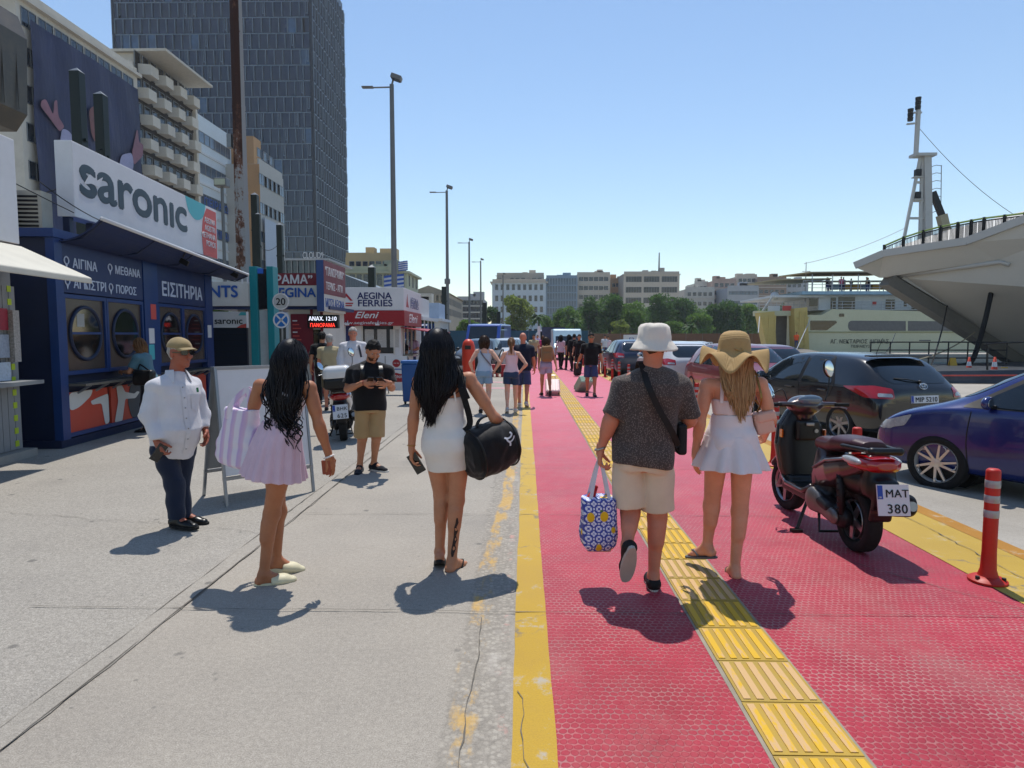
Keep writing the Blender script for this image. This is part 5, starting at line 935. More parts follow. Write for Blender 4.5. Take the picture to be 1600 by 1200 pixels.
class Fig:
 """yaw 0 looks along +Y (away from the camera), positive turns to the left"""
 def __init__(s, label, foot, yaw=0, H=1.7, sex='f', skinm=None, vox=.007, group=None, name='person', J=None, head_yaw=None, head_pitch=0, build=1.0, loc=None, cat='person', swap=False):
  s.loc = Vector(loc) if loc is not None else G(*foot); s.Y0 = s.loc.y; s.k = H/1.7; s.H = H; s.sex = sex; s.vox = vox; s.bw = build
  s.t = thing(name, label, cat, s.loc, 0, group)
  s.f = rotz(V3((0, 1, 0)), R(yaw)); s.r = V3((s.f.y, -s.f.x, 0)); s.up = V3((0, 0, 1))
  hy = yaw if head_yaw is None else head_yaw
  s.hf = rotz(V3((0, 1, 0)), R(hy)); s.hr = V3((s.hf.y, -s.hf.x, 0))
  if head_pitch: s.hf = (s.hf*math.cos(R(head_pitch))-s.up*math.sin(R(head_pitch))).normalized()
  s.hu = s.hr.cross(s.hf).normalized()
  s.J = {}
  if J:
   for n, v in J.items(): s.J[n] = V3(v) if isinstance(v, Vector) else s.px(*v)
  if swap: s.J = {(n[:-1]+('b' if n[-1] == 'a' else 'a') if n[:-1] in ('sh', 'el', 'wr', 'knee', 'ankle') else n): v for n, v in s.J.items()}
  s.skin = skinm; s.P = s.J['pelvis']; s.N = s.J['neck']; s.ax = (s.N-s.P).normalized(); s.L = (s.N-s.P).length
  for a, sg in (('a', -1), ('b', 1)):
   s.J.setdefault('hip'+a, s.P+s.r*(sg*.088*s.k)-s.ax*.03*s.k)
 def px(s, x, y, dy=0.0): return W(x, y, s.Y0+dy)-s.loc
 def HM(s): return [list(s.hr), list(s.hf), list(s.hu)]
 def bounds(s, pts, m=.2):
  P = np.array([list(p) for p in pts]); return P.min(0)-m, P.max(0)+m
 def prof(s, inf=0.0, depth=None, lo=None, hi=None, w=1.0, belly=0.0):
  if s.sex == 'f':
   B = [(-.16, .10, .085, 0), (-.05, .160, .112, -.012), (.08, .166, .115, -.012), (.25, .142, .10, 0), (.42, .122, .085, .002), (.58, .130, .095, .012), (.72, .142, .108, .018), (.85, .15, .09, .0), (.94, .115, .066, -.008), (1.0, .055, .05, -.008)]
  else:
   B = [(-.16, .10, .09, 0), (-.05, .152, .112, -.008), (.08, .158, .115, -.004), (.25, .154, .112, .004), (.42, .154, .108, .006), (.58, .165, .115, .010), (.72, .176, .122, .012), (.85, .178, .105, .002), (.94, .13, .078, -.006), (1.0, .062, .058, -.006)]
  out = []
  if lo is not None: B[0] = (-.22,)+B[1][1:]
  for t, a, b, f in B:
   bl = belly*max(0, 1-abs(t-.22)/.45)
   q = 1 if t < .8 else max(.2, 1-(t-.8)*5); out.append((t*s.L, a*s.k*s.bw*(1+(w-1)*q)+inf*q+bl*.4, b*s.k*s.bw+inf*q+bl*.6, f*s.k+bl*.5))
  if lo is not None or hi is not None:
   T = [p[0] for p in out]; lo_ = (lo if lo is not None else T[0]/s.L)*s.L; hi_ = (hi if hi is not None else T[-1]/s.L)*s.L
   f = lambda t: tuple([t]+[float(np.interp(t, T, [p[i] for p in out])) for i in (1, 2, 3)])
   out = [f(lo_)]+[p for p in out if lo_ < p[0] < hi_]+[f(hi_)]
  return out
 def body(s, belly=0.0, feet=True, hands=('a', 'b'), curl=(.5, .5), hand_dirs=None, foot_yaw=None, foot_pitch=(0, 0), thick=1.0):
  J, k = s.J, s.k; lo, hi = s.bounds(list(J.values()), .2); F = Field(lo, hi, s.vox)
  th = .086 if s.sex == 'f' else .082
  F.loft(s.P, s.ax, s.r, s.prof(belly=belly), k=.03)
  for a, sg in (('a', -1), ('b', 1)):
   hp, kn, an = J['hip'+a], J['knee'+a], J['ankle'+a]; F.ell(s.P+s.r*(sg*.075*k)-s.f*.055*k-s.ax*.02, (.082*k, .078*k, .09*k), k=.03)
   F.cone(hp, kn, th*k*thick, .054*k*thick, .03); d = (an-kn); back = -s.f
   F.cone(kn, an, .050*k*thick, .033*k, .02); F.cone(kn+d*.16+back*.014*k, kn+d*.40+back*.018*k, .047*k*thick, .040*k*thick, .03)
   F.ell(kn+s.f*.012*k, (.05*k, .05*k, .055*k), k=.03)
   if feet:
    fy = s.f if not foot_yaw else rotz(V3((0, 1, 0)), R(foot_yaw[0 if a == 'a' else 1])); pt = R(foot_pitch[0 if a == 'a' else 1])
    fd = fy*math.cos(pt)-s.up*math.sin(pt); fu = s.up*math.cos(pt)+fy*math.sin(pt)
    he = an-fu*.045*k-fd*.025*k; ba = an-fu*.055*k+fd*.115*k; to = an-fu*.062*k+fd*.165*k
    F.cone(an, he, .034*k, .034*k, .02); F.cone(an, ba, .034*k, .03*k, .02); F.cone(he, ba, .03*k, .03*k, .02, flat=(fu, .75)); F.cone(ba, to, .036*k, .022*k, .015, flat=(fu, .6))
    J['heel'+a] = he; J['toe'+a] = to; J['ball'+a] = ba; J['fd'+a] = fd; J['fu'+a] = fu
   sh, el, wr = J['sh'+a], J['el'+a], J['wr'+a]; ar = (.043 if s.sex == 'f' else .05)*k*thick
   F.cone(s.N-s.ax*.045*k, sh, .05*k, ar*1.08, .035); F.cone(sh, el, ar*1.05, ar*.82, .02); F.cone(sh+(el-sh)*.25, sh+(el-sh)*.6, ar*1.02, ar*.95, .02)
   F.cone(el, wr, ar*.82, .025*k, .015); F.cone(el+(wr-el)*.12, el+(wr-el)*.4, ar*.88, ar*.76, .02)
  C = J['head']; F.cone(s.N-s.ax*.03*k, C-s.hf*.02*k-s.hu*.05*k, (.05 if s.sex == 'f' else .06)*k, (.046 if s.sex == 'f' else .056)*k, .03)
  M = s.HM(); hr, hf, hu = s.hr, s.hf, s.hu
  F.ell(C+hu*.028*k-hf*.008*k, (.076*k, .095*k, .098*k), M, k=.02); F.ell(C+hf*.028*k-hu*.045*k, (.058*k, .064*k, .072*k), M, k=.025)
  F.ell(C+hf*.074*k-hu*.095*k, (.024*k, .02*k, .02*k), M, k=.02); F.cone(C+hf*.09*k+hu*.022*k, C+hf*.112*k-hu*.022*k, .009*k, .014*k, .01)
  F.ell(C+hf*.082*k+hu*.037*k, (.05*k, .016*k, .012*k), M, k=.012)
  for q in (-1, 1):
   F.ell(C+hf*.094*k+hr*(q*.032*k)+hu*.014*k, (.016*k, .012*k, .011*k), M, k=.012, op='s'); F.ell(C+hr*(q*.078*k)-hf*.004*k-hu*.002*k, (.009*k, .022*k, .033*k), M, k=.006)
   F.ell(C+hf*.078*k+hr*(q*.04*k)-hu*.02*k, (.02*k, .018*k, .018*k), M, k=.02)
  F.ell(C+hf*.094*k-hu*.051*k, (.021*k, .009*k, .005*k), M, k=.005); F.ell(C+hf*.093*k-hu*.063*k, (.018*k, .009*k, .006*k), M, k=.005)
  fs = [F]
  for a, sg in (('a', -1), ('b', 1)):
   if a in hands:
    i = 0 if a == 'a' else 1; el, wr = J['el'+a], J['wr'+a]; d = (wr-el).normalized(); hd = (hand_dirs or {}).get(a)
    hd = V3(hd).normalized() if hd else d; ref = s.r*(-sg)     # palm faces the body
    fs.append(s.hand(wr, hd, ref, curl[i], sg))
    J['palm'+a] = wr+hd*.075*k; J['hd'+a] = hd
  o = soft('body', fs, s.skin, s.t); s.bodyo = o
  for q in (-1, 1):
   b = MB().ball(C+hf*.0795*k+hr*(q*.031*k)+hu*.013*k, .0105*k, 8, 6).build('eye', pm('eye_white', '#a89a90', .2, var=.02), s.t, True)
   MB().ball(C+hf*.0852*k+hr*(q*.031*k)+hu*.013*k, .0060*k, 8, 5).build('iris', pm('iris_brown', '#1f130c', .15, var=.1), b, True)
  return s
 def hand(s, wr, d, palm, curl, sg):
  k = s.k*(1.0 if s.sex == 'm' else .92); pn = (palm-d*palm.dot(d)).normalized(); ac = d.cross(pn).normalized()  # across the palm
  if ac.dot(s.f) < 0: ac = -ac                                                          # thumb side points forward
  pts = [wr-d*.05, wr+d*.2, wr+pn*.1, wr+ac*.1, wr-ac*.08]; lo, hi = s.bounds(pts, .03); v = min(s.vox, .0045) if s.vox < .009 else s.vox*.6
  F = Field(lo, hi, v); F.cone(wr-d*.03*k, wr+d*.02*k, .026*k, .026*k, .01)
  kn = []
  for i, x in enumerate((.030, .011, -.009, -.027)):
   b = wr+d*(.088-.004*abs(i-1))*k+ac*x*k; kn.append(b); F.cone(wr+d*.012*k+ac*x*.55*k, b, .0155*k, .0125*k, .010)
   Ls = ((.040, .024, .020), (.044, .028, .021), (.041, .026, .021), (.033, .020, .018))[i]; ang = curl*(.55+.12*i); p = b; dd = d
   for j, l in enumerate(Ls):
    q = Quaternion(d.cross(pn), ang*(1.0 if j else .8)+j*0); dd = (q @ dd).normalized(); e = p+dd*l*k
    F.cone(p, e, (.0098-.0011*j)*k, (.0092-.0013*j)*k, .002); p = e
  tb = wr+d*.022*k+ac*.026*k+pn*.008*k; t1 = tb+(d*.55+ac*.62+pn*.35).normalized()*.042*k; t2 = t1+(d*.85+ac*.15+pn*(.3+.5*curl)).normalized()*.032*k; t3 = t2+(d*.9-ac*.15+pn*(.4+.5*curl)).normalized()*.024*k
  F.cone(wr+d*.02*k, tb, .018*k, .016*k, .01); F.cone(tb, t1, .0145*k, .012*k, .006); F.cone(t1, t2, .0115*k, .0105*k, .003); F.cone(t2, t3, .0105*k, .008*k, .003)
  return F
 # -- clothing
 def top(s, m, inf=.014, lo=-.05, hi=.97, sleeve=None, sl_r=1.35, loose=1.0, belly=0.0, wr=.004, name='shirt', seed=1, neck=True, freq=26, sl_long=False, box=2.3, seat=0, vneck=False):
  J, k = s.J, s.k; pts = [s.P, s.N, J['sha'], J['shb'], J['ela'], J['elb']]+([J['wra'], J['wrb']] if sl_long else []); lo_, hi_ = s.bounds(pts, .28); F = Field(lo_, hi_, s.vox)
  F.loft(s.P, s.ax, s.r, s.prof(inf, lo=lo, hi=hi, w=loose, belly=belly), k=.02, e=box)
  if seat:
   for q in (-1, 1): F.ell(s.P+s.r*(q*.072*k)-s.f*.062*k-s.ax*.015, (.1*k, .095*k, seat), k=.05)
   F.cut(s.P+s.ax*lo*s.L, -s.ax)
  for a in ('a', 'b'):
   sh, el, wr_ = J['sh'+a], J['el'+a], J['wr'+a]; ar = (.043 if s.sex == 'f' else .05)*k
   if sleeve is None: continue
   F.cone(s.N-s.ax*.045*k, sh, .05*k+.028, ar*1.08+.019, .03)
   if sl_long:
    F.cone(sh-s.up*.008*k, sh+(el-sh)*.35, ar*1.16+inf*.3, ar*sl_r, .012); F.cone(sh+(el-sh)*.35, el, ar*sl_r, ar*sl_r*.95, .012); e2 = el+(wr_-el)*sleeve; F.loft(el, e2-el, s.r, [(-.03, ar*sl_r*.9, ar*sl_r*.9), ((e2-el).length*.8, ar*sl_r*.78, ar*sl_r*.78), ((e2-el).length, ar*sl_r*.72, ar*sl_r*.72)], k=.03)
   else:
    e2 = sh+(el-sh)*sleeve; L = (e2-sh).length; F.loft(sh, e2-sh, s.r, [(-.01, ar*1.08+inf*.4, ar*1.08+inf*.4), (L*.6, ar*sl_r*.93, ar*sl_r*.93), (L, ar*sl_r*1.04, ar*sl_r*1.04)], k=.03)
  if vneck: F.cone(s.N+s.f*.21-s.ax*.17, s.N+s.f*.095+s.ax*.05, .025, .05, 0, 's')
  if wr: F.noise(wr*1.3, freq, seed, (1, 1, .5))
  return soft(name, F, m, s.t)
 def legs(s, m, hem=.9, r0=.105, r1=.095, lo=-.04, hi=.3, inf=.016, name='shorts', seed=3, wr=.004, calf=None, belly=0.0):
  """hem < 1: fraction of the thigh; calf: trousers down to that fraction of the shin"""
  J, k = s.J, s.k; pts = [s.P, s.P+s.ax*.3]+[J[n+a] for n in ('hip', 'knee') for a in 'ab']+([J['ankle'+a] for a in 'ab'] if calf else []); lo_, hi_ = s.bounds(pts, .2); F = Field(lo_, hi_, s.vox)
  F.loft(s.P, s.ax, s.r, s.prof(inf, lo=-.14, hi=hi, belly=belly), k=.03)
  for a, sg in (('a', -1), ('b', 1)):
   hp, kn, an = J['hip'+a], J['knee'+a], J['ankle'+a]; d = kn-hp; L = d.length*hem
   F.ell(s.P+s.r*(sg*.075*k)-s.f*.055*k-s.ax*.02, (.09*k, .088*k, .1*k), k=.03)
   if calf is None: F.loft(hp, d, s.r, [(-.05, r0*k*.8, r0*k*.9), (.08, r0*k*.95, r0*k), (L, r1*k, r1*k*1.05)], k=.012)
   else:
    F.cone(hp, kn, r0*k, r1*k*.9, .03); e = kn+(an-kn)*calf; L2 = (e-kn).length; F.loft(kn, e-kn, s.r, [(-.04, r1*k*.9, r1*k*.9), (L2*.5, r1*k*.85, r1*k*.88), (L2, r1*k*.78, r1*k*.82)], k=.03)
  if wr: F.noise(wr, 30, seed, (1, 1, .6))
  return soft(name, F, m, s.t)
 def shoe(s, a, m, sole, up=.0, name='shoe', low=True, lift=None):
  J, k = s.J, s.k; he, ba, to, fd, fu = J['heel'+a], J['ball'+a], J['toe'+a], J['fd'+a], J['fu'+a]; sd = fd.cross(fu)
  lo_, hi_ = s.bounds([he, to, J['ankle'+a]], .12); F = Field(lo_, hi_, min(s.vox, .0065) if s.vox < .01 else s.vox*.8)
  F.cone(he, ba, .042*k, .043*k, .02, flat=(fu, .85)); F.cone(ba, to+fd*.012, .045*k, .036*k, .02, flat=(fu, .72)); F.cone(he+fu*.01, J['ankle'+a]+fd*.03*k-fu*.015*k, .042*k, .04*k, .02)
  bot = he-fu*.032*k; F.cut(bot, -fu);
  if low: F.cut(J['ankle'+a]-fu*(.012-up)*k, fu)
  o = soft(name, F, m, s.t)
  M = frame(bot-fu*.012*k-fd*.045*k, fd, sd*-1 if fd.cross(-sd).dot(fu) > 0 else sd)
  L = (to-he).length+.105*k; pol = []
  for i in range(20):
   t = 2*math.pi*i/20; x = L/2-L/2*math.cos(t); wv = .043*(.86+.2*math.sin(math.pi*min(1, x/L)*.9-.35)); pol.append((x, -wv*k*math.copysign(abs(math.sin(t))**.6, math.sin(t))))
  MB().prism(pol, .022*k, M).build('sole', sole, o)
  return o
 def sandal(s, a, m, th=.016, strap=True, name='sandal'):
  J, k = s.J, s.k; he, ba, to, fd, fu = J['heel'+a], J['ball'+a], J['toe'+a], J['fd'+a], J['fu'+a]; sd = fd.cross(fu)
  M = frame(he-fu*(.026+.016)*k-fd*.042*k, fd, sd*-1 if fd.cross(-sd).dot(fu) > 0 else sd); L = (to-he).length+.085*k; pol = []
  for i in range(22):
   t = 2*math.pi*i/22; x = L/2-L/2*math.cos(t); wv = .043*(.84+.24*math.sin(math.pi*min(1, x/L)*.9-.35)); pol.append((x, -wv*k*math.copysign(abs(math.sin(t))**.6, math.sin(t))))
  o = MB().prism(pol, th, M).build(name, m, s.t, bevel=.003)
  if strap:
   mb = MB(); tp = ba+fd*.03*k+fu*.024*k
   for q in (-1, 1): mb.tube(spline([tp, ba-fd*.015*k+sd*q*.030*k+fu*.026*k, ba-fd*.05*k+sd*q*.040*k-fu*.012*k], 4), .0055, 6)
   mb.build('strap', m, o, True)
  return o
 def short_hair(s, m, top=.012, name='hair', recede=.0, seed=2, back=.04):
  C, k = s.J['head'], s.k; M = s.HM(); lo_, hi_ = s.bounds([C], .17); F = Field(lo_, hi_, min(s.vox, .006) if s.vox < .01 else s.vox*.8)
  F.ell(C+s.hu*.03*k-s.hf*.01*k, (.076*k+top, .095*k+top, .098*k+top*1.3), M, k=0)
  F.cut(C+s.hf*(.062-recede)*k+s.hu*.045*k, (s.hf*.8-s.hu*.55)); F.box(C+s.hf*.12*k-s.hu*.06*k, (.2, .12*k+.02, .1*k), M, op='s')
  F.box(C-s.hu*.115*k, (.2, .2, .06*k), M, op='s'); F.noise(.003, 120, seed)
  return soft(name, F, m, s.t)
 def long_hair(s, m, length=.55, n=240, width=.12, backoff=.10, wave=0.0, seed=5, r=.0062, taper=.35, name='hair', end_shift=0.0, core=True, phimax=115, mess=.012, top=.012, steps=9, gather=None, hat=False):
  rs = np.random.RandomState(seed); C, k = s.J['head'], s.k; b = -s.hf; b = V3((b.x, b.y, 0)).normalized(); u = V3((s.hr.x, s.hr.y, 0)).normalized(); up = s.up
  if core:
   lo_, hi_ = s.bounds([C, C-up*length+b*.1], .22); F = Field(lo_, hi_, s.vox)
   F.ell(C+s.hu*.028*k-s.hf*.012*k, (.076*k+top*.3, .095*k+top*.3, .098*k+top*.2), s.HM(), k=0); F.cut(C+s.hf*.055*k, (s.hf*.9-s.hu*.35))
   L = length*.88; F.loft(C-up*L, up, u, [(0, width*.45, .02, .0, end_shift), (L*.3, width*.78, .035, 0, end_shift*.7), (L*.7, width*.86, .05, 0, 0), (L*.86, .085*k, .07*k, backoff*.25), (L, .078*k, .085*k, backoff*.3)] if False else
                   [(0, width*.30, .012, -backoff*.85, end_shift), (L*.3, width*.60, .02, -backoff*.82, end_shift*.7), (L*.62, width*.74, .032, -backoff*.78, 0), (L*.82, .082*k, .055*k, -backoff*.5), (L, .076*k, .08*k, -backoff*.25)], k=.03)
   soft('hair_mass', F, m, s.t)
  mb = MB()
  for i in range(n):
   phi = R(rs.uniform(-phimax, phimax)); el = rs.uniform(-.25, 1.0)**1; z = math.sin(el*1.45); cr = math.cos(el*1.45)
   dr = u*math.sin(phi)*cr+b*math.cos(phi)*cr+up*z
   p0 = C+up*.028*k+V3(dr)*(.088*k+top*.8)
   fr = phi/R(phimax); ul = u*(math.sin(phi)*(.085*k+top+rs.uniform(0, .012))); lay = rs.uniform(.55, 1.15)
   p1 = C-up*.045*k+ul*1.05+b*(.085*math.cos(phi)*k+.02)+b*rs.uniform(0, .02)
   ue = fr*width*(.9+rs.uniform(-.15, .15)); p2 = C-up*(.045+length*.38)+u*ue*1.05+b*(backoff*lay)+u*rs.randn()*mess
   Ln = length*(1-.28*abs(fr)-.22*rs.uniform()**2); p3 = C-up*Ln+u*(ue*(1-taper)+end_shift+rs.randn()*mess)+b*(backoff*lay*.95+rs.randn()*mess*.5)
   if hat: p0 = p1+up*.02
   pts = spline([p0, (p0+p1)/2+dr*.012, p1, p2, p3], 3) if not hat else spline([p0, p1, p2, p3], 4)
   ph = rs.uniform(0, 6.28); m_ = len(pts); fq = rs.uniform(7, 11)
   for j, p in enumerate(pts):
    t = j/(m_-1)
    if wave: pts[j] = p+u*math.sin(t*fq+ph)*wave*t**1.3+b*math.cos(t*fq*1.1+ph)*wave*.7*t
   rr = [r*(.75+.5*math.sin(math.pi*min(1, .25+.6*j/(m_-1))))*(1 if j < m_-2 else .45) for j in range(m_)]
   mb.tube(pts, rr, 4, False)
  return mb.build(name, m, s.t, True)
def gait(H, yaw=0, stride=.16, swing=.12, stance=.09, phase=1, lean=.0, arms=None, sex='f'):
 """joints for a walking or standing figure; phase +1: left (a) foot forward"""
 k = H/1.7; f = rotz(V3((0, 1, 0)), R(yaw)); r = V3((f.y, -f.x, 0)); up = V3((0, 0, 1)); J = {}
 J['pelvis'] = up*.90*k; J['neck'] = up*1.43*k+f*lean; J['head'] = up*1.585*k+f*(lean*1.3+.02)
 shw = .165 if sex == 'f' else .195
 for a, sg in (('a', -1), ('b', 1)):
  st = stride*phase*(-sg); J['ankle'+a] = r*(sg*stance*k)+f*st+up*(.085 if st >= 0 else .085+abs(st)*.35)*k; J['knee'+a] = r*(sg*(stance+.005)*k)+f*(st*.45+.03+(0.03 if st < 0 else 0))+up*.49*k
  J['sh'+a] = r*(sg*shw*k)+up*1.355*k+f*lean; sw = swing*phase*sg; J['el'+a] = r*(sg*(shw+.05)*k)+up*1.09*k+f*(lean*.7+sw*.5-.02); J['wr'+a] = r*(sg*(shw+.06)*k)+up*.86*k+f*(sw*1.2+.05)
 if arms:
  for n, (a_, b_, c_) in arms.items(): J[n] = r*a_*k+f*b_*k+up*c_*k
 return J
SK_tan = skin('skin_tan', '#b27a5a'); SK_deep = skin('skin_deep_tan', '#a16847'); SK_fair = skin('skin_fair', '#c99072'); SK_ruddy = skin('skin_ruddy', '#bd7a60'); SK_pale = skin('skin_pale', '#d3a48b')
HAIR_black = hairmat('black_hair', '#08070a', '#15131a', .33); HAIR_blonde = hairmat('blonde_hair', '#7d5f40', '#bd9c70', .42); HAIR_brown = hairmat('brown_hair', '#1f140d', '#3d2a1c'); HAIR_grey = hairmat('grey_hair', '#77726c', '#b9b4ae', .6); HAIR_dark = hairmat('dark_short_hair', '#0b0908', '#1c1815', .6); HAIR_lightbrown = hairmat('light_brown_hair', '#4a3220', '#7a5838', .45)
M_blkplastic = pm('black_plastic', '#0c0c0d', .4, var=.1, bump=.1); M_blkrub = pm('black_rubber', '#0e0e0f', .75, var=.15, bump=.2, bscale=200)
M_white_sole = pm('white_sole', '#cfcac2', .7, var=.05); M_glassblk = pm('black_screen', '#050507', .08, var=.05, spec=.7)
def strap(parent, name, pts, wd, th, m, up=None, n=6):
 """flat belt following points"""
 P = spline(pts, n); mb = MB(); v = []; N = len(P)
 for i, p in enumerate(P):
  d = (P[min(i+1, N-1)]-P[max(i-1, 0)]).normalized(); o = V3(up[min(int(i/n), len(up)-1)]) if isinstance(up, list) else V3(up); x = d.cross(o).normalized(); o = x.cross(d)
  v += [p+x*wd/2+o*th/2, p-x*wd/2+o*th/2, p-x*wd/2-o*th/2, p+x*wd/2-o*th/2]
 f = [(4*i+j, 4*i+(j+1) % 4, 4*i+4+(j+1) % 4, 4*i+4+j) for i in range(N-1) for j in range(4)]+[(3, 2, 1, 0), (4*N-4, 4*N-3, 4*N-2, 4*N-1)]
 return mb.add(v, f).build(name, m, parent, False)
def phone(label, at, d, n, m=M_glassblk, size=(.072, .15, .009), cat='phone'):
 o = MB().box((0, 0, 0), size).build('phone', m, None, bevel=.003); d = V3(d).normalized(); x = d.cross(V3(n)).normalized()
 o.matrix_world = frame(at, x, d); return tag(o, label, cat)
# -- woman in a tight white dress
def white_dress():
 s = Fig('woman with long black hair in a tight white mini dress, phone in her hand', (704, 889), yaw=-3, H=1.70, skinm=SK_tan, J=dict(
  head=(684, 541), neck=(690, 585), pelvis=(698, 690), sha=(655, 596, .0), ela=(646, 652, -.02), wra=(643, 700, .0), shb=(733, 592, .0), elb=(772, 652, .0), wrb=(790, 668, .17),
  kneea=(690, 775, .06), anklea=(687, 862, .06), kneeb=(713, 782, .0), ankleb=(706, 877, -.02)))
 s.body(curl=(.75, .9), foot_yaw=(5, -28), foot_pitch=(28, 0), hand_dirs={'a': (.02, .05, -1)})
 dm = cloth('white_ribbed_dress', '#d9d4cc', 600, .12)
 lo_, hi_ = s.bounds([s.P, s.N], .3); F = Field(lo_, hi_, s.vox); p = s.prof(.010, lo=-.05, hi=.66); L = s.L
 F.loft(s.P, s.ax, s.r, [(-.20, .150, .120, .01), (-.12, .158, .125, .0), (-.05, .166, .128, -.012)]+[q for q in p if q[0] > -.02], k=.02)
 for q in (-1, 1): F.ell(s.P+s.r*(q*.07)-s.f*.058-s.ax*.02, (.085, .082, .1), k=.04)
 F.noise(.0022, 38, 4, (1, 1, 2.5)); d = soft('dress', F, dm, s.t)
 for q in (-1, 1): strap(s.t, 'dress_strap', [s.P+s.ax*.62*L+s.r*q*.10-s.f*.09, s.N-s.ax*.03+s.r*q*.085-s.f*.055, s.N-s.ax*.045+s.r*q*.09+s.f*.05], .012, .004, dm, -s.f)
 s.long_hair(HAIR_black, .56, 760, .125, .115, .012, 5, end_shift=-.035, taper=.45, mess=.016, r=.0036)
 for a in 'ab': s.sandal(a, M_blkrub, .022, True, 'flip_flop')
 kn, an = s.J['kneeb'], s.J['ankleb']
 bv = BVHTree.FromPolygons([v.co for v in s.bodyo.data.vertices], [p.vertices for p in s.bodyo.data.polygons]); v = []; fs = []; mb = MB()
 for i, (t, wd, xo) in enumerate([(.25, .004, .02), (.33, .010, .022), (.4, .008, .012), (.47, .013, .018), (.55, .007, .012), (.62, .014, .016), (.7, .010, .008), (.77, .016, .010), (.84, .012, .004), (.9, .006, .004)]):
  c = kn+(an-kn)*t
  for sx in (-1, 1):
   h = bv.ray_cast(c+V3((xo+sx*wd, -.3, 0)), V3((0, 1, 0))); v.append((h[0] if h[0] else c)+V3((0, -.003, 0)))
 mb.add(v, [(2*i, 2*i+1, 2*i+3, 2*i+2) for i in range(9)]).build('tattoo', pm('tattoo_ink', '#2a1d1a', .6, var=.3, scale=60), s.t)
 wr = s.J['wra']; M = frame(wr+V3((0, 0, .02)), (1, 0, 0), (0, 1, 0)); MB().tube([wr+V3((.03*math.cos(t), .03*math.sin(t), .02)) for t in np.linspace(0, 6.283, 14)[:-1]], .0025, 5, closed=True).build('bracelet', pm('gold', '#b58a3c', .3, 1, var=.05), s.t, True)
 phone('black phone held low by the woman in the tight white dress', s.loc+s.J['palma']+V3((.03, .0, -.035)), (.45, .1, -.8), (0, -1, .1))
 return s
WD = white_dress()
def duffel():
 c = W(765, 700, WD.Y0+.02); t = thing('duffel_bag', 'black sports duffel bag with white logo slung from the shoulder of the woman in white', 'duffel bag', c)
 ax = V3((.72, .55, .22)).normalized(); sd = ax.cross(V3((0, 0, 1))).normalized(); m = cloth('black_nylon', '#0d0d10', 500, .35, .15, .6)
 F = Field((-.32, -.32, -.32), (.32, .32, .32), .006); F.loft(-ax*.2, ax, sd, [(0, .10, .11), (.02, .14, .152), (.06, .158, .17), (.19, .163, .175), (.32, .16, .17), (.37, .145, .152), (.40, .10, .11)], k=.0, e=2.5)
 F.noise(.006, 24, 9); F.noise(.003, 60, 10); b = soft('bag_body', F, m, t)
 up = ax.cross(sd); up = up if up.z > 0 else -up
 for q in (-.145, .14): MB().tube([ax*q+sd*.164*math.cos(a)+up*.178*math.sin(a) for a in np.linspace(0, 6.283, 36)[:-1]], .007, 6, closed=True).build('piping', M_blkplastic, t, True)
 strap(t, 'zip', [ax*-.14+up*.178, ax*0+up*.182, ax*.14+up*.178], .014, .004, pm('grey_zip', '#5b5c60', .4, .5), up)
 bv = BVHTree.FromPolygons([v.co for v in b.data.vertices], [p.vertices for p in b.data.polygons])
 mw = pm('logo_white', '#d5d5d8', .6, var=.03); C0 = (W(797, 683, c.y)-c); mb = MB()
 def ribbon(pts, wd):                                          # brush strokes pressed onto the bag
  P = spline([V3((a, 0, b_)) for a, b_ in pts], 5); v = []
  for i, p in enumerate(P):
   d = (P[min(i+1, len(P)-1)]-P[max(i-1, 0)]).normalized(); x = V3((-d.z, 0, d.x))
   for q in (-1, 1):
    o = C0+p+x*q*wd/2; h = bv.ray_cast(V3((o.x, -1, o.z)), V3((0, 1, 0))); v.append((h[0]-V3((0, .004, 0))) if h[0] else V3((o.x, -.08, o.z)))
  mb.add(v, [(2*i, 2*i+1, 2*i+3, 2*i+2) for i in range(len(P)-1)])
 ribbon([(-.036, .012), (-.016, .006), (.004, .014), (.012, .034), (-.002, .046)], .011); ribbon([(.004, -.046), (.004, -.026), (-.012, -.010), (-.02, .004)], .011); ribbon([(-.012, -.012), (.008, -.016), (.024, .0), (.03, .02)], .009)
 mb.build('logo', mw, t)
 sh = WD.loc+WD.J['shb']-c
 a0 = ax*-.16+up*.17-sd*.03; strap(t, 'shoulder_strap', [a0, V3((W(745, 655, c.y)-c))+V3((-.04, -.09, 0)), W(722, 600, c.y)-c+V3((0, -.10, 0)), W(716, 575, c.y)-c+V3((0.012, -.02, 0.012)), W(722, 590, c.y)-c+V3((0, .1, 0)), ax*.1+up*.19], .042, .006, m, [V3((0, -1, 0))]*3+[V3((0, 0, 1))]+[V3((0, 1, 0))]*2)
 strap(t, 'shoulder_pad', [W(731, 622, c.y)-c+V3((0, -.105, 0)), W(724, 603, c.y)-c+V3((0, -.105, 0)), W(721, 586, c.y)-c+V3((.012, -.05, .0))], .055, .014, m, [V3((0, -1, 0)), V3((0, -1, .4))])
 strap(t, 'carry_handle', [ax*-.08+up*.165, ax*-.03+up*.22, ax*.06+up*.22, ax*.1+up*.165], .03, .006, m, up)
duffel()
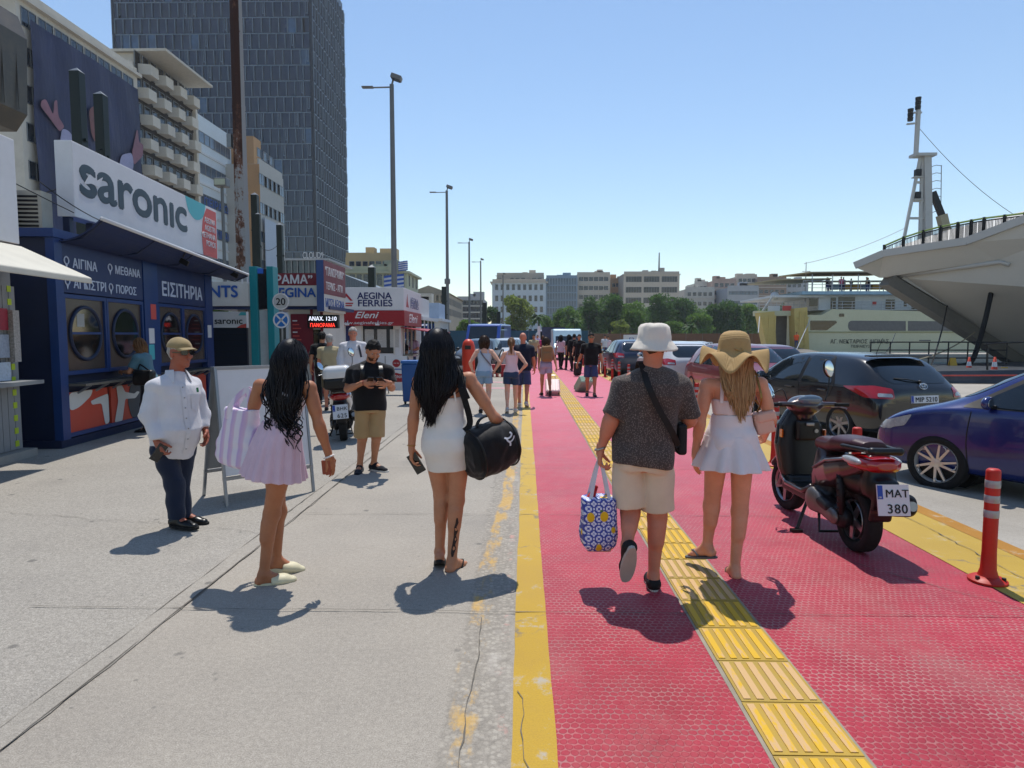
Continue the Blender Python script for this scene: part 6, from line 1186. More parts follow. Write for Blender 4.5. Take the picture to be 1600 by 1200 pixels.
# -- woman in lilac pleated skirt
def lilac():
 s = Fig('woman with long wavy black hair in a white sleeveless top and lilac pleated skirt', (423, 910), yaw=-42, H=1.63, skinm=SK_deep, J=dict(
  head=(455, 558), neck=(447, 597), pelvis=(436, 694), sha=(407, 603, .08), ela=(391, 652, .08), wra=(408, 682, .26), shb=(483, 606, -.06), elb=(498, 662, -.08), wrb=(514, 712, -.04),
  kneea=(434, 800, .12), anklea=(432, 874, .16), kneeb=(424, 803, .0), ankleb=(412, 897, -.03)), head_yaw=-12)
 s.body(curl=(.9, .6), foot_yaw=(-62, -68), foot_pitch=(12, 0), hand_dirs={'b': (.12, -.02, -1)})
 tm = cloth('white_sleeveless_cloth', '#d9d5da', 420, .2); s.top(tm, .010, .36, .965, None, name='top', wr=.0025, freq=40)
 tm2 = cloth('lilac_skirt_cloth', '#c9adba', 420, .12)
 lo_, hi_ = s.bounds([s.P-V3((0, 0, .2)), s.N], .32); F = Field(lo_, hi_, .006)
 def pleat(th, t): q = 1-np.clip(t, 0, 1); return .13*q**.5*((np.abs(((th*18/6.2832) % 1)-.5)*2)**.7-.5)+.03*q*np.sin(th*5+1)
 F.loft(s.P, s.ax, s.r, [(-.215, .218, .205, -.01), (-.12, .203, .178, -.012), (0, .188, .148, -.012), (.09, .170, .122, -.006), (.14, .150, .108, 0)], k=0, fold=pleat); F.shell(.018)
 sk = soft('skirt', F, tm2, s.t, 0)
 p = s.prof(.013, lo=.26, hi=.44); F = Field(lo_, hi_, .006); F.loft(s.P, s.ax, s.r, p, k=0); soft('waistband', F, tm2, s.t)
 s.long_hair(HAIR_black, .53, 680, .105, .11, .022, 15, end_shift=.0, taper=.4, mess=.02, r=.0038)
 mb = MB(); rs = np.random.RandomState(4); C = s.J['head']; b = V3((-s.hf.x, -s.hf.y, 0)).normalized(); u = V3((s.hr.x, s.hr.y, 0)).normalized()
 for i in range(34):
  x = rs.uniform(-.11, .13); L0 = rs.uniform(.32, .45); L1 = rs.uniform(.48, .6); ph = rs.uniform(0, 6.3); pts = []
  for j in range(16):
   q = j/15; pts.append(C-V3((0, 0, L0+(L1-L0)*q))+u*(x+.018*math.sin(ph+q*9))+b*(.125+.02*math.cos(ph+q*9)))
  mb.tube(pts, [.006*(1-.6*j/15) for j in range(16)], 5, False)
 mb.build('hair_curls', HAIR_black, s.t, True)
 cm = pm('cream_clog', '#c9c0a0', .55, var=.06)
 for a in 'ab':
  J, k = s.J, s.k; he, ba, to, fd, fu = J['heel'+a], J['ball'+a], J['toe'+a], J['fd'+a], J['fu'+a]; o = s.sandal(a, cm, .028, False, 'clog')
  F = Field(*s.bounds([he, to], .1), .006); F.cone(ba-fd*.05, ba+fd*.01, .05, .05, .02, flat=(fu, .8)); F.cone(ba, to+fd*.015, .05, .036, .02, flat=(fu, .7)); F.cut(ba-fd*.065, -fd); F.cut(he-fu*.035, -fu); soft('upper', F, cm, o)
 wr = s.J['wrb']; MB().tube([wr+V3((.03*math.cos(t), .03*math.sin(t), -.005+.01*math.cos(t))) for t in np.linspace(0, 6.283, 16)[:-1]], .006, 6, closed=True).build('bracelet', pm('white_beads', '#d8d2cc', .4), s.t, True)
 phone('phone in a red-brown case held by the woman in the lilac skirt', s.loc+s.J['palmb']+V3((-.025, -.01, -.005)), (.05, .1, -1), (-.3, -1, 0), pm('red_brown_case', '#8c4028', .5), (.06, .095, .012), 'phone')
 return s
LS = lilac()
def tote():
 c = W(371, 686, LS.Y0+.10); t = thing('tote_bag', 'lilac and white striped beach tote over the arm of the woman in the lilac skirt', 'tote bag', c)
 k = NT('striped_towelling'); x, y, z = k.sep(); u = k.math('ADD', k.math('MULTIPLY', x, .94), k.math('MULTIPLY', y, -.34)); u = k.math('ADD', u, k.math('MULTIPLY', z, -.12))
 st = k.math('FRACT', k.math('MULTIPLY', u, 13.0)); c1 = k.ramp(st, [(.0, '#bda3c8'), (.36, '#cbafc6'), (.5, '#d6ced6'), (.88, '#d6ced8'), (1, '#bda3c8')]); k.base(c1, .9, 0, .15); k.bump(k.noise(160, 3, .7), .5, .006); m = k.m
 ax = V3((0, 0, 1)); sd = V3((.94, -.34, 0))
 F = Field((-.3, -.3, -.28), (.3, .3, .3), .006)
 F.loft((0, 0, -.19), (.10, .0, 1), sd, [(0, .10, .05), (.02, .17, .075), (.06, .185, .085), (.18, .165, .08), (.30, .135, .07), (.40, .115, .06)], k=0, e=2.8); F.noise(.006, 22, 3); F.noise(.002, 60, 5); soft('bag_body', F, m, t)
 for q in (-1, 1):
  p = [(.04-.08, q*.045, .14), (.05-.06, q*.05, .24), (.085, q*.03, .335), (.11, q*.04, .26), (.10, q*.05, .15)]; strap(t, 'handle', [V3(a) for a in p], .035, .007, m, V3((0, q, .2)))
tote()
# -- man in bucket hat
def hat_man():
 s = Fig('man in a white bucket hat, dark patterned shirt and cream shorts seen from behind', (1018, 919), yaw=-3, H=1.76, sex='m', skinm=SK_ruddy, J=dict(
  head=(1021, 542), neck=(1018, 577), pelvis=(1005, 712), sha=(977, 604, .0), ela=(955, 655, -.03), wra=(938, 703, .0), shb=(1060, 602, .0), elb=(1077, 655, .02), wrb=(1070, 665, .25),
  kneea=(985, 800, .02), anklea=(980, 852, -.17), kneeb=(1027, 808, .02), ankleb=(1021, 900, -.01)), head_yaw=-6)
 s.body(curl=(1.25, .8), foot_yaw=(8, -4), foot_pitch=(62, 0), thick=1.12, hand_dirs={'a': (-.05, .05, -1)})
 def spots(k, cc):
  v = k.voro(150, 'F1', k.mapping((1, 1, .55))); d = k.ramp(v.outputs['Distance'], [(.24, '#887b73'), (.42, '#453d3a')]); return k.mix(.7, cc, d)
 s.top(cloth('dark_patterned_cloth', '#453d3a', 420, .3, pattern=spots), .026, -.085, .975, .92, 1.55, 1.06, name='shirt', wr=.005, seed=6, seat=.10)
 N = s.N; F = Field(N-V3((.15, .15, .1)), N+V3((.15, .15, .1)), .006); F.loft(N-s.ax*.02, s.ax, s.r, [(0, .082, .08), (.045, .068, .068)], k=0); F.shell(.02) if False else None; soft('collar', F, _MC['dark_patterned_cloth'], s.t)
 s.legs(cloth('cream_chino', '#cdbda6', 500, .25), .86, .112, .106, hi=.06, name='shorts', seed=8, wr=.004)
 for a in 'ab': s.shoe(a, M_blkrub, pm('grey_sole', '#a9a49b', .7))
 s.short_hair(hairmat('cropped_brown_hair', '#3a2a1e', '#57402e', .7), .001)
 C = s.J['head']; hm = cloth('white_hat_cloth', '#d6cdc0', 500, .3); mb = MB()
 prof = [(.005, .135), (.05, .136), (.08, .128), (.094, .11), (.102, .05), (.106, .03), (.122, .008), (.142, -.022), (.146, -.03), (.142, -.034), (.118, .0), (.104, .02), (.098, .04)]
 M = frame(C+s.hu*.012-s.hf*.005, s.hr, s.hf); mb.lathe([(a*1.03, b) for a, b in prof], 40, M, False); v2 = []
 rs = np.random.RandomState(2)
 for i, p in enumerate(mb.v):
  q = V3(p); th = (i % 40)/40*6.283; w_ = .004*math.sin(3*th+1)+.003*math.sin(7*th+i*.05); o = (q-C); v2.append(tuple(q+V3((o.x, o.y, 0)).normalized()*w_+V3((0, 0, .005*math.sin(2*th+.7) if prof[i//40][0] > .11 else .004*math.sin(5*th)))))
 mb.v = v2; mb.build('bucket_hat', hm, s.t, True)
 m = pm('black_webbing', '#101012', .7, bump=.3, bscale=300)
 f = s.f; strap(s.t, 'bag_strap', [s.px(995, 588, .16), s.px(1000, 572, .02)+V3((0, 0, .03)), s.px(1012, 600, -.155), s.px(1030, 640, -.165), s.px(1050, 675, -.145), s.px(1060, 698, -.09)], .038, .005, m, [V3((0, 0, 1)), V3((0, -.5, 1)), -f, -f, -f, -f+s.r*.5])
 F = Field(s.px(1060, 690)-V3((.14, .14, .14)), s.px(1060, 690)+V3((.14, .14, .14)), .007); F.box(s.px(1062, 684, .0), (.03, .09, .10), None, .02); soft('body_bag', F, m, s.t)
 wr = s.J['wra']; MB().tube([wr+V3((.033*math.cos(t), .036*math.sin(t), .012+.012*math.cos(t))) for t in np.linspace(0, 6.283, 18)[:-1]], .007, 6, closed=True).build('watch_strap', pm('steel_watch', '#a9a49a', .3, .9), s.t, True)
 return s
HM = hat_man()
def lemon_bag():
 c = W(935, 812, HM.Y0+.02); t = thing('shopping_bag', 'blue and white bag printed with yellow lemons carried by the man in the bucket hat', 'shopping bag', c)
 k = NT('lemon_tile_print'); x, y, z = k.sep(); n_ = 15.5
 u = k.math('MULTIPLY', k.math('ADD', x, k.math('MULTIPLY', y, .25)), n_); v = k.math('MULTIPLY', z, n_)
 fu = k.math('ABSOLUTE', k.math('SUBTRACT', k.math('FRACT', u), .5)); fv = k.math('ABSOLUTE', k.math('SUBTRACT', k.math('FRACT', v), .5))
 r1 = k.math('SQRT', k.math('ADD', k.math('MULTIPLY', fu, fu), k.math('MULTIPLY', fv, fv))); ring = k.math('ABSOLUTE', k.math('SUBTRACT', r1, .36))
 dia = k.math('ABSOLUTE', k.math('SUBTRACT', k.math('ADD', fu, fv), .62)); pet = k.math('ABSOLUTE', k.math('SUBTRACT', fu, fv))
 cc = k.mix(k.ramp(ring, [(.05, 1), (.075, 0)]), '#d4d8e6', '#2c3f9e'); cc = k.mix(k.ramp(dia, [(.05, 1), (.08, 0)]), cc, '#24368c'); cc = k.mix(k.ramp(pet, [(.02, .9), (.045, 0)]), cc, '#3d56b5'); cc = k.mix(k.ramp(r1, [(.1, 1), (.13, 0)]), cc, '#2c3f9e')
 lv = k.voro(9.5, 'F1', k.mapping((1, 1, .8))); pk = k.math('GREATER_THAN', k.sep(lv.outputs['Color'])[0], .12); lm = k.math('MULTIPLY', k.ramp(lv.outputs['Distance'], [(.24, 1), (.28, 0)]), pk)
 cc = k.mix(lm, cc, '#dcb21a'); lv2 = k.voro(11, 'F1', k.mapping((1, 1, 1.4), loc=(3, 1, 2))); pk2 = k.math('GREATER_THAN', k.sep(lv2.outputs['Color'])[1], .66); cc = k.mix(k.math('MULTIPLY', k.ramp(lv2.outputs['Distance'], [(.16, 1), (.2, 0)]), pk2), cc, '#3d6b3a')
 k.base(cc, .55, 0, .3); k.bump(k.noise(14, 3), .25, .012); m = k.m
 F = Field((-.17, -.17, -.22), (.17, .17, .25), .006); F.loft((0, 0, -.185), (0, 0, 1), (1, .1, 0), [(0, .085, .07), (.03, .108, .09), (.1, .118, .098), (.24, .118, .098), (.335, .108, .085)], k=0, e=4.5); F.noise(.004, 26, 8); b = soft('bag_body', F, m, t)
 F = Field((-.15, -.15, -.22), (.15, .15, -.1), .007); F.box((0, 0, -.185), (.078, .066, .012), None, .01); soft('base_panel', F, pm('beige_base', '#b98f80', .7), t)
 hw = pm('white_webbing', '#c9c9d2', .7); top = HM.loc+HM.J['palma']-c
 for q in (-1, 1): strap(t, 'handle', [V3((-.062, q*.075, .12)), V3((-.05, q*.06, .19)), top+V3((-.012, q*.012, -.012)), top+V3((.012, q*.012, -.012)), V3((.055, q*.06, .19)), V3((.066, q*.075, .12))], .022, .004, hw, V3((0, q, 0)))
 F = Field((-.1, -.1, .08), (.1, .1, .3), .008); F.cone((-.05, 0, .14), (-.02, .0, .215), .035, .012, .01); F.noise(.006, 40, 2); o = soft('red_towel', F, cloth('red_cloth', '#a81e24'), None); o.location = c; tag(o, 'red cloth sticking out of the lemon patterned bag', 'cloth')
lemon_bag()
# -- blonde woman in straw hat
def blonde():
 s = Fig('blonde woman in a wavy straw sun hat, white crop top and short white ruffled skirt', (1141, 899), yaw=3, H=1.66, skinm=SK_fair, J=dict(
  head=(1147, 553), neck=(1146, 590), pelvis=(1141, 690), sha=(1104, 602, .0), ela=(1094, 660, -.03), wra=(1086, 708, .03), shb=(1188, 600, .0), elb=(1205, 655, .0), wrb=(1196, 678, .2),
  kneea=(1112, 790, .05), anklea=(1105, 853, .07), kneeb=(1156, 800, .0), ankleb=(1148, 888, -.02)))
 s.body(curl=(.45, .9), foot_yaw=(38, 2), foot_pitch=(14, 5), hand_dirs={'a': (.02, .06, -1)})
 m = cloth('white_crop_cloth', '#d9cbc8', 420, .2); s.top(m, .010, .43, .66, None, name='crop_top', wr=.0025, freq=45)
 for q in (-1, 1): strap(s.t, 'top_strap', [s.P+s.ax*.62*s.L+s.r*q*.105-s.f*.09, s.N-s.ax*.035+s.r*q*.095-s.f*.05, s.N-s.ax*.045+s.r*q*.095+s.f*.05], .022, .005, m, -s.f)
 sm = cloth('white_skirt_cloth', '#d8d3d4', 420, .15); lo_, hi_ = s.bounds([s.P-V3((0, 0, .15)), s.N], .33); F = Field(lo_, hi_, .006)
 F.loft(s.P, s.ax, s.r, s.prof(.014, lo=-.04, hi=.43), k=.01); [F.ell(s.P+s.r*(q*.072)-s.f*.056-s.ax*.015, (.09, .09, .1), k=.03) for q in (-1, 1)]; F.noise(.003, 45, 3, (1, 1, 3)); soft('skirt_yoke', F, sm, s.t)
 F = Field(lo_, hi_, .006)
 def ruf(th, t): q = 1-np.clip(t, 0, 1); return q*(.085*np.sin(th*11+.6*np.sin(th*3))+.045*np.sin(th*5+2))
 F.loft(s.P, s.ax, s.r, [(-.175, .245, .225, -.012), (-.11, .226, .195, -.012), (-.03, .195, .155, -.012), (.05, .176, .128, -.008)], k=0, fold=ruf); F.shell(.024)
 soft('ruffle', F, sm, s.t, 0)
 s.long_hair(HAIR_blonde, .46, 620, .095, .105, .004, 25, taper=.25, mess=.010, hat=True, phimax=100, end_shift=.02, r=.0042)
 for a in 'ab': s.sandal(a, pm('brown_leather', '#4a3122', .6) if a == 'b' else pm('grey_leather', '#4d5258', .6), .016, True, 'sandal')
 k = NT('straw'); x, y, z = k.sep(k.mapping((1, 1, 1))); rr = k.math('SQRT', k.math('ADD', k.math('MULTIPLY', x, x), k.math('MULTIPLY', y, y)))
 rings = k.math('SINE', k.math('MULTIPLY', k.math('ADD', rr, k.math('MULTIPLY', z, 1.0)), 900.0)); n2 = k.noise(70, 3, .7)
 k.base(k.mix(k.math('MULTIPLY', n2, .6), '#b39463', '#94764c'), .75, 0, .25); k.bump(k.math('ADD', rings, k.math('MULTIPLY', n2, 2)), .35, .003); sm = k.m
 C = s.J['head']+s.hu*.018; nth = 96; prof = [(0.002, .135), (.035, .134), (.065, .125), (.086, .105), (.097, .07), (.102, .025), (.106, -.004)]; mb = MB(); v = []
 rows = [(a, b, 0) for a, b in prof]+[(.106+.115*q, -.004-.035*q, q) for q in (.12, .25, .4, .55, .7, .85, 1)]
 for a, b, q in rows:
  for j in range(nth):
   th = 2*math.pi*j/nth; wv = q*(.058*math.sin(5*th+2.1)+.018*math.sin(3*th)); back = q*max(0, -math.sin(th))**2*-.06
   rad = a*(1+.0*q); v.append(C+V3((rad*math.cos(th)*1.0, rad*math.sin(th)*1.05, b+wv+back)))
 mb.add(v, [(i*nth+j, i*nth+(j+1) % nth, (i+1)*nth+(j+1) % nth, (i+1)*nth+j) for i in range(len(rows)-1) for j in range(nth)]); o = mb.build('straw_hat', sm, s.t, True)
 o.data.transform(Matrix.Translation(-C)); o.location = C
 md = o.modifiers.new('solid', 'SOLIDIFY'); md.thickness = .004
 mb = MB(); Z = C+V3((0, -.112, .005))
 for a0 in (.5, 2.6, -.9, 3.9): mb.tube([Z+V3((.03*math.cos(a0)*t+.008*math.sin(t*5), -.006*t, .03*math.sin(a0)*t)) for t in np.linspace(0, 1, 7)], .006, 6)
 mb.build('hat_bow', sm, s.t, True)
 return s
BL = blonde()
def handbag():
 c = W(1192, 658, BL.Y0+.0); t = thing('handbag', 'small pale pink shoulder handbag under the arm of the woman in the straw hat', 'handbag', c); m = pm('pink_leather', '#c9a392', .5, var=.06, bump=.15, bscale=150)
 F = Field((-.14, -.14, -.14), (.14, .14, .14), .006); Mx = Matrix.Rotation(R(-14), 3, 'Y'); F.box((0, 0, -.01), (.062, .05, .075), Mx.transposed(), .018); F.cut((0, 0, .2), (0, 0, 1)); F.noise(.002, 40, 3); soft('bag_body', F, m, t)
 F = Field((-.14, -.14, -.14), (.14, .14, .14), .006); F.box((.004, -.006, .036), (.067, .055, .036), Mx.transposed(), .02); soft('flap', F, m, t)
 strap(t, 'chain_strap', [V3((-.04, 0, .06)), W(1183, 620, c.y)-c+V3((0, -.08, 0)), W(1178, 590, c.y)-c+V3((0, 0, .05)), W(1183, 620, c.y)-c+V3((0, .09, 0)), V3((.04, .02, .06))], .012, .005, pm('gold_chain', '#8f7440', .4, .8), [V3((0, -1, 0))]*2+[V3((0, 0, 1))]+[V3((0, 1, 0))]*2)
handbag()
# -- elderly man in a cap, facing to the right
DENIM = cloth('dark_denim', '#1b2438', 600, .35); WHITE_SHIRT = cloth('white_cotton_shirt', '#c9c7ca', 420, .4)
def old_man():
 s = Fig('elderly man in tan cap, sunglasses and untucked white long sleeved shirt with dark jeans', (278, 824), yaw=-122, H=1.69, sex='m', skinm=skin('skin_red', '#96553f'), J=dict(
  head=(281, 553), neck=(275, 583), pelvis=(272, 694), sha=(243, 606, -.14), ela=(231, 652, -.20), wra=(245, 690, -.24), shb=(301, 600, .14), elb=(318, 648, .18), wrb=(321, 672, .12),
  kneea=(274, 757, -.05), anklea=(275, 808, -.06), kneeb=(282, 752, .09), ankleb=(288, 803, .1)), head_yaw=-112, swap=True)
 s.body(belly=.04, curl=(.6, 1.2), foot_yaw=(-95, -105), thick=1.05)
 s.legs(DENIM, .9, .105, .085, hi=.08, calf=1.06, name='jeans', wr=.006, seed=5)
 s.shirt = s.top(WHITE_SHIRT, .022, -.17, .975, .93, 1.42, .96, belly=.07, name='shirt', wr=.007, seed=12, sl_long=True, freq=22, vneck=True)
 N = s.N; F = Field(N-V3((.16, .16, .1)), N+V3((.16, .16, .12)), .006); F.loft(N-s.ax*.015, s.ax, s.r, [(-.02, .088, .086, -.012), (.03, .072, .074, -.012)], k=0); F.cone(N+s.f*.15-s.ax*.10, N+s.f*.085+s.ax*.08, .03, .042, 0, 's'); soft('collar', F, WHITE_SHIRT, s.t)
 MB().bar(s.P+s.ax*.74*s.L+s.f*.19-s.r*.085, s.P+s.ax*.80*s.L+s.f*.178-s.r*.085, .014, .012).build('pen', pm('green_pen', '#1f6b3a', .4), s.t)
 for a in 'ab': s.shoe(a, pm('black_leather', '#0e0d0d', .35), M_blkrub, low=True, up=.02)
 s.short_hair(HAIR_grey, .006)
 C, k = s.J['head'], s.k; M = s.HM(); cm = cloth('khaki_cap_cloth', '#94805a', 420, .25); F = Field(C-V3((.2, .2, .12)), C+V3((.2, .2, .2)), .006)
 F.ell(C+s.hu*.045-s.hf*.004, (.092, .108, .098), M, k=0); F.cut(C+s.hu*.052, -s.hu-s.hf*.12); F.noise(.002, 50, 3); cap = soft('cap', F, cm, s.t)
 mb = MB(); v = []; N_ = 15
 for j in range(N_):
  t = -1.15+2.3*j/(N_-1); ed = C+s.hu*.056+s.hf*(.098*math.cos(t)+.0)+s.hr*.088*math.sin(t); o = ed+s.hf*.075*math.cos(t)**.7-s.hu*(.012+.016*math.sin(t)**2); v += [ed, o, o-s.hu*.006, ed-s.hu*.006]
 mb.add(v, [(4*i+j, 4*i+4+j, 4*i+4+(j+1) % 4, 4*i+(j+1) % 4) for i in range(N_-1) for j in range(4)]+[(0, 1, 2, 3), (4*N_-1, 4*N_-2, 4*N_-3, 4*N_-4)]); mb.build('visor', cm, cap, True, angle=40)
 g = None; gl = pm('dark_lens', '#0a0808', .1, spec=.7, var=.05)
 for q in (-1, 1):
  c = C+s.hf*.100+s.hr*q*.036+s.hu*.012; pol = [(.032*math.copysign(abs(math.cos(t))**.7, math.cos(t)), .021*math.copysign(abs(math.sin(t))**.8, math.sin(t))) for t in np.linspace(0, 6.283, 17)[:-1]]
  Mx = frame(c, s.hr*math.cos(.2)-s.hf*math.sin(.2)*q, s.hu); o = MB().prism(pol, .006, Mx).build('lens', gl, s.t); g = g or o
  MB().bar(c+s.hr*q*.034, C+s.hr*q*.082-s.hf*.01+s.hu*.016, .004, .008).build('temple', gl, o)
 MB().bar(C+s.hf*.108-s.hr*.012+s.hu*.016, C+s.hf*.108+s.hr*.012+s.hu*.016, .006, .006).build('bridge', gl, g)
 phone('black phone held low by the elderly man in the cap', s.loc+s.J['palmb']+V3((.0, -.02, -.02)), (-.5, -.2, -.8), (.5, -1, 0))
 return s
OM = old_man()
# -- man in black T-shirt looking at two phones
def phone_man():
 s = Fig('dark haired man in black T-shirt and beige shorts looking down at two phones', (578, 737), yaw=-160, H=1.74, sex='m', skinm=SK_tan, J=dict(
  head=(583, 549, -.05), neck=(579, 567), pelvis=(578, 634), sha=(551, 581, -.02), ela=(543, 608, -.06), wra=(568, 598, -.27), shb=(606, 579, .02), elb=(612, 606, -.03), wrb=(607, 598, -.27),
  kneea=(566, 685, -.04), anklea=(562, 728, .02), kneeb=(588, 684, -.02), ankleb=(584, 724, .08)), head_yaw=-150, head_pitch=28, build=1.05, swap=True)
 s.J.update(); s.body(curl=(1.0, 1.0), foot_yaw=(-120, -175), hand_dirs={'b': (.9, -.3, .1), 'a': (-.55, -.8, .1)}, belly=.02)
 bk = cloth('black_tshirt', '#101013', 420, .3); s.top(bk, .026, -.10, .985, .68, 1.4, 1.03, name='tshirt', wr=.005, seed=22, seat=.08)
 s.legs(cloth('beige_short_cloth', '#a88a60', 420, .3), .97, .096, .098, hi=.06, name='shorts', seed=9, wr=.005)
 for a in 'ab': s.shoe(a, cloth('navy_knit', '#10131c', 700, .3), M_white_sole, up=.03)
 s.short_hair(HAIR_dark, .012)
 C = s.J['head']; F = Field(C-V3((.14, .14, .16)), C+V3((.14, .14, .1)), .006); M = s.HM()
 F.ell(C+s.hf*.030*s.k-s.hu*.052*s.k, (.062, .067, .072), M, k=0); F.cut(C-s.hu*.05, s.hu*.9-s.hf*.12); F.cut(C-s.hf*.01, -s.hf); soft('beard', F, hairmat('stubble', '#3a261b', '#5c3d2c', .7), s.t)
 for a, lab in (('b', 'phone in the right hand of the man in the black T-shirt'), ('a', 'second phone in the left hand of the man in the black T-shirt')):
  phone(lab, s.loc+s.J['palm'+a]+V3((.02 if a == 'b' else -.02, -.03, .03)), (.3 if a == 'b' else -.2, -.7, .45), (0, .3, 1), size=(.07, .13, .01))
 for q in (-1, 1): strap(s.t, 'backpack_strap', [s.P+s.ax*.62*s.L+s.r*q*.115+s.f*.15, s.P+s.ax*.85*s.L+s.r*q*.105+s.f*.145, s.N-s.ax*.015+s.r*q*.10+s.f*.02, s.N-s.ax*.08+s.r*q*.10-s.f*.13], .05, .008, M_blkplastic, [s.f, s.f, s.up, -s.f])
 wr = s.J['wrb']; MB().tube([wr+V3((0, .03*math.cos(t), .03*math.sin(t))) for t in np.linspace(0, 6.283, 14)[:-1]], .005, 5, closed=True).build('bracelet', pm('red_cord', '#7a1c1c', .6), s.t)
phone_man()
# -- walkers and bystanders farther off
BL_T = cloth('navy_polo', '#141b2e'); GREY = cloth('beige_shirt_cloth', '#a89a78'); PINK = cloth('pale_pink_cloth', '#d6bcc4'); LBLUE = cloth('pale_blue_cloth', '#aebfcf'); DSH = cloth('light_denim', '#7f9cb5'); DK_DSH = cloth('mid_denim', '#2c3f5c'); NAVY = cloth('navy_short_cloth', '#38456a'); BLACKC = cloth('black_cloth', '#0f0f11'); OLIVE = cloth('olive_short_cloth', '#5a5138'); FUCH = cloth('fuchsia_cloth', '#c03a72'); LILACC = cloth('lilac_polo', '#b9a3c2'); TEAL = cloth('teal_blouse', '#4d707e'); HIVIS = pm('hivis_orange', '#e2571c', .7)
M_shoe_dark = pm('dark_shoe', '#151517', .6); M_shoe_white = pm('white_shoe', '#bcb8b2', .6)
def walker(label, foot, H, sex, yaw, top, bottom, hair=None, skinm=SK_tan, bot='shorts', topk='tee', hairk='short', stride=.14, phase=1, arms=None, vox=.014, head_yaw=None, head_pitch=0, group=None, shoes=M_shoe_dark, build=1.0, lean=0.0, belly=0, detail=True, lift=0.0, loc=None):
 s = Fig(label, foot, yaw, H, sex, skinm, vox, group, J=gait(H, yaw, stride, phase=phase, arms=None, sex=sex, lean=lean), head_yaw=head_yaw, head_pitch=head_pitch, build=build, loc=loc)
 if lift: s.t.location.z += lift
 if arms:
  for n, (x, y, z) in arms.items(): s.J[n] = s.r*x*s.k+s.f*y*s.k+V3((0, 0, z*s.k))
 s.body(curl=(.7, .7), belly=belly, foot_yaw=(yaw+6, yaw-6), foot_pitch=(0 if phase > 0 else 18, 18 if phase > 0 else 0) if stride > .05 else (0, 0))
 if topk == 'tee': s.top(top, .024, -.10, .97, .7, 1.45, 1.04, name='tshirt', wr=.004, belly=belly, seat=.07)
 elif topk == 'long': s.top(top, .026, -.10, .97, .9, 1.45, 1.05, name='shirt', wr=.005, belly=belly, sl_long=True, seat=.07)
 elif topk == 'tank':
  s.top(top, .012, -.02, .80, None, name='tank_top', wr=.003)
  for q in (-1, 1): strap(s.t, 'top_strap', [s.P+s.ax*.76*s.L+s.r*q*.09-s.f*.10, s.N-s.ax*.03+s.r*q*.08-s.f*.05, s.N-s.ax*.06+s.r*q*.085+s.f*.06], .02, .006, top, -s.f)
 if bot == 'shorts': s.legs(bottom, .92 if sex == 'm' else .55, .10, .097, hi=.08, name='shorts')
 elif bot == 'trousers': s.legs(bottom, .9, .098, .075, hi=.08, calf=.97, name='trousers')
 elif bot == 'skirt':
  F = Field(*s.bounds([s.P, s.P-V3((0, 0, .5))], .3), vox); F.loft(s.P, s.ax, s.r, [(-.42, .2, .2), (0, .17, .13), (.12, .14, .11)], k=0); soft('skirt', F, bottom, s.t)
 for a in 'ab': s.shoe(a, shoes, M_white_sole if shoes is not M_shoe_dark else M_blkrub, up=.03)
 if hairk == 'short' and hair: s.short_hair(hair, .012)
 elif hairk == 'bob' and hair: s.long_hair(hair, .27, 90, .085, .06, .006, 7, r=.012, top=.014)
 elif hairk == 'long' and hair: s.long_hair(hair, .45, 90, .10, .10, .01, 8, r=.012)
 elif hairk == 'pony' and hair:
  s.short_hair(hair, .014, recede=.015); b = -s.hf; C = s.J['head']
  MB().tube(spline([C+b*.09+s.hu*.05, C+b*.15+s.hu*.03, C+b*.15-s.hu*.10, C+b*.13-s.hu*.22], 3), [.022, .028, .03, .032, .033, .032, .03, .026, .018, .008], 7).build('ponytail', hair, s.t, True)
  MB().ball(C+b*.095+s.hu*.055, .035, 8, 6).build('hair_bun', hair, s.t, True)
 return s
AKIMBO = dict(ela=(-.33, -.12, 1.12), wra=(-.17, .02, .96), elb=(.33, -.12, 1.12), wrb=(.17, .02, .96))
w1 = walker('woman in pale blue vest top and denim shorts walking away with hands on hips', (757, 646), 1.64, 'f', 0, LBLUE, DSH, HAIR_brown, SK_pale, hairk='bob', topk='tank', vox=.011, arms=dict(ela=(-.30, -.10, 1.12), wra=(-.26, .06, .92), elb=(.34, -.12, 1.13), wrb=(.22, .03, .93)), build=1.06)
strap(w1.t, 'bag_strap', [w1.P+w1.ax*.97*w1.L-w1.r*.10-w1.f*.03, w1.P+w1.ax*.7*w1.L-w1.r*.02-w1.f*.135, w1.P+w1.ax*.3*w1.L+w1.r*.15-w1.f*.10], .03, .005, pm('grey_webbing', '#6a6a72', .7), -w1.f)
w2 = walker('woman in pale pink vest top and dark denim shorts, hair tied up, black shoulder bag', (799, 645), 1.58, 'f', 0, PINK, DK_DSH, HAIR_lightbrown, SK_pale, hairk='pony', topk='tank', vox=.011, phase=-1, arms=dict(ela=(-.27, -.04, 1.12), wra=(-.30, .1, .92), elb=(.34, -.12, 1.12), wrb=(.20, .02, .95)), shoes=M_shoe_white)
def small_bag(label, at, size, m, cat='bag', top=None, vox=.012):
 t = thing('bag', label, cat, at); F = Field(-V3(size)*.7-V3((.05, .05, .05)), V3(size)*.7+V3((.05, .05, .05)), vox); F.box((0, 0, 0), [x/2 for x in size], None, min(size)*.3); F.noise(.004, 30, 3); soft('bag_body', F, m, t)
 if top is not None:
  d = V3(top)-V3(at); strap(t, 'strap', [V3((-size[0]*.3, 0, size[2]*.4)), d+V3((-.02, 0, 0)), d+V3((.02, 0, 0)), V3((size[0]*.3, 0, size[2]*.4))], .025, .006, m, V3((0, -1, 0)))
 return t
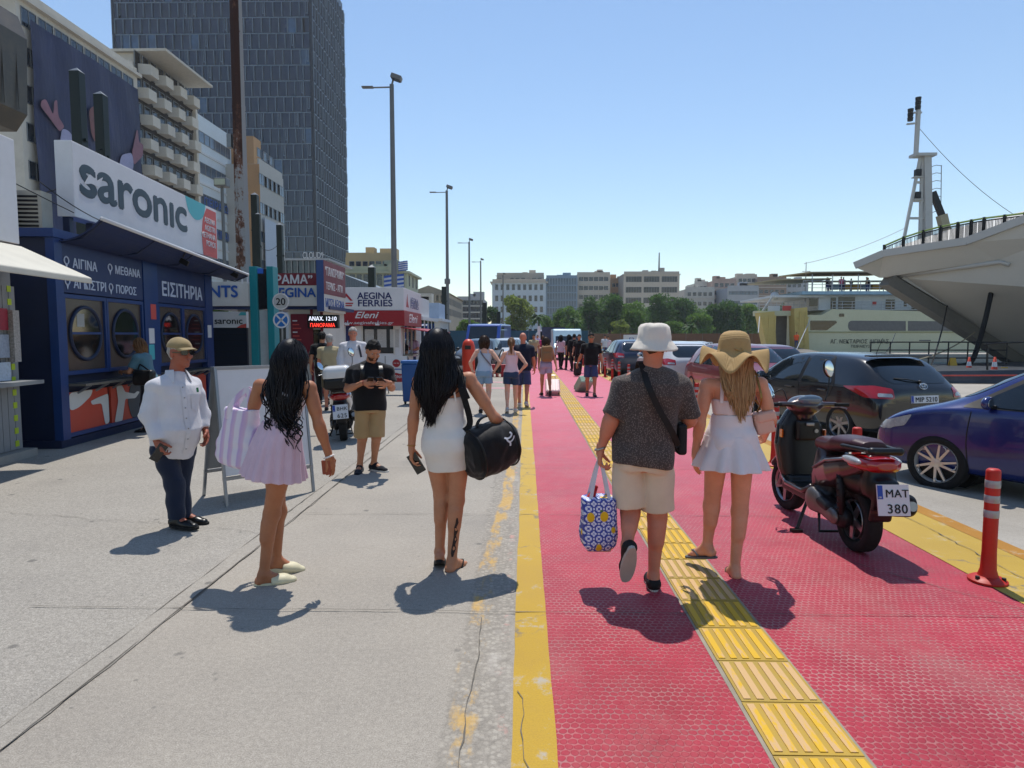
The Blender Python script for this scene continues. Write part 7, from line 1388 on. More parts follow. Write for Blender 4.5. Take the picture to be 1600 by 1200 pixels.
small_bag('black shoulder bag of the woman in the pink vest top', w2.loc+V3((-.28, .05, .98)), (.12, .26, .26), M_blkplastic, top=w2.loc+V3((-.19, .02, 1.32)))
w3 = walker('bald man in navy polo and blue shorts walking beside the woman in pink', (817, 636), 1.70, 'm', -4, BL_T, NAVY, None, SK_ruddy, vox=.011, shoes=M_shoe_white, build=1.04)
w4 = walker('woman with tan backpack and lilac print playsuit pulling a pink suitcase', (853, 619), 1.60, 'f', 6, cloth('lilac_print', '#8f8ba6'), cloth('lilac_print2', '#a79db8'), HAIR_brown, SK_tan, hairk='long', topk='tank', vox=.012, stride=.22, lean=.06, arms=dict(elb=(.24, -.05, 1.08), wrb=(.27, -.22, .84)))
w5 = walker('man in black T-shirt, sunglasses and blue grey shorts walking towards the camera', (923, 619), 1.70, 'm', 178, BLACKC, NAVY, HAIR_dark, SK_tan, vox=.012, belly=.03, arms=dict(ela=(-.26, 0, 1.08), wra=(-.30, .02, .86), elb=(.28, -.05, 1.08), wrb=(.36, -.2, .88)))
C = w5.J['head']
for q in (-1, 1): MB().box(C+w5.hf*.1+w5.hr*q*.034+w5.hu*.013, (.05, .02, .035), Matrix((w5.hr, w5.hf, w5.hu)).transposed()).build('lens', M_glassblk, w5.t)
def backpack(label, s, m, dz=0.0, size=(.15, .09, .21)):
 at = s.loc+s.P+s.ax*.62*s.L-s.f*.19+V3((0, 0, dz)); t = thing('backpack', label, 'backpack', at); F = Field((-.3, -.3, -.35), (.3, .3, .35), .012); M = [list(s.r), list(s.f), [0, 0, 1]]
 F.box((0, 0, 0), size, M, .06); F.box(-s.f*.09-V3((0, 0, .06)), (size[0]*.75, .035, size[2]*.5), M, .025, .01); F.noise(.004, 26, 2); soft('bag_body', F, m, t)
 for q in (-1, 1): strap(t, 'shoulder_strap', [s.f*.05+s.r*q*.08+V3((0, 0, size[2]*.8)), s.f*.2+s.r*q*.09+V3((0, 0, .235)), s.f*.32+s.r*q*.10+V3((0, 0, .12)), s.f*.30+s.r*q*.12-V3((0, 0, .12))], .05, .008, m, [s.up, s.up, s.f])
 strap(t, 'top_handle', [s.r*-.04+V3((0, 0, size[2])), V3((0, 0, size[2]+.04)), s.r*.04+V3((0, 0, size[2]))], .02, .006, m, s.f); return t
backpack('tan backpack on the woman pulling the pink suitcase', w4, cloth('tan_canvas', '#8a6a48'))
def suitcase(label, at, h, wd, dp, tilt, m, m2, yaw=0, handle_to=None):
 t = thing('suitcase', label, 'suitcase', at, yaw); T = Matrix.Rotation(tilt, 4, 'X') @ Matrix.Translation((0, 0, .05))
 def part(n, mb, mm, sm=False, bv=0): mb.v = [tuple(T @ V3(p)) for p in mb.v]; return mb.build(n, mm, t, sm, bv)
 b = MB(); b.box((0, 0, h/2+.02), (wd, dp, h)); part('shell', b, m, bv=.035)
 b = MB()
 for i in range(5): b.box((-wd*.36+i*wd*.18, -dp/2-.002, h/2+.02), (wd*.06, .012, h*.8))
 part('ribs', b, m2)
 for x in (-1, 1):
  for y in (-1, 1): b = MB(); b.cyl((x*wd*.38-.012, y*dp*.32, -.015), (x*wd*.38+.012, y*dp*.32, -.015), .03, n=10); part('wheel', b, M_blkrub)
 b = MB(); hh = .38
 for x in (-.09, .09): b.cyl((x, dp*.35, h), (x, dp*.35, h+hh), .008, n=6)
 b.bar((-.1, dp*.35, h+hh), (.1, dp*.35, h+hh), .02, .02); part('pull_handle', b, pm('alu_tube', '#8b8c90', .35, .8))
 return t
suitcase('pale pink suitcase tilted and pulled along the red path', G(864, 619), .52, .40, .24, R(-52), pm('pink_shell', '#d9b5b5', .4), pm('pink_shell2', '#c9a0a2', .4))
suitcase('mint green striped suitcase pulled by the man in black T-shirt', G(906, 611), .55, .42, .25, R(-50), pm('mint_shell', '#8fae98', .45), pm('mint_rib', '#49624f', .45), R(200))
far = [('woman in white blouse and black trousers standing on the far path', (876, 577), 1.66, 'f', -30, PINK, BLACKC, HAIR_dark, 'trousers', 'tee', 'long'),
       ('person in black clothes second from the left in the far group', (889, 578), 1.68, 'f', 30, BLACKC, BLACKC, HAIR_dark, 'trousers', 'tee', 'long'),
       ('person in black at the middle of the far group, back turned', (897, 580), 1.70, 'm', 0, BLACKC, BLACKC, HAIR_dark, 'trousers', 'long', 'short'),
       ('person in black with a dark suitcase, rightmost of the far group', (905, 583), 1.68, 'm', 160, BLACKC, BLACKC, HAIR_dark, 'trousers', 'tee', 'short'),
       ('person in fuchsia top walking far ahead beside the yellow line', (848, 566), 1.62, 'f', 0, FUCH, NAVY, HAIR_lightbrown, 'shorts', 'tee', 'short'),
       ('person in dark top behind the bald man in navy', (834, 575), 1.68, 'm', 180, GREY, BLACKC, HAIR_dark, 'trousers', 'tee', 'short'),
       ('distant person in purple beside the far left kerb', (840, 556), 1.66, 'f', 180, LILACC, NAVY, HAIR_brown, 'trousers', 'tee', 'short'),
       ('distant person in white on the quay road near the yellow blocks', (945, 560), 1.72, 'm', 170, WHITE_SHIRT, NAVY, HAIR_dark, 'shorts', 'tee', 'short'),
       ('distant person in pale top, right of the pair near the yellow blocks', (950, 560), 1.64, 'f', 160, PINK, BLACKC, HAIR_dark, 'shorts', 'tee', 'short')]
for lab, ft, H, sx, yw, tp, bt, hr, bk_, tk, hk in far: walker(lab, ft, H, sx, yw, tp, bt, hr, SK_tan, bot=bk_, topk=tk, hairk=hk, vox=.02, stride=.12, group='people far along the path', loc=G(*ft) if ft[0] < 930 else V3((G(*ft).x, G(*ft).y, roadz(G(*ft).x))))
small_bag('black travel bag carried in the far group', G(902, 588)+V3((.0, .0, .3)), (.3, .3, .55), M_blkplastic)
def at(px, Y, z=0): p = W(px, 560, Y); return V3((p.x, p.y, z))
walker('older man in beige shirt and olive shorts at the ticket window', None, 1.66, 'm', 12, GREY, OLIVE, HAIR_grey, SK_ruddy, vox=.012, stride=.02, loc=at(515, 14.2), arms=dict(ela=(-.24, .12, 1.12), wra=(-.16, .32, 1.05), elb=(.24, .1, 1.12), wrb=(.2, .3, 1.04)), build=1.04, lean=.04)
walker('dark haired man in front of the older man at the ticket window', None, 1.72, 'm', 5, BLACKC, BLACKC, HAIR_dark, SK_tan, vox=.014, stride=.02, loc=at(504, 15.4), bot='trousers')
w6 = walker('white haired man in white shirt with dark shoulder strap by the kiosk', None, 1.80, 'm', 195, WHITE_SHIRT, NAVY, HAIR_grey, SK_ruddy, vox=.012, stride=.02, loc=at(552, 13.4), bot='trousers', topk='long', belly=.03)
strap(w6.t, 'bag_strap', [w6.N-w6.ax*.02+w6.r*-.1, w6.P+w6.ax*.8*w6.L-w6.r*.12+w6.f*.16, w6.P+w6.ax*.45*w6.L-w6.r*.16+w6.f*.14], .04, .006, pm('navy_webbing', '#23283a', .7), w6.f)
walker('woman in black with long dark hair leaning by the kiosk corner', None, 1.60, 'f', 150, BLACKC, BLACKC, HAIR_black, SK_tan, vox=.016, stride=.02, loc=at(630, 22.6), bot='trousers', hairk='long', arms=dict(ela=(-.25, .08, 1.1), wra=(-.08, .28, 1.15), elb=(.25, .08, 1.1), wrb=(.08, .28, 1.16)))
walker('man in lilac polo and dark cap standing beyond the woman in black', None, 1.74, 'm', 170, LILACC, NAVY, HAIR_dark, SK_ruddy, vox=.016, stride=.02, loc=at(643, 24.2), belly=.05, arms=dict(ela=(-.27, .05, 1.12), wra=(-.1, .26, 1.08), elb=(.27, .05, 1.12), wrb=(.1, .26, 1.08)))
tk = walker('woman with fair hair leaning into a porthole of the blue ticket kiosk', None, 1.60, 'f', 88, TEAL, cloth('dark_trouser_cloth', '#151a26'), HAIR_lightbrown, SK_tan, vox=.012, stride=.02, loc=V3((-6.42, 11.0, 0)), bot='trousers', hairk='long', lean=.10, arms=dict(ela=(-.22, .22, 1.10), wra=(-.12, .42, 1.1), elb=(.24, .12, 1.08), wrb=(.15, .36, 1.08)))
small_bag('black handbag with white trim on the arm of the woman at the porthole', tk.loc+V3((.12, -.33, .95)), (.34, .16, .26), M_blkplastic, top=tk.loc+V3((0, -.22, 1.15)))
# -- VEHICLES
def carpaint(name, col, metal=.0, rough=.28):
 if name in _MC: return _MC[name]
 k = NT(name); c = lin(col); d = k.ramp(k.noise(3, 6, .7), [(.35, c), (.8, tuple(min(1, x*1.15+.012) for x in c))]); k.base(d, rough, metal, .5, .6); _MC[name] = k.m; return k.m
M_cglass = glass('car_glass', '#0e1416', .03, .9, .2); M_tyre = pm('tyre_rubber', '#121213', .85, var=.25, scale=30, bump=.3, bscale=120); M_trim = pm('black_trim', '#0b0b0c', .55, var=.15); M_alloy = pm('alloy', '#8d8f92', .3, .85, var=.06); M_chrome = pm('chrome', '#c4c7ca', .12, 1.0, var=.03)
M_redl = pm('red_lens', '#98050a', .08, spec=.7, var=.12, scale=14, coat=.6); M_clearl = pm('clear_lens', '#9aa0a4', .08, spec=.8, var=.25, scale=22, coat=.6); M_orangel = pm('amber_lens', '#c8641a', .1, spec=.7, var=.1, coat=.5)
M_plate = pm('plate_white', '#c9ccd0', .4, var=.03); M_plateb = pm('plate_blue', '#1c3f9a', .4, var=.03); M_ink = pm('ink_black', '#0c0c10', .5, var=.03)
def eval_mesh(o):
 bpy.context.view_layer.update(); return bpy.data.meshes.new_from_object(o.evaluated_get(bpy.context.evaluated_depsgraph_get()))
def bvh(me): return BVHTree.FromPolygons([v.co for v in me.vertices], [tuple(p.vertices) for p in me.polygons])
def patch(tree, poly, to3, d, off, name, m, parent, step=.06, rnd=0):
 """press a flat outline onto a curved body along direction d"""
 if rnd: poly = rounded(poly, rnd)
 P = []; n = len(poly)
 for i in range(n):
  a = Vector(poly[i]); b = Vector(poly[(i+1) % n]); q = max(1, int((b-a).length/step)); P += [a.lerp(b, j/q) for j in range(q)]
 nb = len(P); xs = [p.x for p in P]; ys = [p.y for p in P]; pts = list(P); x = min(xs)+step*.5
 while x < max(xs):
  y = min(ys)+step*.5
  while y < max(ys):
   ins = False
   for i in range(nb):
    a, b = P[i], P[(i+1) % nb]
    if (a.y > y) != (b.y > y) and x < (b.x-a.x)*(y-a.y)/(b.y-a.y)+a.x: ins = not ins
   if ins and min((Vector((x, y))-p).length for p in P) > step*.45: pts.append(Vector((x, y)))
   y += step
  x += step
 V, E, F = delaunay_2d_cdt(pts, [(i, (i+1) % nb) for i in range(nb)], [], 1, 1e-6)[:3]; d = V3(d).normalized(); out = []; hits = [tree.ray_cast(to3(*v)-d*3, d) for v in V]
 for v, h in zip(V, hits):
  if h[0] is None:
   g = tree.find_nearest(to3(*v)); out.append(g[0]+g[1]*off)
  else: out.append(h[0]+h[1]*off)
 mb = MB(); nrm = sum((h[1] for h in hits if h[0]), V3((0, 0, 0)))
 for f in F:
  a, b, c = (V3(out[i]) for i in f); mb.f.append(tuple(f) if (b-a).cross(c-a).dot(-d) > 0 else tuple(reversed(f))); mb.mi.append(0)
 mb.v = [tuple(p) for p in out]; return mb.build(name, m, parent, True)
def ribbon(tree, pts, to3, d, wd, off, name, m, parent):
 P = spline([V3((a, b, 0)) for a, b in pts], 8); poly = []
 L = []; Rr = []
 for i, p in enumerate(P):
  t = (P[min(i+1, len(P)-1)]-P[max(i-1, 0)]).normalized(); x = V3((-t.y, t.x, 0)); L.append(p+x*wd/2); Rr.append(p-x*wd/2)
 d = V3(d).normalized(); v = []; mb = MB()
 for a, b in zip(L, Rr):
  for q in (a, b):
   h = tree.ray_cast(to3(q.x, q.y)-d*3, d); g = (h[0], h[1]) if h[0] is not None else tree.find_nearest(to3(q.x, q.y))[:2]; v.append(g[0]+g[1]*off)
 f = [(2*i, 2*i+1, 2*i+3, 2*i+2) for i in range(len(P)-1)]
 a, b, c = v[0], v[1], v[2]
 if (b-a).cross(v[3]-a).dot(-d) < 0: f = [tuple(reversed(q)) for q in f]
 return mb.add(v, f).build(name, m, parent, True)
def tyre_prof(r, wd): return [(r*.70, -wd*.42), (r*.80, -wd*.5), (r*.93, -wd*.5), (r*.985, -wd*.4), (r, -wd*.2), (r, wd*.2), (r*.985, wd*.4), (r*.93, wd*.5), (r*.80, wd*.5), (r*.70, wd*.42)]
def wheel(parent, c, r, wd, side, style='spoke', rim=M_alloy, steer=0.0, name='wheel', n=10, ring=.70):
 """hub axis along X; side = +1/-1 is the outer side"""
 M = Matrix.Translation(c) @ Matrix.Rotation(steer, 4, 'Z') @ Matrix.Rotation(math.pi/2, 4, 'Y') @ (Matrix.Identity(4) if side > 0 else Matrix.Rotation(math.pi, 4, 'X'))
 b = MB(); b.lathe([(.0, wd*.05), (r*ring*.98, wd*.05), (r*ring*.98, -wd*.3), (0, -wd*.3)][::-1], 28, M, False); w_ = b.build(name, M_trim, parent)
 t = MB().lathe(tyre_prof(r, wd)+[tyre_prof(r, wd)[0]], 40, M, False).build('tyre', M_tyre, w_, True)
 b = MB(); b.lathe([(r*ring*.94, wd*.30), (r*ring*1.01, wd*.47), (r*ring*1.03, wd*.44), (r*ring, wd*.2), (r*ring*.92, wd*.18), (r*ring*.94, wd*.30)], 40, M, False)
 def P(rad, ang, z): return M @ V3((rad*math.cos(ang), rad*math.sin(ang), z))
 def spoke(a0, a1, w0, w1):
  v = []
  for q, (rd, an, ww, z) in enumerate(((r*.10, a0, w0, wd*.40), (r*ring*.97, a1, w1, wd*.44))):
   for sx, dz in ((-1, 0), (1, 0), (1, -wd*.12), (-1, -wd*.12)): v.append(M @ V3((rd*math.cos(an)-sx*ww/2*math.sin(an), rd*math.sin(an)+sx*ww/2*math.cos(an), z+dz)))
  b.add(v, [(0, 1, 5, 4), (1, 2, 6, 5), (2, 3, 7, 6), (3, 0, 4, 7)])
 if style == 'twin':
  for i in range(5):
   a = 2*math.pi*i/5; spoke(a-.1, a-.02, .03, .022); spoke(a+.30, a+.48, .03, .02);
   p0 = P(r*ring*.97, a-.02, wd*.43); p1 = P(r*ring*.80, a+.40, wd*.425); b.tube([P(r*ring*.78, a-.03, wd*.43), P(r*ring*.92, a+.14, wd*.43), P(r*ring*.95, a+.30, wd*.43)], .0055, 5)
 else:
  for i in range(n): a = 2*math.pi*i/n; spoke(a, a, .05 if n < 8 else .028, .04 if n < 8 else .022)
 b.lathe([(0, wd*.44), (r*.16, wd*.42), (r*.18, wd*.3)][::-1], 16, M, False)
 b.build('rim', rim, w_, False)
 return w_
def hatch_stations(L=4.22, Wd=1.76, H=1.515):
 s = L/4.22; w = Wd/2; h = H/1.515
 T = [(-2.09, .40, .70, .86, .80, .66), (-2.06, .30, .72, .96, .93, .74), (-1.96, .24, .80, 1.06, .98, .74), (-1.72, .22, .92, 1.30, 1.0, .70), (-1.46, .21, .965, 1.455, 1.0, .70), (-.95, .20, .955, 1.505, 1.0, .715), (-.25, .19, .945, 1.515, 1.0, .725), (.35, .19, .935, 1.485, 1.0, .715), (.72, .19, .93, 1.36, 1.0, .70), (1.08, .19, .93, 1.13, .995, .74), (1.34, .19, .92, 1.0, .985, .80), (1.72, .20, .84, .91, .95, .78), (1.98, .22, .72, .80, .86, .70), (2.11, .30, .58, .66, .74, .60), (2.13, .36, .50, .56, .70, .56)]
 return [(y*s, zf*h, zb*h, zt*h, wb*w, wt*w) for y, zf, zb, zt, wb, wt in T]
def car(name, label, loc, yaw, paint, ST=None, r=.31, wy=(-1.27, 1.33), L=4.22, Wd=1.76, H=1.515, detail=2, group=None, style='spoke', rim=M_alloy, nsp=10, steer=0.0, belt_up=0.0):
 t = thing(name, label, 'car', loc, yaw, group); ST = ST or hatch_stations(L, Wd, H); s = L/4.22; h = H/1.515; wy = tuple(y*s for y in wy); w = Wd/2
 v = []; f = []; m = 13
 for y, zf, zb, zt, wb, wt in ST:
  zm = zf+(zb-zf)*.45; half = [(wb*.80, zf), (wb*.95, zf+.03), (wb*1.0, zm), (wb*.985, zb-.015), (wb*.965, zb+.02), (wt+.02, zt-.07 if zt-zb > .12 else zt-.02), (wt*.80, zt-.008)]
  v += [(x, y, z) for x, z in half]+[(0, y, zt)]+[(-x, y, z) for x, z in reversed(half)]
 m = 15
 for i in range(len(ST)-1):
  for j in range(m): a = i*m+j; b = i*m+(j+1) % m; f.append((a, b, b+m, a+m))
 f.append(tuple(range(m-1, -1, -1))); f.append(tuple((len(ST)-1)*m+j for j in range(m)))
 f = [tuple(reversed(q)) for q in f]
 mb = MB(); mb.add(v, f); o = mb.build('tmp_body', paint, None, True); md = o.modifiers.new('s', 'SUBSURF'); md.levels = 3 if detail > 1 else 2; md.render_levels = md.levels
 me = eval_mesh(o); bpy.data.objects.remove(o); bm = bmesh.new(); bm.from_mesh(me); bmesh.ops.recalc_face_normals(bm, faces=bm.faces); bm.to_mesh(me); bm.free(); tree = bvh(me)
 o = link('body', me, None, None)
 cut = MB()
 for y in wy:
  for sx in (-1, 1): cut.cyl((sx*(w-.30), y, r+.005), (sx*(w+.3), y, r+.005), r*1.17, n=32)
 c = cut.build('tmp_cut', M_trim, None); md = o.modifiers.new('b', 'BOOLEAN'); md.object = c; md.operation = 'DIFFERENCE'; md.solver = 'EXACT'
 me2 = eval_mesh(o); me2.name = 'body'; bpy.data.objects.remove(o); bpy.data.objects.remove(c); me2.materials.clear(); me2.polygons.foreach_set('use_smooth', [True]*len(me2.polygons))
 try: me2.set_sharp_from_angle(angle=R(50))
 except Exception: pass
 b = link('body', me2, paint, t)
 for y in wy:
  MB().cyl((-(w-.31), y, r+.005), (w-.31, y, r+.005), r*1.14, n=24).build('wheel_well', M_trim, b)
  for sx in (-1, 1): wheel(t, V3((sx*(w-.10), y, r)), r, .19, sx, style, rim, steer if y > 0 else 0, n=nsp)
 SX = lambda sx: (lambda y, z: V3((sx*.3, y, z)))
 G1 = [(-1.05*s, .985*h), (-.26*s, .975*h), (-.30*s, 1.44*h), (-.78*s, 1.415*h)]; G2 = [(-.17*s, .975*h), (.93*s, .985*h), (.86*s, 1.08*h), (.32*s, 1.40*h), (-.21*s, 1.44*h)]
 for sx in (-1, 1):
  d = (-sx, 0, 0)
  patch(tree, [(-1.13*s, .965*h), (1.12*s, .965*h), (.9*s, 1.10*h), (.36*s, 1.435*h), (-.24*s, 1.47*h), (-.86*s, 1.44*h)], SX(sx), d, .003, 'window_frame', M_trim, t, .09, .05)
  for g in (G1, G2): patch(tree, g, SX(sx), d, .007, 'side_window', M_cglass, t, .09, .05)
  if detail > 1:
   for pts in ([(-.22*s, .22*h), (-.24*s, .6*h), (-.23*s, .95*h)], [(1.0*s, .24*h), (1.03*s, .6*h), (1.0*s, .93*h)], [(-1.0*s, .74*h), (-1.06*s, .85*h), (-1.12*s, .97*h)], [(-.22*s, .215*h), (.4*s, .215*h), (1.0*s, .235*h)]): ribbon(tree, pts, SX(sx), d, .010, .003, 'door_seam', M_trim, t)
   for y in (-.86*s, .02*s):
    h_ = tree.ray_cast(V3((sx*3, y, .86*h)), V3(d)); p = h_[0]; MB().bar(p+V3((sx*.022, -.10, 0)), p+V3((sx*.022, .10, 0.005)), .022, .028).build('door_handle', paint, t, bevel=.008)
   ribbon(tree, [(-1.75*s, .845*h), (-.3*s, .825*h), (1.2*s, .80*h)], SX(sx), d, .014, .002, 'body_crease', paint, t)
  h_ = tree.ray_cast(V3((sx*3, .80*s, .985*h)), V3(d)); p = h_[0]; F = Field(p-V3((.22, .2, .18)), p+V3((.22, .2, .2)), .012 if detail > 1 else .02); q = p+V3((sx*.10, .02, .05)); F.ell(q, (.10, .055, .072), None, k=0); F.cut(q-V3((0, .028, 0)), (0, -1, 0)); mi = soft('wing_mirror', F, paint, t)
  MB().bar(p-V3((sx*.02, 0, 0)), q-V3((0, 0, .04)), .06, .03).build('mirror_arm', M_trim, mi); MB().ball(q-V3((0, .030, 0)), (.075, .004, .05), 12, 6).build('mirror_glass', M_chrome, mi, True)
 YX = lambda x, z: V3((x, 0, z))
 patch(tree, [(-.50, 1.03*h), (.50, 1.03*h), (.60, 1.12*h), (.50, 1.42*h), (-.50, 1.42*h), (-.60, 1.12*h)], lambda x, z: V3((x*w/.88, -2, z)), (0, 1, 0), .005, 'rear_window', M_cglass, t, .07, .08)
 for sx in (-1, 1):
  uv = V3((sx*.8, .6, 0)); cn = V3((sx*w, -2.02*s, 0)); patch(tree, [(-.30, .80*h), (-.27, .955*h), (-.02, 1.0*h), (.40, .965*h), (.12, .81*h)], lambda u, z, uv=uv, cn=cn: cn+uv*u+V3((0, 0, z)), (-sx*.6, .8, 0), .007, 'tail_lamp', M_redl, t, .045, .04)
  patch(tree, [(-.27, .83*h), (-.25, .88*h), (-.06, .885*h), (-.06, .83*h)], lambda u, z, uv=uv, cn=cn: cn+uv*u+V3((0, 0, z)), (-sx*.6, .8, 0), .011, 'lamp_lens', M_clearl, t, .045, .02)
  patch(tree, [(1.70*s, .70*h), (2.02*s, .62*h), (2.0*s, .72*h), (1.62*s, .84*h)], SX(sx), (-sx, 0, 0), .006, 'head_lamp', M_clearl, t, .05, .03)
  if True: patch(tree, [(sx*.42*w/.88, .62*h), (sx*.78*w/.88, .64*h), (sx*.80*w/.88, .75*h), (sx*.5*w/.88, .70*h)], lambda x, z: V3((x, 2, z)), (0, -1, 0), .006, 'head_lamp_inner', M_clearl, t, .05, .02)
 patch(tree, [(-.62*w/.88, .30*h), (.62*w/.88, .30*h), (.66*w/.88, .40*h), (-.66*w/.88, .40*h)], lambda x, z: V3((x, -2, z)), (0, 1, 0), .006, 'rear_valance', M_trim, t, .08, .03)
 patch(tree, [(-.60*w/.88, .34*h), (.60*w/.88, .34*h), (.56*w/.88, .52*h), (-.56*w/.88, .52*h)], lambda x, z: V3((x, 2, z)), (0, -1, 0), .006, 'grille', M_trim, t, .08, .03)
 patch(tree, [(-.66*w/.88, 1.06*h), (.66*w/.88, 1.06*h), (.56*w/.88, 1.40*h), (-.56*w/.88, 1.40*h)], lambda x, z: V3((x, 2, z)), (0, -1, 0), .005, 'windscreen', M_cglass, t, .08, .07)
 t['_w'] = w
 return t, tree
def on_rear(tree, x, z): h_ = tree.ray_cast(V3((x, -4, z)), V3((0, 1, 0))); return h_[0], h_[1]
def plate(parent, M, txt, wd=.52, hh=.115, lines=1):
 p = MB(); p.box((0, 0, 0), (wd, hh, .008)); p.v = [tuple(M @ V3(q)) for q in p.v]; o = p.build('number_plate', M_plate, parent)
 b = MB(); bw = .045 if lines == 1 else .036; hh2 = hh-.006 if lines == 1 else hh*.44; yy = 0 if lines == 1 else hh*.25; b.box((-wd/2+bw/2+.003, yy, .0035), (bw, hh2, .006)); b.v = [tuple(M @ V3(q)) for q in b.v]; b.build('euro_band', M_plateb, o)
 text('GR', M @ Matrix.Translation((-wd/2+.006, yy-hh2*.42, .004)), .018 if lines == 1 else .016, M_plate, o, .01)
 if lines == 1: text(txt, M @ Matrix.Translation((.025, -hh*.34, .002)), .105, M_ink, o, .012, align='CENTER', spacing=1.05)
 else:
  a, c = txt.split('\n'); text(a, M @ Matrix.Translation((.026, hh*.09, .002)), hh*.36, M_ink, o, .004, align='CENTER', spacing=1.08); text(c, M @ Matrix.Translation((.022, -hh*.42, .002)), hh*.42, M_ink, o, .004, align='CENTER', spacing=1.12)
 return o
def car_at(px, Y): p = W(px, 600, Y); return V3((p.x, p.y, roadz(p.x)))
BC_YAW = R(15); c0 = V3((5.68, 12.2, -.11))
bc, bt = car('parked_car', 'black hatchback with red tail lamps parked beside the red path, rear window wiper', c0, BC_YAW, carpaint('black_paint', '#050507', 0, .2), L=4.15, H=1.48, nsp=7)
p, n_ = on_rear(bt, 0, .86); M = frame(p+V3((0, -.012, -.09)), (1, 0, 0), (0, .1, 1)); plate(bc, M, 'MIP 5210')
p, n_ = on_rear(bt, 0, .94); M = frame(p+V3((0, -.010, .03)), (1, 0, 0), (0, .35, 1)); mb = MB()
def ring(mb, M, cx, cy, a, b, r=.0055, n=28): mb.tube([M @ V3((cx+a*math.cos(t), cy+b*math.sin(t), 0)) for t in np.linspace(0, 2*math.pi, n+1)[:-1]], r, 6, closed=True)
ring(mb, M, 0, 0, .072, .047); ring(mb, M, 0, .0, .024, .044); ring(mb, M, 0, .018, .05, .021); mb.build('emblem', M_chrome, bc, True)
mb = MB(); p, _ = on_rear(bt, .0, 1.03); q, _ = on_rear(bt, -.42, 1.09); mb.tube([p+V3((0, -.02, 0)), p.lerp(q, .5)+V3((0, -.035, .012)), q+V3((0, -.018, 0))], .010, 6); mb.ball(p+V3((0, -.015, 0)), .03, 8, 6); mb.build('rear_wiper', M_trim, bc, True)
h_ = bt.ray_cast(V3((0, -1.05, 4)), V3((0, 0, -1)))[0]; MB().cyl(h_, h_+V3((0, -.13, .26)), .006, .003, 6).build('aerial', M_trim, bc);
F = Field((-.7, -1.75, 1.25), (.7, -1.2, 1.6), .015); F.box((0, -1.52, 1.43), (.58, .11, .016), None, .014); soft('roof_spoiler', F, carpaint('black_paint', '#050507', 0, .2), bc)
p, _ = on_rear(bt, -.5, .72); text('TORSIO', frame(p+V3((-.05, -.006, 0)), (1, 0, 0), (0, 0, 1)), .03, M_chrome, bc, .01) if False else None
c1 = V3((5.22, 7.75, -.05)); BY = R(36); hub = Matrix.Rotation(BY, 3, 'Z') @ V3((-.77, 1.33*4.0/4.22, .305)); hw = W(1467, 722, 7.25); c1 = V3((hw.x-hub.x, hw.y-hub.y, -.06))
bl, blt = car('parked_car', 'metallic blue hatchback nosing in from the right edge with two tone alloy wheel', c1, BY, carpaint('blue_paint', '#06195c', .15, .25), L=4.0, Wd=1.74, H=1.48, r=.305, style='twin', rim=pm('machined_alloy', '#c6c4c0', .3, .6, var=.05))
def bg(label, px, Y, yaw, col, **k):
 c_, _ = car('parked_car', label, car_at(px, Y), R(yaw), carpaint('paint_'+col.strip('#'), col), detail=1, group='cars beyond on the quay road', **k); return c_
bg('red hatchback facing the camera behind the woman in the straw hat', 1156, 16.8, 183, '#6d0a14')
bg('white hatchback seen from behind, right of the bucket hat', 1052, 21.5, 4, '#b9bcbe')
bg('white car roof farther behind the white hatchback', 1066, 30.0, 2, '#aeb3b8')
bg('dark blue hatchback seen from behind, leftmost on the quay road', 981, 27, 3, '#101c38', L=3.9)
bg('light grey blue car just right of the dark blue hatchback', 1004, 31.0, 0, '#6d8796')
bg('black car behind the shoulder of the man in the bucket hat', 1042, 26.5, 2, '#0c0d10')
bg('silver car far up the quay road beside the black car', 1052, 34, 0, '#989ca0')
bg('white car far up the quay road ahead of the silver car', 1082, 40, 0, '#b5b8ba')
bg('maroon car between the black hatchback and the yellow ferry', 1180, 23.0, 10, '#5a0d1e')
for lab, px, Y, yaw, col in (('black car parked left of the walkers in front of the blue van', 752, 31, 170, '#0c0d0f'), ('silver car parked left of the walkers, nearer than the blue van', 786, 33, 165, '#a5a9ac'), ('white car parked beyond the silver car at the left kerb', 800, 40, 170, '#b3b6b8')):
 p = W(px, 560, Y); car('parked_car', lab, V3((p.x, p.y, 0)), R(yaw), carpaint('paint_'+col.strip('#'), col), detail=1, group='cars parked at the left kerb')
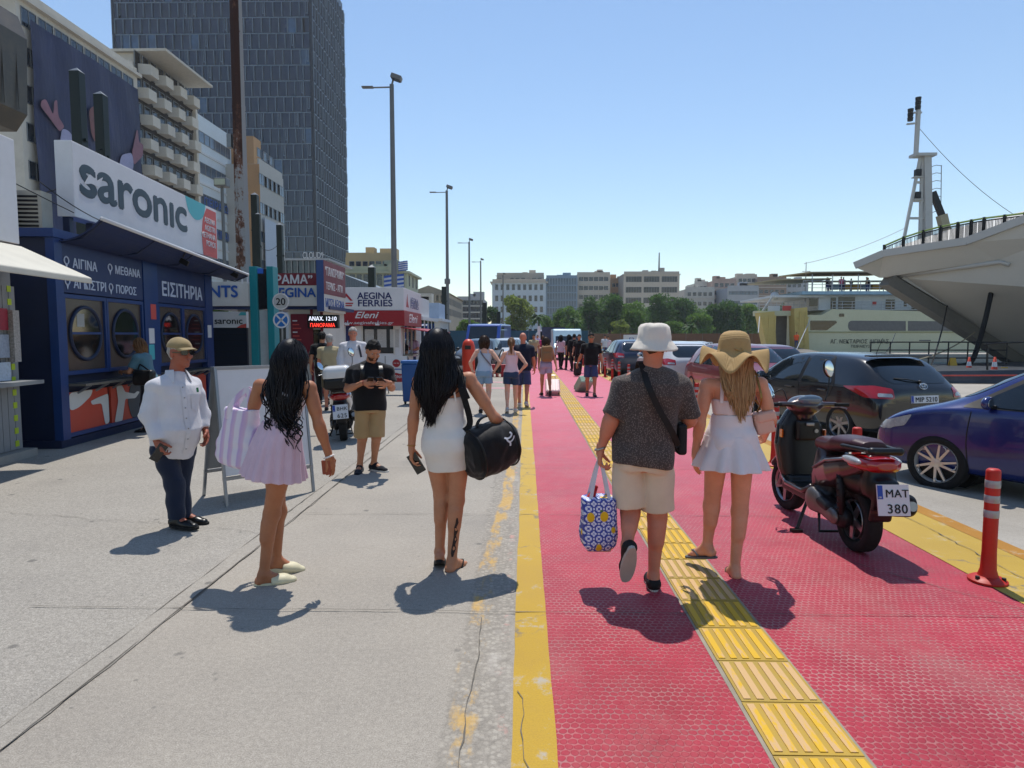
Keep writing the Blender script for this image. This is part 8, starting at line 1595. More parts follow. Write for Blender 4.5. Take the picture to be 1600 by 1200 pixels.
def van(label, loc, yaw, m, Lg=5.0, Wd=1.95, H=2.1, gm=M_cglass):
 t = thing('van', label, 'van', loc, yaw); b = MB(); w = Wd/2; prof = [(-Lg/2, .35), (Lg/2, .35), (Lg/2, .85), (Lg/2-.7, 1.05), (Lg/2-1.5, H-.05), (Lg/2-1.9, H), (-Lg/2, H)]
 M = Matrix(((0, 0, 1, -w), (1, 0, 0, 0), (0, 1, 0, 0), (0, 0, 0, 1))); b.prism(prof, Wd, M); b.build('body', m, t, bevel=.09, seg=3)
 b = MB(); y1, z1, y2, z2 = Lg/2-.76, 1.12, Lg/2-1.46, H-.14; b.quad((-w*.85, y1+.02, z1), (w*.85, y1+.02, z1), (w*.8, y2+.02, z2), (-w*.8, y2+.02, z2)); b.build('windscreen', gm, t)
 for sx in (-1, 1):
  b = MB(); x = sx*(w+.004); p = [(x, y1-.3, 1.15), (x, y2-.1, H-.2), (x, y2-1.0, H-.2), (x, y2-1.0, 1.15)]; b.quad(*(p if sx < 0 else p[::-1])); b.build('side_window', gm, t)
  for y in (-Lg*.3, Lg*.31): wheel(t, V3((sx*(w-.09), y, .33)), .33, .2, sx, n=6)
  b = MB(); b.box((sx*w*.75, Lg/2+.003, .78), (.3, .02, .16)); b.build('head_lamp', M_clearl, t)
  b = MB(); b.box((sx*w*.85, -Lg/2-.003, 1.0), (.14, .02, .4)); b.build('tail_lamp', M_redl, t)
 b = MB(); b.quad((-w*.8, -Lg/2-.012, 1.2), (w*.8, -Lg/2-.012, 1.2), (w*.75, -Lg/2-.012, H-.2), (-w*.75, -Lg/2-.012, H-.2)); b.build('rear_window', gm, t)
 return t
van('pale blue van far ahead facing the camera on the path', V3((2.9, 46, 0)), R(180), carpaint('pale_blue_paint', '#8fa9b5'))
van('blue van parked under the blue billboard at the left', V3((W(762, 560, 38).x, 38, 0)), R(172), carpaint('van_blue', '#173d8f'), H=2.3)
van('white delivery van on the far side of the quay', V3((W(893, 560, 60).x-2, 62, 0)), R(95), carpaint('van_white', '#b9bcc0'), H=2.2)
# -- scooters
def scooter(label, loc, yaw, paint, paint2, seatm, platetxt, group=None, lean=0.0, topbox=None, steer=.12, fenderm=None):
 t = thing('motor_scooter', label, 'scooter', loc, yaw, group); t.rotation_euler = (0, lean, yaw); vx = .008; r = .245
 def S(name, m, fn, lo, hi, parent=t, v=vx, sm=1): F = Field(lo, hi, v); fn(F); return soft(name, F, m, parent, sm)
 wf = wheel(t, V3((0, .66, r)), r, .095, -1, n=5, steer=steer, ring=.66); wb = wheel(t, V3((0, -.55, r)), r, .115, -1, n=5, ring=.60)
 mb = MB(); Mst = Matrix.Translation((0, .52, .62)) @ Matrix.Rotation(steer, 4, 'Z') @ Matrix.Translation((0, -.52, -.62))
 for sx in (-.075, .075): mb.tube([Mst @ V3((sx, .66, r)), Mst @ V3((sx, .55, .56))], .022, 8)
 mb.build('fork', M_alloy, t, True)
 def fend(F): F.cone(Mst @ V3((0, .86, .40)), Mst @ V3((0, .64, .53)), .05, .085, .04); F.cone(Mst @ V3((0, .64, .53)), Mst @ V3((0, .44, .46)), .085, .07, .04); F.cone(Mst @ V3((-.08, .66, r)), Mst @ V3((.08, .66, r)), .262, .262, 0, 's')
 S('front_fender', fenderm or paint2, fend, (-.2, .3, .2), (.2, 1.0, .7))
 def apron(F): F.loft((0, .43, .34), (0, .10, .66), (1, 0, 0), [(0, .16, .06), (.10, .19, .075, .02), (.32, .215, .085, .03), (.5, .19, .075, .02), (.62, .12, .06, .0), (.67, .07, .05, -.01)], k=.02, e=2.6)
 S('front_apron', paint2, apron, (-.3, .25, .25), (.3, .75, 1.1))
 def inner(F): F.loft((0, .385, .33), (0, .10, .66), (1, 0, 0), [(0, .15, .05), (.10, .18, .07, .015), (.32, .202, .075, .015), (.5, .18, .07, .005), (.62, .11, .05, -.01), (.66, .08, .04, -.01)], k=.02, e=2.8); F.box((0, .33, .80), (.10, .03, .09), None, .02, .02)
 S('leg_shield', M_blkplastic, inner, (-.3, .2, .25), (.3, .7, 1.1))
 MB().box((-.195, .42, .76), (.012, .05, .07)).build('indicator', M_orangel, t); MB().box((.195, .42, .76), (.012, .05, .07)).build('indicator', M_orangel, t)
 MB().cyl((.06, .30, .80), (.06, .285, .80), .018).build('ignition', M_alloy, t); MB().box((.0, .285, .86), (.07, .02, .03)).build('bag_hook', M_alloy, t, bevel=.006)
 def head(F): F.ell((0, .42, 1.015), (.145, .15, .09), None, k=.03); F.cone((-.25, .36, 1.03), (.25, .36, 1.03), .022, .022, .03); F.cone((0, .5, .98), (0, .40, .92), .09, .07, .03)
 hs = S('handlebar_cover', paint, lambda F: head(F), (-.45, .15, .8), (.45, .7, 1.25))
 MB().cyl((-.36, .33, 1.03), (-.24, .35, 1.03), .018, n=10).build('grip', M_blkrub, hs, True); MB().cyl((.24, .35, 1.03), (.36, .33, 1.03), .018, n=10).build('grip', M_blkrub, hs, True)
 mb = MB(); mb.ball((0, .30, 1.075), (.11, .03, .045), 14, 8); mb.build('instrument_glass', pm('instrument_glass', '#5b6b7a', .06, spec=.8, var=.2), hs, True)
 mb = MB()
 for sx in (-1, 1): mb.tube([(sx*.24, .40, 1.0), (sx*.34, .46, 1.0), (sx*.37, .38, .99)], .007, 6)
 mb.build('brake_lever', M_alloy, hs, True); MB().ball((0, .565, 1.0), (.10, .03, .06), 14, 8).build('head_lamp', M_clearl, hs, True)
 for sx, dz, tilt in ((-1, -.12, .5), (1, .11, -.25)):
  e = V3((sx*.30, .42, 1.22+dz)) if sx < 0 else V3((.22, .42, 1.30)); mb = MB(); mb.tube(spline([V3((sx*.17, .38, 1.06)), V3((sx*.21, .41, 1.16)), e], 4), .006, 6); ar = mb.build('mirror_stem', M_blkplastic, t, True)
  Mx = Matrix.Translation(e) @ Matrix.Rotation(tilt*sx, 4, 'Y') @ Matrix.Rotation(.6 if sx < 0 else .15, 4, 'Z') @ Matrix.Rotation(0, 4, 'X'); b = MB(); b.ball((0, 0, .05), (.052, .022, .085), 16, 10); b.v = [tuple(Mx @ V3(q)) for q in b.v]; b.build('mirror_shell', M_blkplastic, ar, True)
  b = MB(); b.ball((0, -.0155, .05), (.044, .008, .075), 16, 10); b.v = [tuple(Mx @ V3(q)) for q in b.v]; b.build('mirror_glass', pm('sky_mirror', '#c9d4de', .03, 1.0, var=.02), ar, True)
 S('floorboard', M_blkplastic, lambda F: (F.box((0, .14, .30), (.17, .30, .05), None, .03), F.box((0, .36, .34), (.16, .08, .06), None, .03, .03)), (-.3, -.3, .15), (.3, .6, .5))
 mb = MB()
 for sx in (-1, 1): mb.tube([(sx*.16, .44, .37), (sx*.185, .30, .335), (sx*.175, .0, .33), (sx*.16, -.12, .40)], .022, 8)
 mb.build('floor_trim', paint, t, True)
 def tail(F):
  F.loft((0, -.06, .46), (0, -.80, .34), (1, 0, 0), [(-.02, .12, .10), (.10, .15, .15, .02), (.30, .175, .135, .0), (.52, .165, .10, -.02), (.70, .13, .075, -.03), (.80, .09, .05, -.03)], k=.02, e=2.4); F.cone((0, -.04, .35), (0, -.12, .66), .11, .13, .05, flat=((0, 1, 0), .7))
 S('tail_panel', paint, tail, (-.3, -1.1, .15), (.3, .3, 1.0))
 mb = MB()
 for sx in (-1, 1): mb.tube([(sx*.155, -.12, .56), (sx*.172, -.35, .665), (sx*.15, -.66, .735)], .012, 6)
 mb.build('side_strip', M_alloy, t, True)
 def seat(F): F.loft((0, .0, .745), (0, -.75, .09), (1, 0, 0), [(0, .09, .045), (.06, .12, .06), (.28, .145, .058, -.008), (.36, .15, .07, .010), (.62, .13, .055, .008), (.72, .09, .035, .0)], k=.01, e=2.6)
 st = S('seat', seatm, seat, (-.3, -.95, .6), (.3, .2, 1.0));
 S('grab_rail', M_blkplastic, lambda F: (F.cone((-.15, -.55, .81), (-.10, -.86, .82), .018, .02, .01), F.cone((.15, -.55, .81), (.10, -.86, .82), .018, .02, .01), F.cone((-.10, -.86, .82), (.10, -.86, .82), .028, .028, .02)), (-.25, -1.0, .7), (.25, -.4, .95))
 F = Field((-.25, -1.0, .6), (.25, -.6, .9), .007); F.loft((0, -.66, .715), (0, -.2, .0), (1, 0, 0), [(0, .172, .06), (.1, .158, .062), (.19, .125, .054), (.225, .07, .03)], k=0, e=2.6); tl = soft('tail_lamp', F, M_redl, t)
 for sx in (-1, 1): S('indicator_lens', M_clearl, lambda F: F.ell((sx*.148, -.68, .728), (.030, .13, .032), None, k=0), (sx*.16-.1, -.9, .6), (sx*.16+.1, -.5, .85), tl, .006)
 MB().box((0, -.868, .715), (.12, .02, .03)).build('reflector', M_orangel, tl)
 S('rear_mudguard', M_blkplastic, lambda F: (F.box((0, -.80, .60), (.10, .05, .12), None, .03), F.box((0, -.86, .46), (.08, .025, .16), Matrix.Rotation(R(14), 3, 'X').transposed(), .02, .03), F.cone((0, -.55, .56), (0, -.80, .56), .13, .10, .05)), (-.3, -1.1, .2), (.3, -.3, .8))
 plate(t, frame((0, -.975, .50), (1, 0, 0), (0, .22, 1)), platetxt, .225, .215, 2); MB().box((0, -.90, .395), (.22, .012, .02)).build('plate_frame', pm('red_plate_frame', '#3a0e12', .5), t)
 S('engine', pm('engine_black', '#17171a', .5, .3, bump=.3), lambda F: (F.cone((-.10, -.12, .30), (-.10, -.52, .25), .10, .085, .04, flat=((1, 0, 0), .7)), F.box((0, -.18, .36), (.11, .13, .10), None, .04, .04), F.cone((-.15, -.2, .33), (-.15, -.42, .30), .05, .05, .02)), (-.35, -.8, .1), (.3, .15, .6))
 S('gear_cover', pm('cast_alloy', '#6c6a68', .42, .7), lambda F: (F.cone((-.165, -.16, .305), (-.165, -.24, .30), .10, .09, .02, flat=((1, 0, 0), .45)), F.cone((-.165, -.3, .275), (-.165, -.50, .25), .055, .06, .03, flat=((1, 0, 0), .5))), (-.35, -.75, .1), (.0, .05, .5))
 S('exhaust', pm('exhaust_black', '#141416', .45, .4), lambda F: (F.loft((.19, -.25, .33), (0, -.62, .10), (1, 0, 0), [(0, .05, .055), (.1, .075, .085), (.45, .085, .095), (.60, .07, .08), (.63, .05, .055)], k=.0, e=2.4), F.cone((.05, -.05, .25), (.17, -.3, .34), .022, .026, .02)), (-.05, -1.05, .1), (.4, .1, .6))
 MB().cyl((.19, -.875, .43), (.19, -.90, .435), .035, n=14).build('exhaust_tip', M_alloy, t)
 mb = MB(); mb.tube([(-.13, -.55, .28), (-.13, -.50, .60)], .03, 8); mb.tube([V3((-.13+.036*math.cos(a*.9), -.545+.03*a/40+.036*math.sin(a*.9)*.3, .30+.27*a/40)) for a in range(40)], .007, 5); mb.build('shock', M_trim, t, True)
 mb = MB(); mb.tube([(-.12, .02, .26), (-.24, -.06, .02)], .014, 8); mb.box((-.25, -.07, .012), (.09, .05, .02)); mb.build('side_stand', M_blkplastic, t)
 mb = MB(); mb.tube([(-.10, -.14, .2), (-.13, -.22, .05), (.13, -.22, .05), (.10, -.14, .2)], .013, 8); mb.build('centre_stand', M_blkplastic, t)
 if topbox:
  S('top_box_base', M_blkplastic, lambda F: F.box((0, -.80, .93), (.21, .2, .09), None, .05), (-.35, -1.15, .75), (.35, -.5, 1.1), t, .01); S('top_box_lid', topbox, lambda F: (F.box((0, -.80, 1.06), (.215, .205, .13), None, .10), F.cut((0, 0, 1.005), (0, 0, -1))), (-.35, -1.15, .85), (.35, -.5, 1.3), t, .01)
 return t
rear = G(1345, 862)
scooter('dark scooter with maroon seat parked on the red path beside the black car', V3((rear.x-.045, rear.y+.56, .006)), R(2), carpaint('scooter_brown', '#3a2c2c', .35, .28), carpaint('scooter_black', '#101012', .1, .25), pm('maroon_vinyl', '#3a141c', .38, var=.12, bump=.15, bscale=200), 'MAT\n380', lean=R(.5), fenderm=carpaint('scooter_grey', '#6e7276', .4, .3))
rear = G(531, 688)
scooter('white scooter with top box parked behind the man in the black T-shirt', V3((rear.x-.06, rear.y+.52, .005)), R(14), carpaint('scooter_white', '#c4c4c2'), carpaint('scooter_white', '#c4c4c2'), pm('black_vinyl', '#131314', .5, bump=.15, bscale=200), 'BHK\n625', lean=R(-4), topbox=carpaint('scooter_white', '#c4c4c2'), steer=.5)
M_post = pm('orange_post', '#b3200f', .5, var=.1, scale=9, dirt='#5b2018', dirt_amt=.35); M_refl = pm('reflective_band', '#9a9d9e', .35, .25, var=.12, scale=20)
def flex_post(label, p, hgt=.76):
 t = thing('bollard', label, 'bollard', p, random.uniform(0, 6), 'orange flexible posts along the yellow band'); b = MB(); b.lathe([(.115, 0), (.115, .012), (.095, .026), (.058, .04)], 20); b.build('base', M_post, t, True, angle=35)
 b = MB(); z = [(.062, .035), (.048, .08), (.043, .2), (.043, hgt-.02), (.040, hgt-.008), (.030, hgt), (0.001, hgt)]; b.lathe(z, 20, None, False); b.build('post', M_post, t, True, angle=40)
 for q in (.095, .195, .295): b = MB(); b.lathe([(.0438, 0), (.0452, .003), (.0452, .047), (.0438, .05)], 20, Matrix.Translation((0, 0, hgt-q-.03)), False); b.build('reflective_band', M_refl, t, True, angle=30)
 mb = MB()
 for a in (0, 2.1, 4.2): mb.cyl((.088*math.cos(a), .088*math.sin(a), .02), (.088*math.cos(a), .088*math.sin(a), .042), .014, n=6)
 mb.build('bolt', M_trim, t)
g0 = G(1537, 910); YP = [g0.y+1.95*i for i in range(0, 20)]
names = ['nearest orange flexible post at the right, by the blue car', 'orange flexible post behind the scooter seat', 'orange flexible post between the straw hat woman and the scooter', 'orange flexible post hidden behind the woman in the straw hat', 'orange flexible post between the bucket hat man and the straw hat woman']
for i, y in enumerate(YP): flex_post(names[i] if i < len(names) else 'orange flexible post far along the yellow band', V3(((3.10 if i == 0 else 3.17)+.02*math.sin(i*2), y, .011)))
# -- small details pressed onto clothes
def shirt_front(s, m):
 tr = bvh(s.shirt.data); d = -s.f; o = s.P+s.f*.6; to3 = lambda x, z: V3((o.x, o.y, 0))+s.r*x+V3((0, 0, z)); z0 = s.P.z-.15*s.L; z1 = s.P.z+.86*s.L
 pk = patch(tr, [(-.018, z0+.03), (.018, z0+.03), (.018, z1), (-.018, z1)], to3, d, .0045, 'placket', m, s.shirt, .035)
 zp = s.P.z+.60*s.L; pc = patch(tr, [(-.135, zp-.06), (-.10, zp-.085), (-.055, zp-.06), (-.055, zp+.06), (-.135, zp+.06)], to3, d, .005, 'pocket', m, s.shirt, .03)
 for i in range(7):
  z = z0+.07+(z1-z0-.1)*i/6; h = tr.ray_cast(to3(0, z), d)
  if h[0]: MB().ball(h[0]+h[1]*.006, .006, 8, 4).build('button', pm('shell_button', '#8f8a84', .3), pk)
 N = s.N
 for q in (-1, 1):
  a = N+s.ax*.035+s.r*q*.05+s.f*.055; b = N-s.ax*.075+s.r*q*.075+s.f*.115; c = N-s.ax*.03+s.r*q*.115+s.f*.05; e = N+s.ax*.03+s.r*q*.085-s.f*.01
  v = [a, b, c, e]; mb = MB(); mb.add(v+[p-s.f*.012-s.ax*.004 for p in v], [(0, 1, 2, 3), (7, 6, 5, 4), (0, 4, 5, 1), (1, 5, 6, 2), (2, 6, 7, 3), (3, 7, 4, 0)]); mb.build('collar_flap', m, s.shirt, bevel=.004)
shirt_front(OM, WHITE_SHIRT)
# -- FERRIES
cream = pm('ferry_cream', '#c9c6a6', .45, var=.05, scale=.4, dirt='#8f8a5c', dirt_amt=.3, dscale=.4); yram = pm('ferry_yellow', '#c7b069', .5, var=.08, scale=.6, dirt='#8a7433', dirt_amt=.35); fwhite = pm('ferry_white', '#c6cacc', .45, var=.04, dirt='#98999a', dirt_amt=.25, dscale=.4); fblue = pm('ferry_paleblue', '#8fb0c2', .45); fdark = glass('ferry_glass', '#12161a', .1, .6, .3); fgrey = pm('ferry_grey', '#6d6a66', .6, var=.15); M_rail = pm('rail_white', '#a9adb0', .4); M_railb = pm('rail_black', '#121416', .45)
def yellow_ferry():
 Y = 74.0; o = W(1265, 540, Y); t = thing('ferry', 'cream and yellow car ferry with open bow doors and passengers under its awnings', 'ferry', (o.x, Y, -1.0)); L = lambda px, py: V3((W(px, py, Y).x-o.x, 0, W(px, py, Y).z+1.0)); Z = lambda py: L(1400, py).z; X = lambda px: L(px, 520).x; D = 12.0
 hull = MB(); hp = [L(1262, 566), L(1720, 566), L(1720, 487), L(1600, 487), L(1480, 487), L(1300, 483), L(1285, 492), L(1262, 492)]; hull.prism([(p.x, p.z) for p in hp], D, frame((0, D, 0), (1, 0, 0), (0, 0, 1))); h = hull.build('hull', cream, t)
 def side(name, m, pts, r=.3, off=-.03, th=.03, par=h): return MB().prism(rounded([(L(*p).x, L(*p).z) for p in pts], r), th, frame((0, off+th, 0), (1, 0, 0), (0, 0, 1))).build(name, m, par)
 side('deck_opening', fgrey, [(1325, 517), (1520, 517), (1640, 517), (1640, 503), (1325, 501)], .55); side('bow_opening', fdark, [(1266, 516), (1292, 516), (1308, 504), (1306, 501), (1266, 501)], .12); side('porthole', fdark, [(1311, 495), (1319, 495), (1319, 490), (1311, 490)], .1); side('rubbing_strake', pm('strake', '#8f8c5c', .5), [(1262, 519.5), (1700, 519.5), (1700, 518.2), (1262, 518.2)], .02, -.10, .1); side('vent', fgrey, [(1436, 533), (1454, 533), (1454, 531), (1436, 531)], .02); side('vent', fgrey, [(1472, 535), (1560, 536), (1560, 534.5), (1472, 533)], .02); side('frame_post', cream, [(1415, 517), (1418, 517), (1418, 501), (1415, 501)], .02, -.06, .06)
 ln = pm('name_grey', '#55564a', .6); M = lambda px, py: frame((L(px, py).x, -.05, L(px, py).z), (1, 0, 0), (0, 0, 1)); text('ΑΓ. ΝΕΚΤΑΡΙΟΣ ΑΙΓΙΝΑΣ', M(1297, 536.5), .62, ln, h, .012, width=X(1388)-X(1297)); text('ΠΕΙΡΑΙΕΥΣ', M(1329, 543), .42, ln, h, .01, width=X(1359)-X(1329))
 MB().box2((X(1208), 2.3, 0), (X(1242), 2.6, Z(490))).build('mouth_wall', fgrey, t); MB().box2((X(1186), .8, Z(493)), (X(1262), 2.2, Z(485))).build('bow_bridge', cream, t)
 for a, b, y_ in ((1184, 1211, -.6), (1240, 1264, -.2)):
  tp = 487 if a < 1200 else 480; d = MB().prism([(L(a+14 if a < 1200 else a+2, 556).x, L(a, 556).z), (L(b, 556).x, L(b, 556).z), (L(b-4, tp).x, L(b, tp).z), (L(a, tp+2).x, L(a, tp+2).z)], 1.6, frame((0, y_+1.6, 0), (1, 0, 0), (0, 0, 1))).build('bow_door', yram, t)
  for q in range(6): zz = Z(550-q*10.5); MB().box2((X(a+13-q*2 if a < 1200 else a+3), y_-.12, zz), (X(b-3), y_-.001, zz+.14)).build('stiffener', yram, d)
  for q in (.3, .65): xx = X(a+(b-a)*q+(5 if a < 1200 else 0)); MB().box2((xx, y_-.09, Z(553)), (xx+.12, y_-.001, Z(tp+6))).build('rib', yram, d)
 MB().add([(X(1205), -7, .9), (X(1245), -7, .9), (X(1243), .8, 1.4), (X(1207), .8, 1.4), (X(1205), -7, .7), (X(1245), -7, .7), (X(1243), .8, .9), (X(1207), .8, .9)], [(3, 2, 1, 0), (4, 5, 6, 7), (0, 1, 5, 4), (1, 2, 6, 5), (2, 3, 7, 6), (3, 0, 4, 7)]).build('ramp', fgrey, t)
 for p_, q_ in (((1262, 500), (1212, 553)), ((1184, 495), (1160, 520))): MB().tube([L(*p_)+V3((0, -.6, 0)), L(*q_)+V3((0, -5, 0))], .05, 5).build('ramp_cable', M_rail, t)
 MB().box2((X(1285), 1.2, Z(484)), (X(1720), D-1, Z(459))).build('deckhouse', fwhite, t); MB().box2((X(1250), -.2, Z(460)), (X(1720), D, Z(455))).build('sun_deck', fblue, t); MB().box2((X(1210), .5, Z(464)), (X(1290), D, Z(460.5))).build('bridge_wing', fwhite, t)
 for a, b, y1, y2 in ((1304, 1312, 482, 464), (1316, 1342, 482, 463), (1391, 1405, 482, 467), (1420, 1424, 478, 470), (1432, 1442, 482, 468), (1270, 1283, 478, 465)): MB().box2((X(a), 1.14, Z(y1)), (X(b), 1.19, Z(y2))).build('window' if b-a > 9 else 'door', fdark, t)
 for a in (1370, 1435): MB().box2((X(a), 1.13, Z(476)), (X(a+6), 1.18, Z(470))).build('notice', M_coral, t)
 def railing(y, px0, px1, py, hgt, n, par=t, m=M_rail, nm='railing'):
  z = Z(py); mb = MB()
  for i in range(n+1): x = X(px0)+(X(px1)-X(px0))*i/n; mb.cyl((x, y, z), (x, y, z+hgt), .035, n=5)
  for k_ in (1, .66, .33): mb.cyl((X(px0), y, z+hgt*k_), (X(px1), y, z+hgt*k_), .03, n=5)
  return mb.build(nm, m, par)
 railing(.1, 1300, 1700, 485, 1.0, 26); railing(-.1, 1252, 1700, 455, 1.15, 30); railing(.9, 1190, 1262, 485, 1.0, 8)
 for a, b in ((1203, 1222), (1226, 1240)): MB().box2((X(a), .82, Z(485)), (X(b), .86, Z(477))).build('dodger', fwhite if a < 1210 else M_coral, t)
 aw = pm('awning_canvas', '#a59a7c', .8, var=.1)
 for a, b, y1, y2, ya, yb2 in ((1212, 1300, 435, 431, .5, 10), (1262, 1420, 424, 418, .2, 9), (1290, 1720, 437, 426, 1.0, 11)): MB().add([(X(a), ya, Z(y1)), (X(b), ya, Z(y1)+.1), (X(b), yb2, Z(y2)), (X(a), yb2, Z(y2)-.1), (X(a), ya, Z(y1)-.12), (X(b), ya, Z(y1)-.02), (X(b), yb2, Z(y2)-.12), (X(a), yb2, Z(y2)-.22)], [(0, 1, 2, 3), (7, 6, 5, 4), (0, 4, 5, 1), (1, 5, 6, 2), (2, 6, 7, 3), (3, 7, 4, 0)]).build('awning', aw, t)
 for px in (1268, 1300, 1340, 1380, 1430, 1480): MB().cyl((X(px), .3, Z(455)), (X(px), .3, Z(428)), .05, n=6).build('awning_pole', M_rail, t)
 m_ = MB(); m_.cyl((X(1268), 2, Z(470)), (X(1268), 2, Z(406)), .08, .04, 6); m_.cyl((X(1262), 2, Z(421)), (X(1275), 2, Z(421)), .04, n=5); m_.build('foremast', M_rail, t); MB().tube(catenary(L(1268, 409)+V3((0, 2, 0)), L(1430, 352)+V3((0, 2, 0)), .4), .03, 4).build('stay', M_rail, t); MB().ball(L(1221, 461)+V3((0, 2, 0)), .5, 10, 8).build('radar_dome', fwhite, t, True); MB().bar(L(1196, 486)+V3((0, 1, 0)), L(1212, 463)+V3((0, 1, 0)), .15, .15).build('strut', M_rail, t)
 sm = pm('seat_yellow', '#b3882a', .6)
 for i in range(10): MB().box2((X(1312)+i*1.15, 2.2, Z(455)+.35), (X(1312)+i*1.15+.9, 2.8, Z(455)+.95)).build('deck_seat', sm if i % 3 else fblue, t)
 rs = random.Random(8); cols = [BLACKC, LBLUE, WHITE_SHIRT, FUCH, NAVY, TEAL, GREY]
 for i, px in enumerate((1296, 1303, 1310, 1318, 1327, 1345, 1358, 1366, 1372)):
  p = t.location+V3((X(px), 1.0+.8*(i % 3), Z(455))); walker('passenger %s on the ferry sun deck, %s' % (('in black', 'in pale blue', 'in white', 'in pink', 'in blue', 'in teal', 'in beige')[i % 7], ('leftmost of the group', 'second from the left end', 'left of the mast pole', 'just right of the mast pole', 'by the second awning pole', 'left of the yellow seats', 'beside the yellow seats', 'behind the railing near the middle', 'rightmost by the white bow')[i]), None, 1.62+.02*(i % 5), 'm' if i % 2 else 'f', rs.uniform(-60, 240), cols[i % 7], NAVY, HAIR_dark, SK_tan, vox=.035, stride=.02, loc=p, bot='trousers', group='passengers on the ferry sun deck')
 w_ = walker('dock worker in an orange high visibility vest on the ferry ramp', None, 1.75, 'm', 170, HIVIS, NAVY, HAIR_dark, SK_tan, vox=.03, stride=.05, loc=t.location+V3((X(1233), -2.0, 1.22)), bot='trousers')
yellow_ferry()
hull_m = pm('hull_shade_grey', '#c2bdb2', .5, var=.05, scale=.5, dirt='#8d8a85', dirt_amt=.25, dscale=.5); hull_w = pm('hull_white', '#b6b4ae', .45, var=.04, scale=.5)
def big_ferry():
 YC = 34.0; T = W(1335, 417, YC); t = thing('ferry', 'large white ferry bow overhanging the quay at the right, with black railing and mast', 'ferry', (T.x, YC, -.6)); Lp = lambda px, py, Y: W(px, py, Y)-V3((T.x, YC, -.6))
 near = dict(T=Lp(1335, 417, YC), D1=Lp(1380, 398, YC-.8), D2=Lp(1510, 379, 30.5), D3=Lp(1640, 330, 28.0), D4=Lp(1900, 255, 26), C1=Lp(1374, 434, YC), C2=Lp(1561, 406, 30.0), C3=Lp(1660, 452, 28.3), C4=Lp(1900, 520, 27), E3=Lp(1660, 368, 27.8), E4=Lp(1900, 330, 26), S1=Lp(1398, 434, YC), S2=Lp(1645, 600, YC), S3=Lp(1900, 640, YC))
 def mir(p): return V3((p.x, -p.y, p.z))
 n = list(near); V = [near[k_] for k_ in n]+[mir(near[k_]) for k_ in n]; ix = {k_: i for i, k_ in enumerate(n)}; N = len(n); F = []
 def face(*ks):
  F.append(tuple(ix[k_] for k_ in ks)); F.append(tuple(ix[k_]+N for k_ in reversed(ks)))
 face('T', 'C1', 'C2', 'D2', 'D1'); face('D2', 'C2', 'E3', 'D3'); face('C2', 'C3', 'E3'); face('E3', 'C3', 'C4', 'E4'); face('D3', 'E3', 'E4', 'D4'); face('C1', 'S1', 'C2'); face('S1', 'S2', 'C3', 'C2'); face('S2', 'S3', 'C4', 'C3')
 F.append((ix['D1'], ix['D2'], ix['D3'], ix['D4'], ix['D4']+N, ix['D3']+N, ix['D2']+N, ix['D1']+N)); F.append((ix['T'], ix['D1'], ix['D1']+N)); hb = MB(); hb.add(V, F); h = hb.build('hull', hull_m, t); bm = bmesh.new(); bm.from_mesh(h.data); bmesh.ops.remove_doubles(bm, verts=bm.verts, dist=.001); bmesh.ops.recalc_face_normals(bm, faces=bm.faces); bm.to_mesh(h.data); bm.free()
 mb = MB()
 for a, b in (('T', 'D1'), ('D1', 'D2'), ('D2', 'D3'), ('D3', 'D4')): p, q = near[a], near[b]; mb.bar(p+V3((0, -.03, .06)), q+V3((0, -.03, .06)), .22, .34)
 mb.build('bulwark_edge', hull_w, h)
 MB().tube([near['C1']+V3((.6, -.15, .05)), near['C2']+V3((0, -.08, -.1)), near['C2'].lerp(near['C3'], .15)+V3((0, -.08, -.05))], .10, 6).build('chine_moulding', hull_w, h, True); MB().bar(near['C1']+V3((.3, -.1, -.15)), near['S2']+V3((0, -.1, 0)), .9, .55).build('stem_bar', pm('stem_grey', '#6b675f', .6, var=.1), h); MB().bar(near['C1']+V3((.9, -.45, -.02)), near['S2']+V3((.5, -.45, .3)), .12, .16).build('stem_moulding', hull_w, h)
 on = lambda px, py, Y=30.2: Lp(px, py, Y)
 tree_ = bvh_(h.data)
 def hit(px, py):
  r = _ray(px, py); o = V3((0, 0, CAMZ))-t.location; q = tree_.ray_cast(o, r.normalized()); return (q[0], q[1]) if q[0] is not None else (Lp(px, py, 31), V3((0, -1, 0)))
 p, nn = hit(1577, 519); M = nn.to_track_quat('Z', 'Y').to_matrix().to_4x4(); M.translation = p+nn*.08; lb = MB().tube([M @ V3((.29*math.cos(a), .29*math.sin(a), 0)) for a in np.linspace(0, 6.283, 25)[:-1]], .075, 8, closed=True).build('lifebuoy', pm('lifebuoy_orange', '#b8432a', .5), t, True)
 for px in (1580, 1598): p, nn = hit(px, 493); M = nn.to_track_quat('Z', 'Y').to_matrix().to_4x4(); M.translation = p+nn*.015; mb = MB(); mb.tube([M @ V3((.19*math.cos(a), .19*math.sin(a), 0)) for a in np.linspace(0, 6.283, 21)[:-1]], .02, 5, closed=True); mb.tube([M @ V3((-.19, 0, 0)), M @ V3((.19, 0, 0))], .018, 5); mb.tube([M @ V3((0, -.19, 0)), M @ V3((0, .19, 0))], .018, 5); mb.build('thruster_mark', pm('mark_grey', '#3c3b3a', .6), t)
 for px, py in ((1446, 447), (1475, 465), (1526, 500), (1552, 520)): p, nn = hit(px, py); MB().ball(p, .06, 8, 6).build('fairlead', M_trim_, t)
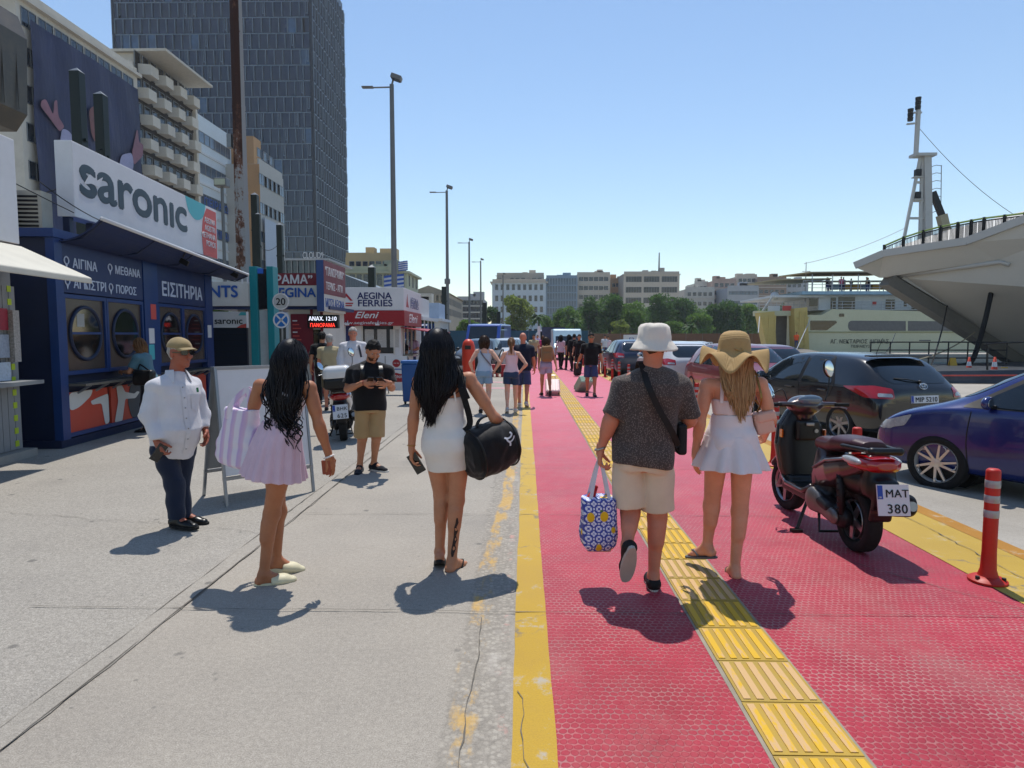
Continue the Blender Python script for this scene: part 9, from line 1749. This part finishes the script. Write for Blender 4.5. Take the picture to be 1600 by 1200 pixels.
 gr = pm('rail_green', '#6f8a3a', .5); K = [(1382, 384, .55, 33.3), (1412, 371, .75, 32.6), (1443, 361, .9, 32), (1470, 354, .9, 31.5), (1497, 348.5, .9, 31), (1518, 344.5, .9, 30.6), (1538, 341, .9, 30.2), (1570, 337, .9, 29.6), (1602, 333, .9, 29), (1640, 328, .9, 28.4), (1700, 320, .9, 27.6)]
 T_ = [(Lp(x, y, Y_+.25), h_) for x, y, h_, Y_ in K]; tp = [];
 for (p, h1), (q, h2) in zip(T_[:-1], T_[1:]): tp += [(p.lerp(q, j/2), h1+(h2-h1)*j/2) for j in range(2)]
 ro = MB().tube([p for p, _ in tp], .045, 6).build('top_rail', gr, t); lo_ = MB(); lo_.tube([p-V3((0, 0, .11)) for p, _ in tp], .03, 5); lo_.tube([p-V3((0, 0, q-.12)) for p, q in tp], .03, 5); lo_.build('lower_rail', M_railb, ro); bl_ = MB()
 for i, ((p, h1), (q, h2)) in enumerate(zip(tp[:-1], tp[1:])):
  if i % 2 == 0: MB().bar(p-V3((0, 0, h1)), p+V3((0, 0, .05)), .11, .11).build('rail_post', M_railb, ro)
  for j in range(1, 7): c_ = p.lerp(q, j/7); bl_.cyl(c_-V3((0, 0, h1-.1)), c_-V3((0, 0, .1)), .016, n=4)
 o = bl_.build('baluster', M_railb, ro); o['kind'] = 'stuff'
 YM = 45.0; L = lambda px, py: W(px, py, YM)-t.location; mw = pm('mast_white', '#b0b1ae', .5, var=.06); q = lambda a, b, w_, nm='mast_leg': MB().bar(L(*a), L(*b), w_, w_).build(nm, mw, ms)
 ms = MB().bar(L(1449, 372), L(1447, 243), .46, .46).build('mast_column', mw, t)
 q((1410, 385), (1438, 246), .16); q((1437, 380), (1441, 246), .16)
 for y in (285, 314, 341): q((1438-(y-246)*.20, y), (1448, y), .14, 'mast_rung')
 MB().box(L(1442, 243), (1.4, .8, .18)).build('mast_platform', mw, ms); MB().bar(L(1431, 243), L(1435, 172), .22, .22).build('topmast', mw, ms); MB().bar(L(1417, 194), L(1437, 192), .12, .10).build('yard', mw, ms); MB().bar(L(1428, 176), L(1440, 176), .12, .10).build('yard', mw, ms)
 for px, py in ((1422, 192), (1434, 174)):
  lm = MB(); b = L(px, py); [lm.cyl(b+V3((0, 0, .12+.28*i)), b+V3((0, 0, .34+.28*i)), .17, .19, 8) for i in range(3)]; lm.build('navigation_light', M_railb, ms)
 for px, py in ((1434, 270), (1433, 305)): b = L(px, py); MB().box(b, (.35, .3, .42)).build('navigation_light', M_railb, ms); MB().box(b-V3((0, 0, .3)), (.6, .4, .06)).build('lamp_shelf', mw, ms)
 cg_ = MB()
 for px in (1455, 1471): cg_.tube([L(px, 258), L(px-1, 332)], .03, 4)
 for i in range(7): y = 258+i*12; cg_.tube([L(1450, y+4), L(1463, y), L(1471, y+1)], .022, 4)
 cg_.build('ladder_cage', M_steel, ms)
 for i in range(14): MB().bar(L(1452, 252+i*8), L(1456, 252+i*8), .03, .03).build('ladder_rung', M_steel, ms)
 MB().bar(L(1457, 300), L(1472, 338), .30, .34).build('crane_boom', M_railb, ms); MB().bar(L(1471, 336), L(1480, 372), .5, .5).build('crane_base', pm('crane_cream', '#a39a80', .6), ms); MB().add([L(1462, 335), L(1495, 380), L(1440, 380)], [(0, 1, 2)]) if False else None
 MB().tube(catenary(L(1436, 200), L(1600, 345), .5), .02, 4).build('stay', M_steel, ms)
 MB().tube(spline([on(1549, 456, 31), on(1538, 505, 30.5), on(1524, 552, 30), on(1512, 569, 29.5), on(1490, 572, 29.2)], 5), .11, 7).build('hose', M_blkrub_, t, True)
bvh_ = lambda me: BVHTree.FromPolygons([v.co for v in me.vertices], [tuple(p.vertices) for p in me.polygons])
M_trim_ = pm('fairlead_black', '#161616', .5); big_ferry()
def mooring(label, a, Ya, b, Yb, r=.03, m=None, sag=.3): tag(MB().tube(catenary(W(*a, Ya), W(*b, Yb), sag), r, 5).build('mooring_rope', m or pm('rope_beige', '#8f866e', .9)), label, 'rope')
mooring('beige mooring rope running down to the left from the white bow', (1523, 519), 33, (1408, 566), 27, .03); mooring('dark mooring rope hanging steeply below the white bow', (1480, 478), 33, (1454, 572), 28, .035, M_trim_); mooring('thin black rope slanting up from the roof line of the black car', (1399, 521), 40, (1374, 557), 30, .02, M_trim_)
def gangway():
 t = thing('gangway', 'dark steel loading ramp on the quay below the white ferry bow', 'ramp', (W(1440, 590, 25).x, 25.5, -.2)); x1 = 14.0; st = pm('ramp_steel', '#3a4048', .5, .4, var=.2, scale=1, dirt='#23272c', dirt_amt=.5)
 MB().add([(0, 0, .02), (x1, -1.5, .02), (x1, 5.5, .02), (0, 6, .02), (.4, .2, .45), (x1, -1.2, .75), (x1, 5.2, .75), (.4, 5.6, .45)], [(3, 2, 1, 0), (4, 5, 6, 7), (0, 1, 5, 4), (1, 2, 6, 5), (2, 3, 7, 6), (3, 0, 4, 7)]).build('deck', st, t); MB().add([(-1.6, -.2, .01), (0.42, .15, .01), (.42, 5.7, .01), (-1.6, 6, .01), (.42, .15, .44), (.42, 5.7, .44)], [(0, 1, 4), (0, 4, 5, 3), (3, 5, 2), (0, 3, 2, 1), (1, 2, 5, 4)]).build('flap', st, t)
 MB().bar((.5, -.05, .30), (x1, -1.52, .45), .05, .05).build('red_edge', M_redline, t)
 rb = MB(); n = 7
 for i in range(n+1): x = .3+i*.85; rb.cyl((x, 3.8, .45), (x, 3.8, 1.55), .03, n=5)
 for z in (.85, 1.2, 1.55): rb.cyl((.3, 3.8, z), (.3+n*.85, 3.8, z), .028, n=5)
 rb.build('railing', M_railb, t); r2 = MB(); r2.tube(spline([(3.0, .3, .5), (3.0, .3, 1.35), (3.4, .3, 1.55), (9, .0, 1.75)], 4), .035, 6); [r2.cyl((3.0+1.5*i, .3-.07*i, .5), (3.0+1.5*i, .3-.07*i, 1.5), .03, n=5) for i in range(1, 4)]; r2.build('railing', M_railb, t)
gangway()
def cone(label, px, py, Y, z, s=1.0, m=None):
 p = W(px, py, Y); t = thing('traffic_cone', label, 'traffic cone', (p.x, p.y, z)); oc = pm('cone_orange', '#b8371c', .5, var=.1); MB().box((0, 0, .02*s), (.38*s, .38*s, .04*s)).build('base', oc, t); MB().lathe([(.14*s, .04*s), (.035*s, .72*s), (.0, .73*s)], 16, None, False).build('body', oc, t, True); MB().lathe([(.092*s, .36*s), (.067*s, .54*s)], 16, None, False).build('white_band', M_white, t, True)
zr = lambda x: .28
p = W(1514, 572, 27.5); cone('orange cone on the loading ramp, left of a pair', 1514, 572, 27.5, p.z-.35, 1.0); p = W(1553, 588, 26); cone('orange cone with a white band on the loading ramp, right of a pair', 1553, 588, 26, p.z, 1.05)
for lab, px, py, Y in (('small yellow wet floor stand beside the right cone on the ramp', 1571, 590, 26.5), ('small yellow bollard head at the foot of the ramp railing', 1490, 574, 29)):
 p = W(px, py, Y); t = thing('floor_stand', lab, 'floor stand', p); MB().prism([(-.16, 0), (.16, 0), (.11, .42), (-.11, .42)], .03, frame((0, 0, 0), (1, 0, 0), (0, .2, 1))).build('front_board', pm('stand_yellow', '#b8922a', .5), t); MB().prism([(-.16, 0), (.16, 0), (.11, .42), (-.11, .42)], .03, frame((0, .2, 0), (1, 0, 0), (0, -.2, 1))).build('back_board', pm('stand_yellow', '#b8922a', .5), t)
hz = MB(); hz.box2((-330, -62, -2.6), (420, 425, 97)); ho = hz.build('haze', None); k = bpy.data.materials.new('haze'); k.use_nodes = True; t_ = k.node_tree; t_.nodes.remove(t_.nodes['Principled BSDF']); v_ = t_.nodes.new('ShaderNodeVolumePrincipled'); v_.inputs['Color'].default_value = (.86, .92, 1, 1); v_.inputs['Density'].default_value = .00028; v_.inputs['Anisotropy'].default_value = .3; t_.links.new(v_.outputs[0], t_.nodes['Material Output'].inputs['Volume']); ho.data.materials.append(k); tag(ho, kind='stuff')
